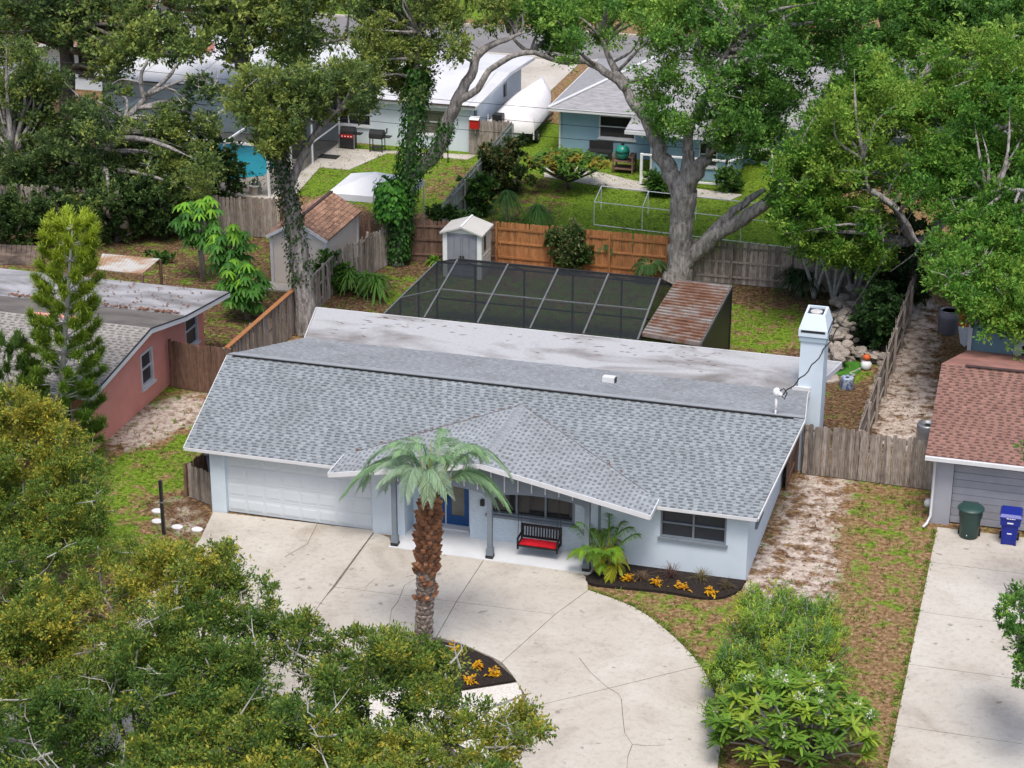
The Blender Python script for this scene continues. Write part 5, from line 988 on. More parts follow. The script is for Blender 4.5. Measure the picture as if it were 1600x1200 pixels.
# ================================================================== SMALL YARD THINGS
pt = G(256, 835); po = thing('black_post', 'thin black metal post on the left side lawn', 'post', pt); part('shaft', MB().box(pt[0]-0.045, pt[0]+0.045, pt[1]-0.045, pt[1]+0.045, 0, 1.85), 'black_metal', po); part('bracket', MB().box(pt[0]-0.06, pt[0]+0.06, pt[1]-0.06, pt[1]+0.06, 1.1, 1.14), 'grey_metal', po)
for (u, v), lab in zip(((246, 799), (246, 815), (277, 824), (308, 828)), ('round white stepping stone farthest from the drive', 'round white stepping stone beside the black post', 'round white stepping stone between post and garage', 'round white stepping stone nearest the garage corner')):
    c = G(u, v); b = MB(); b.lathe(c, [(0.16, -0.02), (0.165, 0.03), (0.14, 0.045)], 14, 1.15, 0.95); solo('stepping_stone', b, 'trim_white', lab, 'stone', c, 'white stepping stones')
tb = thing('wheeled_bin', 'dark grey bin inside the low enclosure beside the garage', 'bin', (-0.55, 1.9, 0)); part('body', MB().box8([(-0.78, 1.65, 0), (-0.32, 1.65, 0), (-0.32, 2.15, 0), (-0.78, 2.15, 0), (-0.85, 1.58, 1.2), (-0.25, 1.58, 1.2), (-0.25, 2.22, 1.2), (-0.85, 2.22, 1.2)]), 'plastic_grey', tb); part('lid', MB().box8([(-0.9, 1.5, 1.2), (-0.2, 1.5, 1.2), (-0.2, 2.3, 1.2), (-0.9, 2.3, 1.2), (-0.86, 1.55, 1.3), (-0.24, 1.55, 1.3), (-0.24, 2.25, 1.34), (-0.86, 2.25, 1.34)]), 'cage_beam', tb)
# rock pond
PD = thing('rock_pond', 'dry-stacked rock wall curling round a small dark pond', 'rock pond', (17.4, 21, 0)); RK = []
for i in range(6):
    b = MB(); N = 8
    for zz, rr_ in ((0, 0.8), (0.35, 1.0), (0.75, 0.85), (1.0, 0.45)):
        for j in range(N): th = 2*math.pi*j/N; r_ = rr_*random.uniform(0.78, 1.12); b.v.append((r_*math.cos(th), r_*math.sin(th), zz+random.uniform(-0.08, 0.08)))
    for k in range(3):
        for j in range(N): a = k*N+j; c = k*N+(j+1) % N; b.f.append((a, c, c+N, a+N))
    b.f += [tuple(range(N-1, -1, -1)), tuple(3*N+j for j in range(N))]; me = b.mesh('rock'); me.materials.append(MATS['rock']); RK.append(me)
arc = [(1332, 476), (1318, 488), (1312, 510), (1318, 530), (1310, 545), (1302, 565), (1310, 580)]; arc2 = [(1335, 478), (1350, 480), (1362, 500)]; arc3 = [(1330, 556), (1345, 560), (1362, 568), (1372, 562)]
def rocks(path, n, hmax, spread):
    for i in range(n):
        t = random.random()*(len(path)-1); k = int(t); p = Vector(G(*path[k])).lerp(Vector(G(*path[min(k+1, len(path)-1)])), t-k); lv = random.random()**1.3; s = random.uniform(0.13, 0.27); ob = link('rock', random.choice(RK), None, PD, tuple(p+Vector((random.gauss(0, spread*(1-lv*0.5)), random.gauss(0, spread*(1-lv*0.5)), lv*hmax-0.02))-Vector(WL[PD]))); ob.scale = (s*random.uniform(0.9, 1.5), s, s*random.uniform(0.6, 0.95)); ob.rotation_euler = (random.gauss(0, 0.25), random.gauss(0, 0.25), random.uniform(0, 6.28))
rocks(arc, 130, 0.75, 0.28); rocks(arc2, 30, 0.7, 0.25); rocks(arc3, 44, 0.3, 0.25)
part('water', MB().poly(ccw(pxpoly([(1325, 500), (1360, 490), (1372, 520), (1360, 548), (1330, 550), (1322, 530)])), 0.0, 0.05), 'dark_water', PD)
pg = G(1323, 606); t = thing('glazed_planter', 'blue and white glazed planter on the dry leaves by the chimney', 'planter', pg); part('pot', MB().lathe(pg, [(0.27, 0), (0.29, 0.03), (0.23, 0.38), (0.24, 0.42), (0.19, 0.42)], 18), 'pot_blue', t, True); part('soil', MB().lathe((pg[0], pg[1], 0.40), [(0.19, 0), (0.02, 0.03)], 16), 'mulch', t)
gm = G(1353, 577); t = thing('garden_ornament', 'white jar ornament with orange top by the rock pond', 'ornament', gm); part('body', MB().lathe(gm, [(0.12, 0), (0.2, 0.08), (0.2, 0.25), (0.1, 0.36)], 14), 'print_white', t, True); part('top', MB().lathe((gm[0], gm[1], 0.36), [(0.06, 0), (0.15, 0.08), (0.16, 0.16), (0.05, 0.24)], 14), 'orange_paint', t, True)
hz = MB().tube([G(u, v, 0.03) for u, v in smooth_curve([(1345, 575), (1335, 580), (1328, 583), (1336, 586), (1326, 588)], 4)], 0.03, 6); solo('garden_hose', hz, 'twig_pale', 'pale hose curled on the turf near the glazed planter', 'hose', G(1335, 582))
struct('turf_patch', MB().poly(ccw(pxpoly(smooth_curve([(1295, 575), (1308, 562), (1335, 565), (1348, 572), (1338, 585), (1310, 587), (1296, 580)], 3))), -0.02, 0.03), 'turf_mat'); struct('paving_stone', MB().poly(ccw(pxpoly([(1288, 590), (1308, 587), (1312, 597), (1292, 600)])), -0.02, 0.06), 'rock')
lc = G(1527, 556); lc = (22.75, 15.7, 0); t = thing('potted_plant', 'small potted spider plant by the teal wall', 'potted plant', lc); part('pot', MB().lathe(lc, [(0.15, 0), (0.2, 0.4), (0.22, 0.42), (0.17, 0.42)], 14), 'plastic_light', t, True); PLANT1 = t
# utility poles and power lines over the back fences
PX = [(-34, 29.0), (46, 29.0)]
for (x, y), lab in zip(PX, ('wooden utility pole at the left end of the rear power lines', 'wooden utility pole at the right end of the rear power lines')):
    t = thing('utility_pole', lab, 'utility pole', (x, y, 0), group='utility poles'); part('shaft', MB().lathe((x, y, 0), [(0.16, 0), (0.11, 8.6)], 12), 'wood_brown', t, True); part('crossarm', MB().box(x-0.06, x+0.06, y-0.9, y+0.9, 7.8, 7.92), 'wood_brown', t)
for k, (z, lab) in enumerate(((6.0, 'top thin power line crossing in front of the blue house'), (5.35, 'middle thin power line crossing in front of the blue house'), (4.75, 'lowest thin power line crossing in front of the blue house'))):
    p = [(PX[0][0]+(PX[1][0]-PX[0][0])*i/24, 29.0-0.12, z+1.1*((2*i/24-1)**2)) for i in range(25)]; solo('power_line', MB().tube(p, 0.011, 4), 'wire', lab, 'power line', p[0], 'rear power lines')
# ================================================================== VEGETATION
def blade_arrays(C, D, L, Wd, droop, col, nseg=3, N=None, tipw=0.12):
    """curved tapering blades: centres C, directions D, lengths, widths, droop"""
    n = len(C); C = np.asarray(C, float); D = unit(np.asarray(D, float)); L = np.broadcast_to(L, (n,))[:, None]; Wd = np.broadcast_to(Wd, (n,))[:, None]; dr = np.broadcast_to(droop, (n,))[:, None]
    up = np.array([0, 0, 1.0]) if N is None else N; S = unit(np.cross(D, up+rvec(n)*0.05)); vs = []
    for k in range(nseg+1):
        t = k/nseg; w_ = Wd*0.5*max(tipw, math.sin(math.pi*(0.15+0.85*(1-t)*0.55+0.0)) if t > 0.3 else 0.55+1.4*t)
        p = C + D*L*t + np.array([0, 0, -1.0])*L*dr*t*t; vs += [p-S*w_, p+S*w_]
    v = np.stack(vs, 1).reshape(-1, 3); m = 2*(nseg+1); b = np.arange(n)[:, None]*m
    f = np.concatenate([np.stack([b[:, 0]+2*k, b[:, 0]+2*k+1, b[:, 0]+2*k+3, b[:, 0]+2*k+2], 1) for k in range(nseg)]); return v, f, np.repeat(np.clip(col, 0, 1), m, axis=0)
def jit(c, n, s=0.15): return np.clip(np.array(c)*RNG.uniform(1-s, 1+s, (n, 1))*RNG.uniform(0.93, 1.07, (n, 3)), 0, 1)
def foliage(name, arrs, parent, off=None, mname='leaf'):
    v, f, c = join_arrays(arrs) if isinstance(arrs, list) else arrs; v = v-np.array(WL[parent] if off is None else off); return link(name, npmesh(name, v, f, c), mname, parent)
def px_path(p): return [Vector(GY(u, v, y)) for u, v, y in p]
def curve3(p, k=4): return [Vector(q) for q in smooth_curve([tuple(x) for x in p], k)]
def crown(poly, yv, nsub, percl, rad, per, L, Wd, pal, mixf, spread=0.8, yj=1.3):
    s = sample_poly(poly, nsub); y = np.interp(s[:, 1], [a for a, b in yv], [b for a, b in yv])+RNG.normal(0, yj, nsub)
    sub_ = np.array([GY(u, v, yy) for (u, v), yy in zip(s, y)]); sub_[:, 2] = np.maximum(sub_[:, 2], 0.8)
    C = np.repeat(sub_, percl, axis=0)+RNG.normal(0, spread, (nsub*percl, 3))*np.array([1, 1, 0.55]); C[:, 2] = np.maximum(C[:, 2], 0.5)
    d = C-CAM; z = d@FW; px = np.stack([800+FPX*(d@RT)/z, 600-FPX*(d@UP)/z], 1); keep = inpoly(px, poly); C = C[keep]
    R = RNG.uniform(*rad, len(C)); mix = mixf(C, px[keep])
    return sub_, C, R, clumps_to_leaves(C, R, per, L, Wd, pal, mix)
def tree(name, label, base, limbs, crowns, bark='bark_grey', group=None, ivy=None, twigs=0, cat='tree', sub_r=0.05, links=True):
    t = thing(name, label, cat, tuple(base), 0, group); tb = MB(); nodes = []
    for pts, rad in limbs:
        p = curve3(pts, 4); r = [x[0] for x in smooth_curve([(a, 0) for a in rad], 4)]
        p = [q+Vector((random.gauss(0, 0.05), random.gauss(0, 0.05), random.gauss(0, 0.03)))*min(1, r[i]*3) if 0 < i < len(p)-1 else q for i, q in enumerate(p)]
        tb.tube(p, r, 10); nodes += p
    nodes_np = np.array([tuple(p) for p in nodes]); arrs = []; tw = MB()
    for spec in crowns:
        sb, C, R, arr = crown(*spec); arrs.append(arr)
        if links:
            for s in sb:
                dd = np.linalg.norm(nodes_np-s, axis=1)+np.maximum(0, nodes_np[:, 2]-s[2])*1.5; a = Vector(nodes_np[int(dd.argmin())]); b = Vector(s); m_ = a.lerp(b, 0.5)+Vector((random.gauss(0, 0.2), random.gauss(0, 0.2), random.uniform(-0.1, 0.35)))
                k = min(2.0, (b-a).length/3); tb.tube(curve3([a, m_, b], 3), [sub_r*k*1.3+0.02]*3+[sub_r*k]*2+[0.02]*2, 5)
        if twigs:
            idx = RNG.integers(0, len(C), twigs)
            for i in idx:
                p = Vector(C[i]); p.z += R[i]*0.35; 
                for _ in range(random.randint(1, 3)):
                    d = Vector((random.gauss(0, 1), random.gauss(-0.3, 1), random.uniform(0.0, 0.9))).normalized(); L_ = random.uniform(0.35, 0.9); q = p+d*L_*0.5+Vector((0, 0, 0.05)); e = q+(d+Vector((random.gauss(0, 0.6), random.gauss(0, 0.6), random.gauss(0.2, 0.4)))).normalized()*L_*0.6
                    tw.tube([p-d*0.3, p, q, e], [0.028, 0.024, 0.016, 0.006], 5); e2 = q+(d+Vector((random.gauss(0, 0.9), random.gauss(0, 0.9), random.gauss(0.2, 0.4)))).normalized()*L_*0.4; tw.tube([q, e2], [0.012, 0.005], 4)
    part('trunk', tb, bark, t, True)
    if arrs: foliage('crown', arrs, t)
    if tw.v: part('twigs', tw, 'twig_pale', t, kind='stuff')
    if ivy:
        iv = []
        for pts, r0_, n, pal, sz in ivy:
            p = np.array([tuple(q) for q in curve3(pts, 8)]); i = RNG.integers(0, len(p)-1, n); q = p[i]+(p[i+1]-p[i])*RNG.random((n, 1)); dirs = rvec(n); dirs[:, 2] *= 0.4; dirs = unit(dirs); q = q+dirs*(r0_*RNG.uniform(0.85, 1.5, (n, 1)))
            ax = unit(dirs*0.5+np.array([0, 0, -0.9])+rvec(n)*0.4); c = np.array(pal)[RNG.integers(0, len(pal), n)]*RNG.uniform(0.75, 1.25, (n, 1)); iv.append(leaf_arrays(q, ax, dirs, sz*RNG.uniform(0.7, 1.3, n), sz*0.75, c))
        foliage('ivy', iv, t)
    return t
rnd = lambda lo, hi: (lambda C, px: RNG.uniform(lo, hi, len(C)))
def topmix(lo, hi, s=0.25):        # young yellow growth, in patches over the crown
    def f(C, px):
        ph = np.sin(C[:, 0]*0.9+1.3)*np.cos(C[:, 1]*0.7)+np.sin(C[:, 0]*0.37-C[:, 1]*0.5); return np.clip((lo+hi)/2+(hi-lo)/2*ph*0.6+RNG.normal(0, s*0.5, len(C)), 0, 1)
    return f
PAL_FRONT = [(0.061, 0.138, 0.028), (0.171, 0.259, 0.039), (0.484, 0.407, 0.055)]
PAL_RIGHT = [(0.042, 0.135, 0.02), (0.11, 0.28, 0.034), (0.28, 0.42, 0.065)]
PAL_BIG = [(0.056, 0.155, 0.03), (0.133, 0.295, 0.049), (0.308, 0.476, 0.084)]
PAL_LEFT = [(0.062, 0.109, 0.039), (0.14, 0.218, 0.055), (0.343, 0.39, 0.086)]
IVY = [(0.02, 0.075, 0.012), (0.04, 0.13, 0.02), (0.07, 0.2, 0.03)]
# --- foreground oak, spreading over the drive (two leaders)
fb = Vector((3.6, -17.5, 0))
def P(u, v, y): return GY(u, v, y+2.8)
tree('live_oak', 'yellow-tipped live oak spreading over the driveway in the lower left foreground', fb,
     [([fb, fb+Vector((0.1, 0.2, 1.2)), fb+Vector((0.3, 0.3, 2.3))], [0.36, 0.26, 0.08]),
      ([fb+Vector((0.25, 0.3, 1.7)), P(300, 1130, -17), P(330, 1050, -16.2), P(205, 985, -15.5), P(160, 930, -15)], [0.2, 0.09, 0.075, 0.055, 0.025]),
      ([fb+Vector((0.25, 0.3, 1.7)), P(460, 1140, -17), P(560, 1190, -18), P(640, 1120, -17), P(640, 1070, -16.5), P(560, 1040, -16)], [0.2, 0.10, 0.08, 0.06, 0.045, 0.02]),
      ([fb+Vector((0.25, 0.3, 1.7)), P(120, 1100, -17), P(80, 1020, -16), P(60, 960, -15.5), P(30, 910, -15)], [0.2, 0.09, 0.07, 0.05, 0.02]),
      ([fb+Vector((0.25, 0.3, 1.8)), P(700, 1160, -17.5), P(760, 1110, -16), P(810, 1090, -15)], [0.18, 0.06, 0.04, 0.02])],
     [([(-40, 870), (60, 845), (160, 850), (250, 855), (310, 860), (370, 850), (385, 900), (440, 925), (470, 950), (500, 990), (560, 990), (620, 985), (700, 1010), (745, 1015), (730, 1040), (660, 1050), (560, 1060), (420, 1070), (300, 1090), (180, 1100), (-40, 1110)], [(845, -11.0), (1000, -14.5), (1110, -17.0)], 110, 6, (0.30, 0.52), 330, 0.078, 0.037, PAL_FRONT, topmix(0.15, 0.72), 0.42, 0.7),
      ([(-40, 1080), (180, 1080), (300, 1075), (400, 1060), (560, 1050), (660, 1040), (740, 1060), (800, 1080), (840, 1100), (850, 1140), (835, 1200), (830, 1260), (-40, 1260), (-40, 1120)], [(1040, -15.5), (1200, -19.0), (1260, -20.5)], 112, 6, (0.28, 0.5), 300, 0.078, 0.037, PAL_FRONT, topmix(0.05, 0.62), 0.45, 0.8)], twigs=34, sub_r=0.02)
tree('live_oak', 'rounded yellow-green live oak at the left edge beside the pink house', (-9.5, -5.0, 0),
     [([(-9.5, -5.0, 0), (-9.4, -5.0, 2.0), (-9.2, -4.9, 4.0)], [0.3, 0.24, 0.18]), ([(-9.3, -5, 3.2), P(60, 760, -5.5), P(75, 720, -5), P(60, 690, -4.5)], [0.16, 0.10, 0.06, 0.03]), ([(-9.3, -5, 3.4), P(20, 800, -6), P(0, 720, -5)], [0.14, 0.08, 0.03])],
     [([(-60, 615), (40, 612), (90, 640), (130, 680), (160, 720), (165, 790), (150, 850), (110, 885), (-60, 900)], [(612, -4.0), (760, -6.2), (900, -8.5)], 70, 6, (0.28, 0.5), 330, 0.078, 0.037, PAL_FRONT, topmix(0.15, 0.75), 0.42, 0.7)], twigs=10, sub_r=0.022)
def P(u, v, y): return GY(u, v, y)
# --- big pruned oak behind the pool cage
bo = G(1062, 441); Y0 = bo[1]
tree('big_oak', 'massive grey pruned oak with forked trunk rising behind the pool cage', bo,
     [(px_path([(1058, 446, Y0), (1062, 415, Y0), (1063, 380, Y0), (1066, 340, Y0), (1068, 305, Y0), (1072, 275, Y0)]), [0.72, 0.56, 0.50, 0.50, 0.56, 0.42]),
      (px_path([(1063, 300, Y0), (1044, 262, Y0), (1026, 222, Y0), (1010, 185, Y0+0.2), (988, 160, Y0+0.4), (975, 130, Y0+0.6), (955, 98, Y0+1), (940, 60, Y0+1.5)]), [0.42, 0.36, 0.30, 0.24, 0.22, 0.19, 0.14, 0.08]),
      (px_path([(980, 140, Y0+0.5), (945, 112, Y0+0.6), (915, 96, Y0+0.8), (880, 96, Y0+1), (845, 86, Y0+1.2), (815, 74, Y0+1.3), (795, 50, Y0+1.5)]), [0.18, 0.16, 0.14, 0.12, 0.10, 0.08, 0.04]),
      (px_path([(1072, 285, Y0), (1076, 250, Y0), (1074, 232, Y0+0.1)]), [0.40, 0.27, 0.22]), (px_path([(1072, 290, Y0), (1092, 262, Y0-0.2), (1104, 246, Y0-0.2)]), [0.40, 0.29, 0.25]),
      (px_path([(1068, 412, Y0), (1085, 395, Y0-0.1), (1115, 368, Y0-0.3), (1150, 348, Y0-0.4), (1190, 322, Y0-0.5), (1235, 285, Y0-0.6), (1290, 250, Y0)]), [0.36, 0.36, 0.34, 0.29, 0.25, 0.2, 0.1]),
      (px_path([(1110, 366, Y0-0.3), (1140, 335, Y0-0.2), (1170, 312, Y0), (1196, 296, Y0)]), [0.24, 0.18, 0.15, 0.09]),
      (px_path([(1074, 240, Y0), (1080, 190, Y0+0.3), (1110, 140, Y0+1), (1130, 90, Y0+2), (1170, 50, Y0+2.5)]), [0.22, 0.18, 0.14, 0.1, 0.05])],
     [([(785, -30), (1340, -30), (1345, 60), (1310, 120), (1265, 150), (1240, 215), (1180, 250), (1125, 255), (1085, 205), (1075, 215), (1035, 225), (1012, 190), (985, 130), (1000, 90), (965, 85), (935, 70), (925, 95), (885, 145), (862, 130), (858, 90), (830, 50), (795, 40)], [(-30, Y0+3), (120, Y0+1), (255, Y0-1.5)], 120, 6, (0.45, 0.8), 210, 0.125, 0.07, PAL_BIG, topmix(0.1, 0.85), 0.6, 1.3)], twigs=14)
# --- right-hand oak over the side fence
ro = (21.4, 26.6, 0)
tree('live_oak', 'wide bright green oak hanging over the right side fence', ro,
     [([ro, (21.3, 26.4, 2.5), (21.2, 26.0, 5.0), (21.0, 25.0, 7.0)], [0.55, 0.45, 0.38, 0.25]),
      ([(21.2, 26.1, 4.6), P(1432, 380, 24), P(1400, 325, 23.0), P(1360, 300, 22.0), P(1350, 250, 22)], [0.3, 0.16, 0.13, 0.09, 0.04]),
      ([(21.2, 26.0, 4.8), P(1500, 330, 22.5), P(1560, 300, 20), P(1620, 300, 18)], [0.3, 0.2, 0.14, 0.06]),
      ([(21.0, 25.2, 6.8), P(1440, 200, 25), P(1420, 140, 26)], [0.25, 0.16, 0.06]), ([(21.0, 25.6, 6.0), P(1300, 300, 23.5), P(1240, 280, 23)], [0.2, 0.12, 0.05]),
      (px_path([(1365, 298, 21.6), (1372, 330, 21.5), (1378, 365, 21.4)]), [0.07, 0.055, 0.03]), (px_path([(1362, 298, 21.2), (1405, 330, 21.0), (1432, 375, 20.8), (1450, 385, 20.7), (1470, 385, 20.6)]), [0.12, 0.10, 0.07, 0.04, 0.02])],
     [([(1330, 75), (1420, 90), (1500, 60), (1640, 40), (1640, 330), (1560, 330), (1480, 330), (1420, 320), (1380, 290), (1330, 300), (1290, 270), (1240, 300), (1205, 290), (1215, 240), (1260, 215), (1290, 160), (1320, 120)], [(40, 27), (200, 24), (330, 20.5)], 150, 6, (0.45, 0.8), 210, 0.12, 0.066, PAL_RIGHT, topmix(0.15, 0.95), 0.6, 1.2),
      ([(1210, 290), (1290, 275), (1330, 310), (1360, 300), (1372, 340), (1395, 350), (1400, 400), (1390, 430), (1330, 415), (1300, 425), (1270, 400), (1225, 395), (1205, 350)], [(270, 22.5), (430, 21.5)], 44, 6, (0.35, 0.62), 210, 0.118, 0.065, PAL_RIGHT, topmix(0.1, 0.8), 0.6, 0.7),
      ([(1450, 320), (1640, 310), (1640, 560), (1600, 555), (1585, 520), (1540, 520), (1515, 490), (1480, 475), (1458, 440), (1450, 400), (1470, 370)], [(310, 20), (430, 15.5), (560, 12.2)], 74, 6, (0.4, 0.7), 210, 0.118, 0.065, PAL_RIGHT, topmix(0.1, 0.85), 0.65, 0.8)], bark='bark_grey', twigs=12)
# --- ivy tree at the end of the left fence and its arching limb
iv = G(622, 412); Y1 = iv[1]
tree('ivy_tree', 'leaning tree wrapped in ivy with a bare limb arching to the right', iv,
     [(px_path([(622, 416, Y1), (624, 370, Y1), (630, 310, Y1), (640, 250, Y1), (646, 180, Y1), (650, 110, Y1+0.3), (655, 50, Y1+0.6)]), [0.32, 0.25, 0.24, 0.24, 0.2, 0.16, 0.08]),
      (px_path([(634, 285, Y1), (662, 255, Y1), (688, 225, Y1), (700, 190, Y1), (712, 160, Y1), (735, 120, Y1+0.2), (752, 80, Y1+0.5), (790, 62, Y1+0.8), (820, 50, Y1+1)]), [0.26, 0.3, 0.29, 0.27, 0.25, 0.2, 0.16, 0.1, 0.05]),
      (px_path([(714, 160, Y1), (745, 140, Y1), (765, 110, Y1+0.2), (800, 88, Y1+0.4), (835, 82, Y1+0.6), (870, 95, Y1+0.8)]), [0.17, 0.15, 0.13, 0.12, 0.1, 0.05])],
     [([(545, -30), (800, -30), (800, 20), (770, 45), (740, 60), (715, 95), (705, 125), (690, 100), (668, 90), (668, 150), (655, 190), (628, 165), (600, 150), (575, 110), (550, 60)], [(-30, Y1+2), (200, Y1-1)], 52, 6, (0.42, 0.72), 200, 0.125, 0.07, PAL_LEFT, topmix(0.2, 0.9), 0.65, 1.0)],
     ivy=[(px_path([(620, 400, Y1), (628, 330, Y1), (640, 250, Y1), (650, 150, Y1), (650, 110, Y1)]), 0.42, 5200, IVY, 0.15), (px_path([(612, 330, Y1-0.3), (612, 290, Y1-0.3)]), 0.5, 1800, [(0.04, 0.16, 0.02), (0.09, 0.28, 0.03)], 0.22), (px_path([(640, 280, Y1), (680, 235, Y1), (700, 190, Y1)]), 0.3, 1000, IVY, 0.13)])
# --- vine-wrapped trunk left of the flat roof
vt = G(478, 520); Y2 = vt[1]
tree('vine_tree', 'pale thick trunk with hanging vines rising behind the left end of the flat roof', vt,
     [(px_path([(480, 524, Y2), (477, 480, Y2), (472, 430, Y2), (462, 360, Y2), (450, 300, Y2), (436, 255, Y2), (425, 220, Y2)]), [0.50, 0.42, 0.38, 0.34, 0.30, 0.26, 0.2]),
      (px_path([(450, 300, Y2), (470, 250, Y2), (500, 200, Y2), (530, 170, Y2)]), [0.2, 0.15, 0.1, 0.05]), (px_path([(436, 255, Y2), (410, 210, Y2+0.3), (385, 170, Y2+0.5)]), [0.18, 0.12, 0.05])],
     [([(345, 130), (390, 105), (450, 110), (500, 100), (560, 95), (598, 120), (590, 160), (560, 185), (520, 185), (480, 200), (450, 235), (420, 240), (395, 230), (370, 195), (350, 170)], [(95, Y2+1), (240, Y2-1)], 46, 6, (0.38, 0.65), 210, 0.118, 0.065, PAL_LEFT, topmix(0.25, 0.95), 0.6, 0.9)],
     ivy=[(px_path([(470, 440, Y2), (462, 370, Y2), (452, 310, Y2), (438, 260, Y2), (428, 225, Y2)]), 0.36, 2400, [(0.02, 0.06, 0.012), (0.045, 0.11, 0.02), (0.05, 0.06, 0.03)], 0.12)])
# --- left background oaks
lo1 = (-17.0, 27.5, 0)
tree('live_oak', 'dark dense oak with a pale leaning limb at the upper left', lo1,
     [([lo1, (-17.2, 27.3, 2.0), (-16.6, 27.5, 3.5)], [0.5, 0.42, 0.36]), (px_path([(60, 335, 27.5), (100, 295, 27.5), (135, 268, 27.5), (155, 235, 27.8), (170, 215, 28)]), [0.30, 0.28, 0.25, 0.22, 0.15]), (px_path([(50, 340, 27.5), (35, 300, 27), (20, 240, 27)]), [0.25, 0.18, 0.1]),
      (px_path([(170, 218, 28), (225, 155, 29), (250, 140, 29), (285, 125, 29.5)]), [0.16, 0.12, 0.09, 0.05]), (px_path([(225, 155, 29), (220, 120, 29), (232, 92, 29)]), [0.12, 0.09, 0.04]), (px_path([(228, 150, 29), (265, 118, 29.2), (275, 100, 29.3)]), [0.12, 0.09, 0.05])],
     [([(-40, 60), (60, 70), (110, 130), (60, 180), (100, 175), (140, 150), (180, 165), (210, 170), (330, 180), (345, 230), (330, 300), (280, 330), (240, 300), (190, 300), (170, 330), (60, 350), (-40, 370)], [(60, 31), (180, 29), (370, 25)], 140, 6, (0.42, 0.78), 180, 0.13, 0.072, PAL_LEFT, topmix(0.0, 0.75), 0.6, 1.2),
      ([(170, 175), (215, 150), (250, 175), (330, 170), (345, 140), (320, 100), (300, 130), (280, 160), (225, 165), (190, 130), (160, 120)], [(100, 30), (180, 29)], 10, 6, (0.3, 0.55), 120, 0.14, 0.078, PAL_LEFT, topmix(0.0, 0.6), 0.5, 0.8)], bark='bark_grey', twigs=10)
for nm, base, yv, poly, ns, lab, limbs in (
    ('live_oak', (-24.0, 37.5, 0), [(-30, 38), (140, 35)], [(-40, -30), (250, -30), (300, 30), (330, 60), (310, 100), (250, 95), (215, 75), (190, 130), (160, 140), (110, 60), (60, 80), (-40, 70)], 95, 'far oak over the brown-roofed house in the top left corner', [([(-24.0, 37.5, 0), (-23.9, 37.5, 3), (-23.6, 37.5, 6)], [0.45, 0.4, 0.3])]),
    ('live_oak', (-12.0, 38.2, 0), [(-30, 40), (140, 37)], [(250, -30), (560, -30), (530, 15), (490, 25), (500, 70), (540, 75), (545, 62), (495, 50), (480, 100), (460, 130), (430, 80), (400, 75), (375, 105), (345, 100), (330, 60), (300, 30)], 80, 'tall dark-trunked oak standing behind the white roof', [(px_path([(466, 120, 38.2), (465, 60, 38.2), (468, 0, 38.2), (470, -30, 38.2)]), [0.36, 0.32, 0.3, 0.22]), (px_path([(470, 75, 38.2), (500, 70, 38.2), (540, 60, 38.2)]), [0.14, 0.1, 0.04]), ([(-12.0, 38.2, 0), GY(466, 125, 38.2)], [0.55, 0.5]), (px_path([(380, 110, 38), (375, 60, 38), (385, 10, 38)]), [0.4, 0.35, 0.25])]),
    ('live_oak', (15.5, 46.0, 0), [(-30, 44), (220, 37.5)], [(1320, -30), (1640, -30), (1640, 70), (1500, 90), (1420, 110), (1330, 130), (1310, 200), (1260, 205), (1270, 150), (1320, 100)], 80, 'far green oak at the top right behind the blue house roof', [([(15.5, 46, 0), (15.5, 46, 3), (15.8, 46, 6)], [0.4, 0.35, 0.25])])):
    tree(nm, lab, base, limbs, [(poly, yv, ns, 6, (0.5, 0.95), 110, 0.18, 0.10, PAL_LEFT if base[0] < 0 else PAL_BIG, topmix(0.05, 0.8), 0.9, 1.4)], bark='bark_dark')
# --- generic shrub
def shrub(name, label, loc, rx, ry, h, ncl, per, L, Wd, pal, lo=0.1, hi=0.8, cat='shrub', group=None, stems=5, rad=(0.18, 0.34), zmin=0.15, flat=0.8, bark='bark_dark'):
    t = thing(name, label, cat, tuple(loc), 0, group); d = rvec(ncl); rr = RNG.random(ncl)**0.4; C = np.array(loc)+d*rr[:, None]*np.array([rx, ry, h/2])+np.array([0, 0, h*0.52]); C[:, 2] = np.maximum(C[:, 2], zmin)
    R = RNG.uniform(*rad, ncl); foliage('crown', clumps_to_leaves(C, R, per, L, Wd, pal, RNG.uniform(lo, hi, ncl), flat), t)
    b = MB()
    for i in range(stems): e = Vector(C[random.randrange(ncl)]); s = Vector(loc)+Vector((random.gauss(0, 0.1*rx), random.gauss(0, 0.1*ry), 0)); b.tube([s, s.lerp(e, 0.5)+Vector((random.gauss(0, 0.08), 0, 0.1)), e], [0.04+0.012*h, 0.03+0.008*h, 0.012], 6)
    part('stem', b, bark, t, True); return t
GL = [(0.03, 0.085, 0.015), (0.07, 0.17, 0.03), (0.16, 0.28, 0.05)]
shrub('hedge_bush', 'clipped round bush with creamy leaves against the orange fence', G(890, 424), 1.0, 0.7, 2.1, 120, 150, 0.10, 0.06, [(0.04, 0.09, 0.02), (0.10, 0.17, 0.05), (0.32, 0.30, 0.14)], bark='bark_dark')
shrub('shrub', 'dark understory bush beside the long fence near the rock pond', (18.6, 20.5, 0), 0.8, 2.0, 2.4, 90, 120, 0.13, 0.075, [(0.02, 0.05, 0.015), (0.04, 0.10, 0.025), (0.07, 0.15, 0.04)])
shrub('shrub', 'dark evergreen mass at the back right corner of the yard', (19.0, 25.0, 0), 1.6, 1.5, 4.2, 110, 120, 0.15, 0.085, [(0.02, 0.045, 0.015), (0.04, 0.09, 0.025), (0.08, 0.15, 0.04)], stems=8)
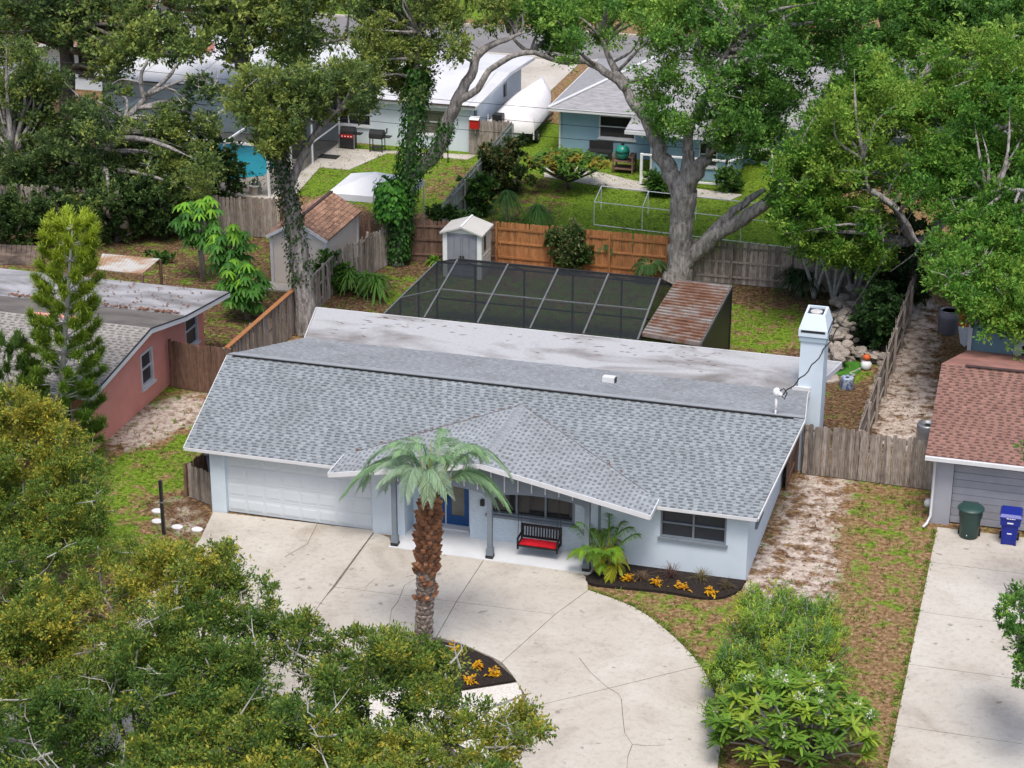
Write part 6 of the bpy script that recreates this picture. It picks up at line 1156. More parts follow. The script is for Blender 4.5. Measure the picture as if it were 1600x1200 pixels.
shrub('shrub', 'glossy dark bush behind the greenish panel fence', G(790, 300), 1.6, 1.3, 2.6, 80, 120, 0.14, 0.08, [(0.03, 0.06, 0.015), (0.06, 0.11, 0.03), (0.20, 0.15, 0.05)])
shrub('shrub', 'leafy light green shrub right behind the plastic shed', G(745, 335), 1.0, 0.7, 1.9, 34, 90, 0.2, 0.09, GL)
shrub('shrub', 'shaded bush along the left board fence below the oaks', G(225, 355), 1.6, 0.8, 2.2, 60, 120, 0.13, 0.07, [(0.02, 0.04, 0.012), (0.04, 0.08, 0.02), (0.08, 0.12, 0.03)])
shrub('shrub', 'shaded shrub mass by the pool screen on the left', G(300, 315), 1.8, 1.0, 2.9, 80, 120, 0.13, 0.07, [(0.02, 0.045, 0.014), (0.045, 0.095, 0.025), (0.1, 0.17, 0.04)])
shrub('shrub', 'dark shrub under the leaning limb at the far left', G(120, 350), 2.0, 1.0, 2.4, 70, 120, 0.13, 0.07, [(0.02, 0.04, 0.012), (0.035, 0.07, 0.02), (0.08, 0.11, 0.03)])
for (u, v, rx, h_, lab) in ((20, 388, 2.2, 2.6, 'dark bush at the far left below the oak trunk'), (105, 384, 1.9, 2.3, 'low dark bush behind the tall pine top'), (185, 378, 1.8, 2.9, 'dense shrub in front of the long shaded fence'), (258, 374, 1.4, 3.2, 'tall understory bush between the oak limb and the umbrella trees'), (345, 318, 1.3, 3.4, 'leafy bush covering the corner of the pool screen')):
    shrub('shrub', lab, G(u, v), rx, 1.0, h_, 90, 120, 0.14, 0.075, [(0.03, 0.06, 0.018), (0.06, 0.12, 0.03), (0.13, 0.2, 0.05)])
shrub('shrub', 'small dark shrub on the bed beside the blue house path', G(1140, 300), 0.9, 0.6, 1.1, 30, 100, 0.12, 0.07, GL); shrub('shrub', 'low leafy plant between kamado grill and oak trunk', G(1030, 305), 1.0, 0.5, 1.0, 26, 60, 0.25, 0.10, GL)
shrub('shrub', 'bright vine heap on the broken fence by the tan shed', G(520, 455), 0.7, 0.6, 1.6, 40, 110, 0.12, 0.08, [(0.04, 0.11, 0.02), (0.08, 0.2, 0.03), (0.18, 0.32, 0.05)])
shrub('shrub', 'low dark vines over the old board fence', (0.2, 25.6, 1.5), 1.5, 0.35, 0.8, 34, 110, 0.12, 0.08, [(0.02, 0.05, 0.012), (0.04, 0.1, 0.02), (0.07, 0.15, 0.03)], zmin=1.5, stems=6)
shrub('shrub', 'weeds growing at the foot of the pink house side yard', G(250, 410), 0.7, 0.3, 0.5, 12, 60, 0.12, 0.07, GL, rad=(0.1, 0.2))
for k, (p, hh) in enumerate((((15.6, 25.0, 0), 3.4), ((16.4, 24.9, 0), 3.6), ((17.2, 25.1, 0), 3.3))):
    lb = ('left', 'middle', 'right')[k]; t = thing('small_tree', f'{lb} pale-stemmed small tree of three under the right oak', 'tree', p, 0, 'pale-stemmed small trees'); b = MB(); q = Vector(p)
    for s in (-1, 0.2, 1): b.tube(curve3([q, q+Vector((0.25*s, -0.1, 1.0)), q+Vector((0.7*s, -0.3, 2.4)), q+Vector((0.9*s, -0.4, hh))], 3), [0.09, 0.085, 0.08, 0.075, 0.07, 0.065, 0.06, 0.05, 0.045, 0.03], 7)
    part('trunk', b, 'twig_pale', t, True); C = np.array(p)+RNG.normal(0, 0.6, (26, 3))*np.array([1, 0.7, 0.5])+np.array([0, -0.4, hh+0.1]); foliage('crown', clumps_to_leaves(C, RNG.uniform(0.3, 0.5, 26), 130, 0.13, 0.07, PAL_RIGHT, RNG.uniform(0, 0.6, 26)), t)
# --- foreground oleander and plumeria
ol = (18.95, -4.9, 0); t = thing('oleander_shrub', 'wispy grey-green oleander shrub on the dry lawn at lower right', 'shrub', ol); arr = []; st = MB(); n = 400
LOB = [(18.3, -3.1, 0.95, 1.15), (19.6, -3.5, 0.95, 1.05), (18.4, -5.0, 1.15, 1.55), (19.8, -5.3, 1.05, 1.35), (17.9, -6.6, 0.8, 1.0), (19.3, -6.9, 1.2, 1.5), (18.3, -8.2, 0.8, 0.9)]
for i in range(n):
    lx, ly, lr, lh = LOB[i % len(LOB)]; th = random.uniform(0, 6.283); r = random.random()**0.55; e = Vector((lx+lr*1.1*r*math.cos(th), ly+lr*1.15*r*math.sin(th), 0.35+lh*(1-r*r*0.65)+random.gauss(0, 0.2))); s = Vector((lx+0.3*r*math.cos(th), ly+0.3*r*math.sin(th), 0)); m_ = s.lerp(e, 0.55)+Vector((0, 0, 0.2)); st.tube([s, m_, e], [0.02, 0.014, 0.006], 4)
    k = 60; tt = RNG.uniform(0.35, 1.05, k)[:, None]; p = np.array(m_)+(np.array(e)-np.array(m_))*((tt-0.35)/0.65)+RNG.normal(0, 0.07, (k, 3)); d = rvec(k); d[:, 2] = np.abs(d[:, 2])*0.8+0.25; c0 = random.choice([(0.19, 0.33, 0.05), (0.27, 0.41, 0.05), (0.13, 0.26, 0.06), (0.38, 0.46, 0.05)]); arr.append(blade_arrays(p, d, RNG.uniform(0.10, 0.20, k), 0.034, 0.25, jit(c0, k, 0.3), 2))
part('stem', st, 'twig_pale', t, True); foliage('crown', arr, t)
pl = (20.2, -8.9, 0); t = thing('plumeria', 'long-leaved plumeria with white flower clusters at the bottom edge', 'shrub', pl); arr = []; fl = []; st = MB()
for i in range(120):
    th = random.uniform(0, 6.283); r = random.random()**0.55; e = Vector((pl[0]-0.3+2.1*r*math.cos(th), pl[1]+2.0*r*math.sin(th)-0.2, 0.8+1.05*(1-r*r*0.7)+random.gauss(0, 0.26))); s = Vector((pl[0]+0.4*r*math.cos(th), pl[1]+0.4*r*math.sin(th), 0)); st.tube([s, s.lerp(e, 0.6)+Vector((0, 0, 0.1)), e], [0.04, 0.03, 0.02], 5)
    k = 22; a = RNG.uniform(0, 6.283, k); el = RNG.uniform(0.05, 0.9, k); d = np.stack([np.cos(a)*np.cos(el), np.sin(a)*np.cos(el), np.sin(el)], 1); c0 = random.choice([(0.18, 0.33, 0.04), (0.30, 0.42, 0.05), (0.13, 0.25, 0.035)]); arr.append(blade_arrays(np.array(e)+RNG.normal(0, 0.03, (k, 3)), d, RNG.uniform(0.26, 0.46, k), 0.085, 0.35, jit(c0, k, 0.22), 3))
    if i % 5 == 0:
        k = 20; fl.append(leaf_arrays(np.array(e)+np.array([0, -0.05, 0.16])+RNG.normal(0, 0.06, (k, 3)), rvec(k)+np.array([0, 0, 0.5]), rvec(k), 0.06, 0.05, jit((0.82, 0.80, 0.70), k, 0.08)))
part('stem', st, 'twig_pale', t, True); foliage('crown', arr, t); foliage('flowers', fl, t)['kind'] = 'stuff'
shrub('shrub', 'bright yellow-green weed clump at the edge of the curved drive', G(1135, 1070), 0.35, 0.35, 0.9, 22, 80, 0.07, 0.035, [(0.10, 0.20, 0.02), (0.2, 0.32, 0.03), (0.34, 0.42, 0.04)], rad=(0.1, 0.2)); shrub('shrub', 'dark creeping shrub spilling over the drive edge at lower right', G(1145, 1130), 0.55, 0.9, 0.8, 44, 110, 0.07, 0.035, [(0.04, 0.07, 0.02), (0.08, 0.13, 0.03), (0.16, 0.2, 0.04)], rad=(0.14, 0.26))
tree('live_oak', 'dark leafy branch tips reaching in from the right frame edge', (29.5, -9.5, 0), [([(29.5, -9.5, 0), (29.3, -9.4, 2.0), (28.8, -9.2, 3.2)], [0.22, 0.18, 0.1]), ([(29.2, -9.4, 2.2), (28.2, -8.6, 3.2), GY(1610, 1050, -7.8), GY(1595, 960, -7.0)], [0.12, 0.08, 0.05, 0.02]), ([(29.0, -9.2, 2.8), (29.2, -6.0, 4.2), (28.6, -2.5, 4.8), GY(1615, 715, 0.0)], [0.12, 0.09, 0.06, 0.02])], [([(1562, 940), (1585, 925), (1660, 915), (1660, 1100), (1595, 1110), (1590, 1060), (1590, 1000), (1570, 985)], [(900, -6.5), (1100, -8.5)], 22, 5, (0.22, 0.4), 170, 0.09, 0.045, PAL_BIG, rnd(0.0, 0.6), 0.35, 0.6), ([(1582, 690), (1660, 670), (1660, 760), (1590, 735)], [(670, 0.5), (760, -0.5)], 8, 5, (0.2, 0.35), 170, 0.09, 0.045, PAL_BIG, rnd(0.0, 0.6), 0.3, 0.4)], sub_r=0.025)
# --- the tall pindo palm in the island
pb0 = Vector(G(660, 1018)); PT = thing('pindo_palm', 'tall palm with rusty leaf-base trunk and silvery arching fronds in the island', 'palm tree', tuple(pb0)); hgt = 4.85; lean = Vector((0.30, 0.0, 0))
def ptr(z): t = z/hgt; return pb0+lean*t+Vector((0, 0, z))
def prad(z): return float(np.interp(z, [0, 0.4, 1.4, 2.2, 2.9, 3.9, 4.5, 4.85], [0.31, 0.26, 0.24, 0.26, 0.31, 0.31, 0.25, 0.17]))
part('trunk', MB().tube([ptr(z) for z in np.linspace(-0.02, hgt, 16)], [prad(z)*0.86 for z in np.linspace(0, hgt, 16)], 14), 'palm_trunk', PT, True)
BTm = []
for m_ in ('palm_boot_grey', 'palm_boot'):
    for k in range(2):
        w_, h_, o_ = (0.085, 0.10, 0.05) if m_ == 'palm_boot_grey' else (0.085, 0.15, 0.12+0.04*k); b = MB(); b.v = [(-w_, -0.03, 0), (w_, -0.03, 0), (w_*0.85, -0.03, h_), (-w_*0.85, -0.03, h_), (-w_*0.6, o_*0.55, 0.02), (w_*0.6, o_*0.55, 0.02), (w_*0.5, o_, h_), (-w_*0.5, o_, h_)]; b.f = [(4, 5, 6, 7), (0, 1, 5, 4), (1, 2, 6, 5), (3, 0, 4, 7), (2, 3, 7, 6)]; me = b.mesh('leaf_base'); me.materials.append(MATS[m_]); BTm.append(me)
z = 0.12; row = 0
while z < 4.72:
    n = 9 if z > 1.6 else 8
    for j in range(n):
        th = 2*math.pi*(j+0.5*(row % 2))/n+random.gauss(0, 0.06); c = ptr(z)+Vector((math.cos(th), math.sin(th), 0))*prad(z)*0.86; old = z < 2.2+random.gauss(0, 0.4); ob = link('leaf_base', BTm[random.randrange(2)+(0 if old else 2)], None, PT, tuple(c-pb0+Vector((0, 0, random.gauss(0, 0.015))))); ob.rotation_euler = (random.gauss(0, 0.12), random.gauss(0, 0.08), th-math.pi/2); ob.scale = (1, random.uniform(0.75, 1.25), random.uniform(0.85, 1.2))
    z += 0.147; row += 1
def frond(L, rise, droop, col, nl=46, ll=0.55, name='frond'):
    ts = np.linspace(0, 1, 15); R = np.stack([L*ts*(1-0.12*ts), np.zeros(15), rise*L*ts-droop*L*ts**2.3], 1); arrs = []
    tg = np.gradient(R, axis=0); tg = unit(tg); tl = np.linspace(0.27, 0.99, nl)
    for s in (-1, 1):
        p = np.stack([np.interp(tl, ts, R[:, k]) for k in range(3)], 1); d0 = np.stack([np.interp(tl, ts, tg[:, k]) for k in range(3)], 1); up = np.cross(d0, np.array([0, 1, 0])); up = up*np.sign(up[:, 2:3]+1e-9)
        d = d0*(0.55+0.6*tl[:, None])+np.array([0, s*0.85, 0])+up*0.30+RNG.normal(0, 0.09, (nl, 3)); l_ = ll*np.interp(tl, [0.2, 0.4, 0.7, 1.0], [0.55, 1.0, 0.95, 0.5])
        arrs.append(blade_arrays(p, d, l_, 0.021, 0.62, jit(col, nl, 0.28), 3, tipw=0.15))
    w_ = np.interp(ts, [0, 0.3, 1], [0.05, 0.03, 0.008]); sv = []; 
    for k in range(15): sv += [R[k]+np.array([0, -w_[k], 0]), R[k]+np.array([0, 0, w_[k]*1.2]), R[k]+np.array([0, w_[k], 0])]
    f = []; 
    for k in range(14): f += [(3*k, 3*k+1, 3*k+4, 3*k+3), (3*k+1, 3*k+2, 3*k+5, 3*k+4)]
    sc = np.repeat(np.array([np.array((0.36, 0.26, 0.11))*(1-min(1, t*2.2))+np.array(col)*1.1*min(1, t*2.2) for t in ts]), 3, axis=0); arrs.append((np.array(sv), np.array(f), sc)); return npmesh(name, *join_arrays(arrs))
SIL = (0.33, 0.46, 0.31); SIL2 = (0.26, 0.42, 0.22)
FR = [frond(2.4, 1.5, 1.4, SIL, 96, 0.55), frond(2.55, 1.05, 1.25, SIL2, 96, 0.56), frond(2.45, 0.8, 1.15, SIL, 90, 0.55), frond(1.9, 1.85, 1.05, SIL2, 72, 0.48)]
for me in FR: me.materials.append(MATS['leaf'])
top = ptr(hgt-0.05)-pb0
for i in range(27):
    k = (0, 1, 2, 1, 0, 3)[i % 6] if i < 25 else 3; th = i*2.399963+0.4; ob = link('frond', FR[k], 'leaf', PT, tuple(top+Vector((0.12*math.cos(th), 0.12*math.sin(th), random.uniform(-0.1, 0.12))))); fc = -math.sin(th); ob.data = FR[k if fc < 0.35 else (0 if i % 2 else 3)]; ob.rotation_euler = (random.gauss(0, 0.1), random.gauss(0, 0.08)-(0.42 if fc > 0.35 else 0.12), th); s = random.uniform(0.82, 1.0)*(0.85 if fc > 0.35 else 1); ob.scale = (s, s, s)
sp = MB().tube([Vector(top)+pb0, Vector(top)+pb0+Vector((0.02, 0, 0.8)), Vector(top)+pb0+Vector((0.05, -0.03, 1.75))], [0.04, 0.03, 0.008], 6); part('spear_leaf', sp, 'frond_stem', PT).data.materials[0] = mat('spear', (0.45, 0.42, 0.10), (0.35, 0.36, 0.09))
# --- clumping palm by the porch
ap = Vector(G(943, 897)); AP = thing('areca_palm', 'bushy yellow-green clumping palm at the porch corner', 'palm', tuple(ap)); AF = [frond(0.95, 2.0, 0.9, (0.13, 0.28, 0.03), 28, 0.36), frond(0.85, 1.5, 1.0, (0.20, 0.36, 0.03), 26, 0.34), frond(0.75, 1.1, 1.1, (0.40, 0.42, 0.03), 24, 0.3)]; sb = MB()
for i in range(34):
    th = i*2.4; c = Vector((0.22*math.cos(th*1.7), 0.18*math.sin(th*1.7), 0)); z = random.uniform(0.15, 0.75); ob = link('frond', AF[0 if i % 3 == 0 else (1 if i % 3 == 1 else 2)], 'leaf', AP, tuple(c+Vector((0, 0, z)))); ob.rotation_euler = (random.gauss(0, 0.12), random.gauss(0.0, 0.1), th); s = random.uniform(0.8, 1.1); ob.scale = (s, s, s); sb.tube([ap+c, ap+c+Vector((0, 0, z+0.05))], 0.025, 5)
part('stem', sb, 'frond_stem', AP)
# --- crotons and dry grasses in the beds
def croton(loc, lab, s=1.0):
    t = thing('croton', lab, 'plant', loc, 0, 'yellow crotons'); n = 54; a = RNG.uniform(0, 6.283, n); el = RNG.uniform(0.2, 1.45, n); d = np.stack([np.cos(a)*np.cos(el), np.sin(a)*np.cos(el), np.sin(el)], 1); c = np.where(RNG.random((n, 1)) < 0.8, np.array([[0.75, 0.42, 0.015]]), np.array([[0.55, 0.22, 0.02]]))*RNG.uniform(0.8, 1.2, (n, 1))
    p = np.array(loc)+np.stack([RNG.normal(0, 0.075, n), RNG.normal(0, 0.05, n), np.abs(RNG.normal(0.08, 0.06, n))], 1)*s; foliage('leaves', blade_arrays(p, d, RNG.uniform(0.09, 0.20, n)*s, 0.06*s, 0.6, c, 3), t); part('stem', MB().tube([loc, (loc[0], loc[1], loc[2]+0.18*s)], 0.02, 5), 'frond_stem', t)
BZ = 0.09
for (u, v), lab in zip(((980, 908), (1026, 914), (1064, 920), (1109, 928)), ('leftmost yellow croton in the bed under the bedroom window', 'second yellow croton from the left under the bedroom window', 'third yellow croton from the left under the bedroom window', 'rightmost yellow croton in the bed under the bedroom window')): croton(G(u, v, BZ), lab)
for (u, v), lab in zip(((748, 1044), (772, 1056), (735, 1068), (634, 1018), (710, 1018), (590, 1022)), ('yellow croton nearest the tip of the palm island', 'yellow croton by the white gravel edge of the palm island', 'low yellow croton half hidden by oak leaves in the palm island', 'yellow croton just left of the palm trunk', 'yellow croton just right of the palm trunk', 'yellow croton at the left end of the palm island')): croton(G(u, v, 0.075), lab)
def drygrass(loc, lab, cols, s=1.0, droop=0.5):
    t = thing('ornamental_grass', lab, 'grass clump', loc, 0, 'dry grass clumps in the window bed'); n = 90; a = RNG.uniform(0, 6.283, n); el = RNG.uniform(0.6, 1.5, n); d = np.stack([np.cos(a)*np.cos(el), np.sin(a)*np.cos(el), np.sin(el)], 1); foliage('blades', blade_arrays(np.array(loc)+RNG.normal(0, 0.04, (n, 3))*np.array([1, 1, 0]), d, RNG.uniform(0.3, 0.75, n)*s, 0.014, droop, jit(cols, n, 0.35), 3), t); return t
for (u, v), c, s, lab in (((1003, 905), (0.22, 0.15, 0.10), 0.85, 'brown grass clump between the first two crotons'), ((1047, 901), (0.14, 0.08, 0.07), 1.2, 'tall purplish grass clump against the blue wall'), ((1095, 905), (0.24, 0.20, 0.10), 1.0, 'tan grass clump below the window corner'), ((1135, 918), (0.15, 0.11, 0.06), 0.8, 'low brown grass clump at the right end of the bed')): drygrass(G(u, v, BZ), lab, c, s)
# --- spiky plants: yuccas, ponytail palms, bromeliads
def rosette(name, lab, loc, hstem, n, L, Wd, droop, col, elr=(-0.3, 1.4), cat='plant', group=None, stem_r=0.07, bark='bark_grey', heads=1):
    t = thing(name, lab, cat, tuple(loc), 0, group); arrs = []; b = MB()
    for h in range(heads):
        off = Vector((0, 0, hstem)) if heads == 1 else Vector((random.gauss(0, 0.3), random.gauss(0, 0.2), hstem*random.uniform(0.6, 1.1))); q = Vector(loc)+off; a = RNG.uniform(0, 6.283, n); el = RNG.uniform(*elr, n); d = np.stack([np.cos(a)*np.cos(el), np.sin(a)*np.cos(el), np.sin(el)], 1); arrs.append(blade_arrays(np.array(q)+RNG.normal(0, 0.03, (n, 3)), d, L*RNG.uniform(0.75, 1.15, n), Wd, droop, jit(col, n, 0.25), 3)); b.tube([loc, Vector(loc).lerp(q, 0.5)+Vector((random.gauss(0, 0.03), 0, 0)), q+Vector((0, 0, 0.02))], [stem_r*1.3, stem_r, stem_r*0.8], 8)
    foliage('leaves', arrs, t); part('stem', b, bark, t, True); return t
rosette('ponytail_palm', 'taller ponytail palm with slim pale trunk behind the orange fence', G(792, 348), 1.3, 240, 0.95, 0.03, 1.1, (0.09, 0.20, 0.05), (-0.2, 1.4), 'palm', None, 0.07, 'twig_pale'); rosette('ponytail_palm', 'fountain-like ponytail palm beside the orange fence', G(840, 355), 0.8, 320, 1.0, 0.03, 1.0, (0.10, 0.24, 0.05), (-0.2, 1.4), 'palm', None, 0.09, 'twig_pale')
rosette('dracaena', 'bright strap-leaved plant against the broken left fence', G(566, 462), 0.75, 110, 0.85, 0.075, 0.75, (0.13, 0.28, 0.05), (-0.2, 1.3), 'plant', None, 0.05, 'bark_dark', 3); rosette('bromeliad', 'small lime strap plant beside the plastic shed door', G(679, 412), 0.12, 60, 0.6, 0.07, 0.6, (0.18, 0.36, 0.04)); rosette('yucca', 'spiky yucca in the shade by the pool screen', G(310, 330), 1.2, 110, 0.75, 0.05, 0.25, (0.07, 0.15, 0.04), (-0.4, 1.5)); rosette('yucca', 'tall shaggy yucca in front of the turquoise pool', G(330, 335), 2.4, 120, 0.9, 0.06, 0.6, (0.12, 0.2, 0.05), (-0.9, 1.5)); rosette('yucca', 'dark spiky clump at the foot of the grey board fence under the right oak', (15.0, 25.0, 0), 0.7, 130, 1.1, 0.05, 0.7, (0.035, 0.075, 0.025), (0.0, 1.5), 'plant', None, 0.06, 'bark_dark', 2)
n = 40; a = RNG.uniform(0, 6.283, n); el = RNG.uniform(0.1, 1.4, n); foliage('leaves', blade_arrays(np.array(WL[PLANT1])+np.array([0, 0, 0.42])+RNG.normal(0, 0.03, (n, 3)), np.stack([np.cos(a)*np.cos(el), np.sin(a)*np.cos(el), np.sin(el)], 1), 0.4, 0.03, 0.8, jit((0.08, 0.2, 0.04), n), 3), PLANT1); n = 50; a = RNG.uniform(0, 6.283, n); el = RNG.uniform(0.1, 1.4, n); foliage('leaves', blade_arrays(np.array(WL[pp])+np.array([0, 0, 0.7])+RNG.normal(0, 0.2, (n, 3)), np.stack([np.cos(a)*np.cos(el), np.sin(a)*np.cos(el), np.sin(el)], 1), 0.3, 0.08, 0.4, jit((0.05, 0.12, 0.03), n), 3), pp)
for (u, v), lab, hs, L_ in (((950, 398), 'small feather palm with thin brown trunk before the orange fence', 1.2, 0.9), ((1012, 418), 'short feather palm in front of the orange fence near the oak', 0.7, 0.8)):
    c = Vector(G(u, v+22)); t = thing('feather_palm', lab, 'palm', tuple(c)); part('trunk', MB().tube([c, c+Vector((-0.05, 0, hs*0.5)), c+Vector((0.05, 0, hs))], [0.06, 0.05, 0.08], 8), 'palm_trunk', t, True); me = frond(L_, 0.7, 0.8, (0.07, 0.16, 0.05), 24, 0.26)
    for i in range(13): th = i*2.4; ob = link('frond', me, 'leaf', t, (0.05, 0, hs)); ob.rotation_euler = (random.gauss(0, 0.15), random.gauss(0, 0.2), th)
# --- plumeria tree on the rear lawn
pm = Vector(G(888, 296)); t = thing('plumeria_tree', 'low umbrella-shaped tree with yellowing leaves on the rear lawn', 'tree', tuple(pm)); b = MB(); arrs = []
b.tube([pm, pm+Vector((0, 0, 0.5))], [0.1, 0.09], 8)
for i in range(46):
    th = i*2.4; r = math.sqrt((i+0.5)/46); e = pm+Vector((1.9*r*math.cos(th), 1.5*r*math.sin(th), 1.75-0.55*r*r)); b.tube(curve3([pm+Vector((0, 0, 0.4)), pm.lerp(e, 0.55)+Vector((0, 0, 0.1)), e], 2), [0.06, 0.05, 0.04, 0.035, 0.03], 5); k = 26; a = RNG.uniform(0, 6.283, k); el = RNG.uniform(-0.1, 1.0, k); c0 = random.choice([(0.10, 0.22, 0.03), (0.14, 0.27, 0.04), (0.33, 0.28, 0.04)]); arrs.append(blade_arrays(np.array(e)+RNG.normal(0, 0.08, (k, 3)), np.stack([np.cos(a)*np.cos(el), np.sin(a)*np.cos(el), np.sin(el)], 1), RNG.uniform(0.25, 0.42, k), 0.10, 0.4, jit(c0, k, 0.25), 3))
part('trunk', b, 'bark_dark', t, True); foliage('crown', arrs, t)
# --- umbrella trees (schefflera)
for (u, v, vt_), lab, hs in (((316, 440, 370), 'tallest umbrella tree with drooping glossy rosettes in the pink house yard', 3.2), ((362, 470, 420), 'middle umbrella tree beside the fence in the pink house yard', 2.6), ((385, 500, 450), 'lowest umbrella tree with lime new leaves nearest the flat roof corner', 1.9)):
    c = Vector(G(u, v)); t = thing('umbrella_tree', lab, 'tree', tuple(c), 0, 'umbrella trees'); b = MB(); arrs = []
    for s in range(3): b.tube([c+Vector((0.06*s, 0, 0)), c+Vector((0.1*(s-1), 0, hs*0.6)), c+Vector((0.25*(s-1), 0.1*s, hs))], [0.05, 0.04, 0.03], 6)
    for i in range(84):
        d = rvec(1)[0]; e = np.array(c)+np.array([0, 0, hs*0.86])+d*np.array([0.95, 0.85, 1.15])*random.uniform(0.55, 1.0); e[2] = max(e[2], hs*0.28); k = 9; a = np.linspace(0, 6.283, k, endpoint=False)+random.random(); top_ = d[2] > 0.35; c0 = (0.22, 0.46, 0.04) if top_ and random.random() < 0.7 else random.choice([(0.06, 0.19, 0.03), (0.10, 0.28, 0.04)]); arrs.append(blade_arrays(np.repeat(e[None], k, 0), np.stack([np.cos(a), np.sin(a), np.full(k, -0.25)], 1), RNG.uniform(0.30, 0.42, k), 0.12, 0.5, jit(c0, k, 0.2), 3))
    part('trunk', b, 'twig_pale', t, True); foliage('crown', arrs, t)
# --- Norfolk pines by the pink house
def norfolk(loc, H_, wid, tiers, lab, top_col, s=1.0, cup=0.9, ln=0.25):
    c = Vector(loc); t = thing('norfolk_pine', lab, 'tree', loc, 0, 'norfolk pines'); b = MB(); b.tube([c, c+Vector((ln/2, 0, H_*0.5)), c+Vector((ln, 0, H_))], [0.13*s, 0.09*s, 0.02], 9); arrs = []
    for k in range(tiers):
        f = k/(tiers-1); z = H_*(0.12+0.86*f); L_ = wid*(1-0.42*f)*random.uniform(0.85, 1.1)*(1 if f < 0.97 else 0.7); nb = 7 if f < 0.8 else 6; o_ = Vector((ln*z/H_, 0, 0))
        for j in range(nb):
            th = 2*math.pi*(j+0.37*k)/nb+random.gauss(0, 0.12); rise = 0.15+0.45*f+random.gauss(0, 0.06); p0 = c+o_+Vector((0, 0, z)); d = Vector((math.cos(th), math.sin(th), 0)); pts = [p0, p0+d*L_*0.5+Vector((0, 0, L_*0.06)), p0+d*L_*0.85+Vector((0, 0, L_*rise*0.45)), p0+d*L_+Vector((0, 0, L_*rise*cup))]; b.tube(pts, [0.028*s, 0.022*s, 0.015*s, 0.008], 5)
            n = 430; tt = 1.06-0.55*RNG.random(n)**1.3; q = np.array([tuple(x) for x in pts]); P_ = np.stack([np.interp(np.clip(tt, 0, 1), [0, 0.5, 0.85, 1], q[:, i]) for i in range(3)], 1)+RNG.normal(0, 0.05*s, (n, 3)); dd = np.array(d)*0.7+np.array([0, 0, 0.75])+RNG.normal(0, 0.5, (n, 3)); mix = np.clip(f*0.85+0.1+RNG.normal(0, 0.15, (n, 1)), 0, 1)**1.5; col = (np.array([[0.13, 0.26, 0.04]])*(1-mix)+np.array([top_col])*mix)*RNG.uniform(0.7, 1.3, (n, 1)); arrs.append(blade_arrays(P_, dd, RNG.uniform(0.14, 0.30, n)*s, 0.04*s, 0.0, col, 1))
    part('trunk', b, 'twig_pale', t, True); foliage('crown', arrs, t)
nb_ = G(88, 735); norfolk(nb_, GY(112, 335, nb_[1])[2]-0.3, 1.4, 15, 'tall bright norfolk pine in front of the pink house roof', (0.44, 0.54, 0.05), ln=GY(112, 335, nb_[1])[0]-nb_[0])
nb2 = G(18, 740); norfolk(nb2, GY(30, 545, nb2[1])[2], 1.3, 7, 'small dark norfolk pine at the left edge before the pink house', (0.08, 0.15, 0.03), 0.9)
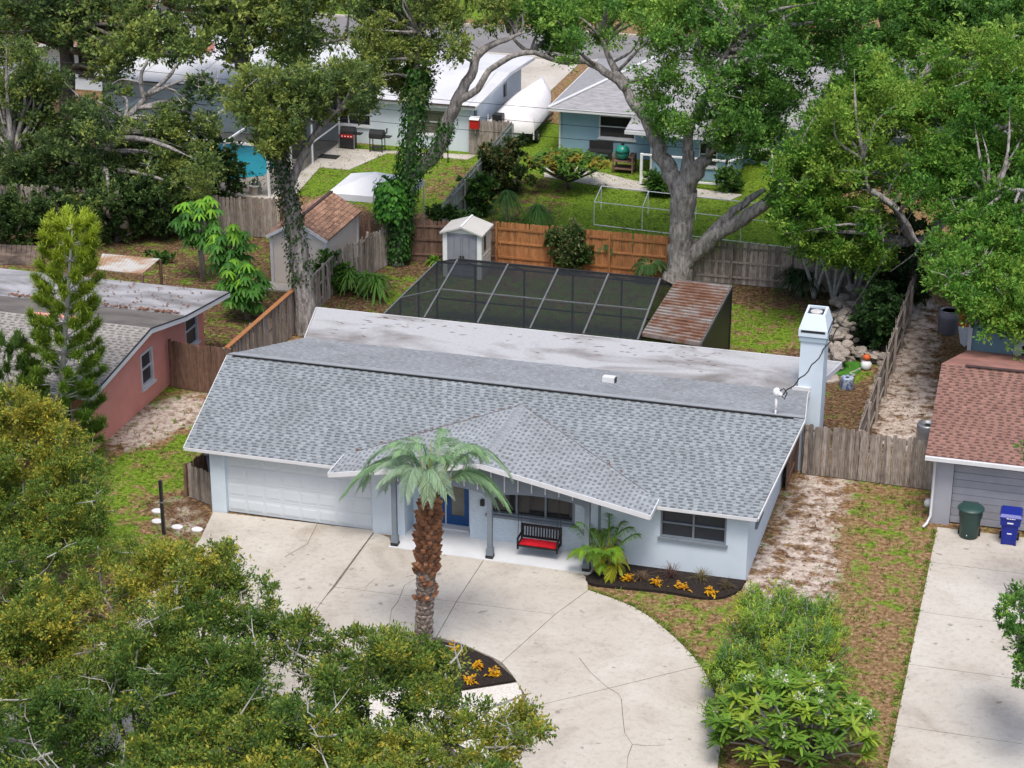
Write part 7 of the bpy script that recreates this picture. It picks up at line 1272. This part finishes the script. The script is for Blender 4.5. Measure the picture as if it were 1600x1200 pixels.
# ================================================================== GROUND COVER
def scatter_grass():
    n = 120000; x = RNG.uniform(-14, 27, n); y = RNG.uniform(-13, 41, n); wz = np.array([zone(a, b) for a, b in zip(x, y)]) if False else GW[np.clip(np.searchsorted(GXS, x), 0, len(GXS)-1), np.clip(np.searchsorted(GYS, y), 0, len(GYS)-1)]
    nz = 0.5+0.5*np.sin(x*1.9+np.sin(y*1.3)*2)*np.cos(y*2.3+np.sin(x*1.1)*2); keep = RNG.random(n) < np.clip(wz[:, 0]*1.5*nz+0.10-wz[:, 1]*0.35, 0, 1)
    def inr(a, b, c, d): return (x > a) & (x < b) & (y > c) & (y < d)
    keep &= ~(inr(-0.1, 17.2, -0.4, 11.1) | inr(22.2, 30, -30, 16) | inr(-18, -5.6, 2.9, 12.6) | inr(6, 12.8, -1, 1))
    for pol in (pxpoly([(334, 808), (612, 840), (908, 896), (919, 923)]+edge+edge2+[(880, 1420), (-400, 1560), (-260, 1250), (60, 1060), (200, 965), (312, 845)]), bed_w): keep &= ~inpoly(np.stack([x, y], 1), pol)
    x, y, wz = x[keep], y[keep], wz[keep]; m = len(x); d = rvec(m)*0.6+np.array([0, 0, 1]); green = RNG.random((m, 1)) < (wz[:, :1]*1.15); col = np.where(green, np.array([[0.13, 0.21, 0.03]]), np.array([[0.27, 0.19, 0.10]]))*RNG.uniform(0.6, 1.35, (m, 1))
    o = link('grass', npmesh('grass', *blade_arrays(np.stack([x, y, np.zeros(m)], 1), d, RNG.uniform(0.05, 0.13, m), 0.03, 0.2, col, 1)), 'leaf'); o['kind'] = 'stuff'; tag(o, 'patchy short grass blades on the yards')
    n = 26000; x = RNG.uniform(-14, 24, n); y = RNG.uniform(-8, 30, n); wz = GW[np.clip(np.searchsorted(GXS, x), 0, len(GXS)-1), np.clip(np.searchsorted(GYS, y), 0, len(GYS)-1)]; keep = RNG.random(n) < np.clip(wz[:, 2]*0.9-0.1, 0, 1)
    keep &= ~((x > -0.1) & (x < 17.2) & (y > -1) & (y < 11.1)) & ~((x > 22) & (y < 16)) & ~((x < -5.6) & (y > 2.9) & (y < 12.6)) & ~inpoly(np.stack([x, y], 1), pxpoly([(334, 808), (612, 840), (908, 896), (919, 923)]+edge+edge2+[(880, 1420), (-400, 1560), (-260, 1250), (60, 1060), (200, 965), (312, 845)]))
    x, y = x[keep], y[keep]; m = len(x); a = RNG.uniform(0, 6.283, m); cols = np.array([(0.20, 0.09, 0.04), (0.11, 0.05, 0.025), (0.34, 0.22, 0.13), (0.5, 0.42, 0.33)])[RNG.choice(4, m, p=[0.4, 0.3, 0.2, 0.1])]*RNG.uniform(0.7, 1.3, (m, 1))
    o = link('fallen_leaves', npmesh('fallen_leaves', *leaf_arrays(np.stack([x, y, np.full(m, 0.02)], 1), np.stack([np.cos(a), np.sin(a), RNG.uniform(-0.1, 0.3, m)], 1), rvec(m)*0.4+np.array([0, 0, 1]), RNG.uniform(0.06, 0.14, m), 0.05, cols)), 'leaf'); o['kind'] = 'stuff'; tag(o, 'brown fallen leaves scattered over the yards')

def scatter_tufts():
    n = 30000; x = RNG.uniform(-12, 26, n); y = RNG.uniform(-12, 40, n); i = np.clip(np.searchsorted(GXS, x), 0, len(GXS)-1); j = np.clip(np.searchsorted(GYS, y), 0, len(GYS)-1); wz = GW[i, j]
    nz = 0.5+0.5*np.sin(x*2.7+np.sin(y*1.9)*2)*np.cos(y*2.1+np.sin(x*1.7)*2); keep = RNG.random(n) < np.clip(wz[:, 0]*0.55*nz, 0, 1)
    keep &= ~((x > -1.2) & (x < 17.2) & (y > -1) & (y < 11.1)) & ~((x > 22) & (y < 22)) & ~((x < -5.6) & (y > 2.9) & (y < 12.6)) & ~inpoly(np.stack([x, y], 1), inset(pxpoly([(334, 808), (612, 840), (908, 896), (919, 923)]+edge+edge2+[(880, 1420), (-400, 1560), (-260, 1250), (60, 1060), (200, 965), (312, 845)]), 0.03)) & ~inpoly(np.stack([x, y], 1), bed_w)
    x, y = x[keep], y[keep]; eg = np.array(pxpoly(edge+edge2)); k = 150; t = RNG.random(k)*(len(eg)-1); q = t.astype(int); ep = eg[q]+(eg[q+1]-eg[q])*(t-q)[:, None]+np.stack([np.abs(RNG.normal(0, 0.06, k)), RNG.normal(0.03, 0.03, k)], 1)
    x = np.concatenate([x, ep[:, 0], 22.27-np.abs(RNG.normal(0, 0.06, 130))]); y = np.concatenate([y, ep[:, 1], RNG.uniform(-12, 5.2, 130)])
    x, y = np.repeat(x, 9), np.repeat(y, 9); m = len(x); x = x+RNG.normal(0, 0.05, m); y = y+RNG.normal(0, 0.05, m); d = rvec(m)*0.8+np.array([0, 0, 0.9]); c = np.where(RNG.random((m, 1)) < 0.75, np.array([[0.16, 0.26, 0.03]]), np.array([[0.30, 0.27, 0.09]]))*RNG.uniform(0.55, 1.4, (m, 1))
    o = link('grass_tufts', npmesh('grass_tufts', *blade_arrays(np.stack([x, y, np.zeros(m)], 1), d, RNG.uniform(0.08, 0.2, m), 0.028, 0.35, c, 2)), 'leaf'); o['kind'] = 'stuff'; tag(o, 'scattered green grass tufts on the dry lawns')
scatter_grass(); scatter_tufts()
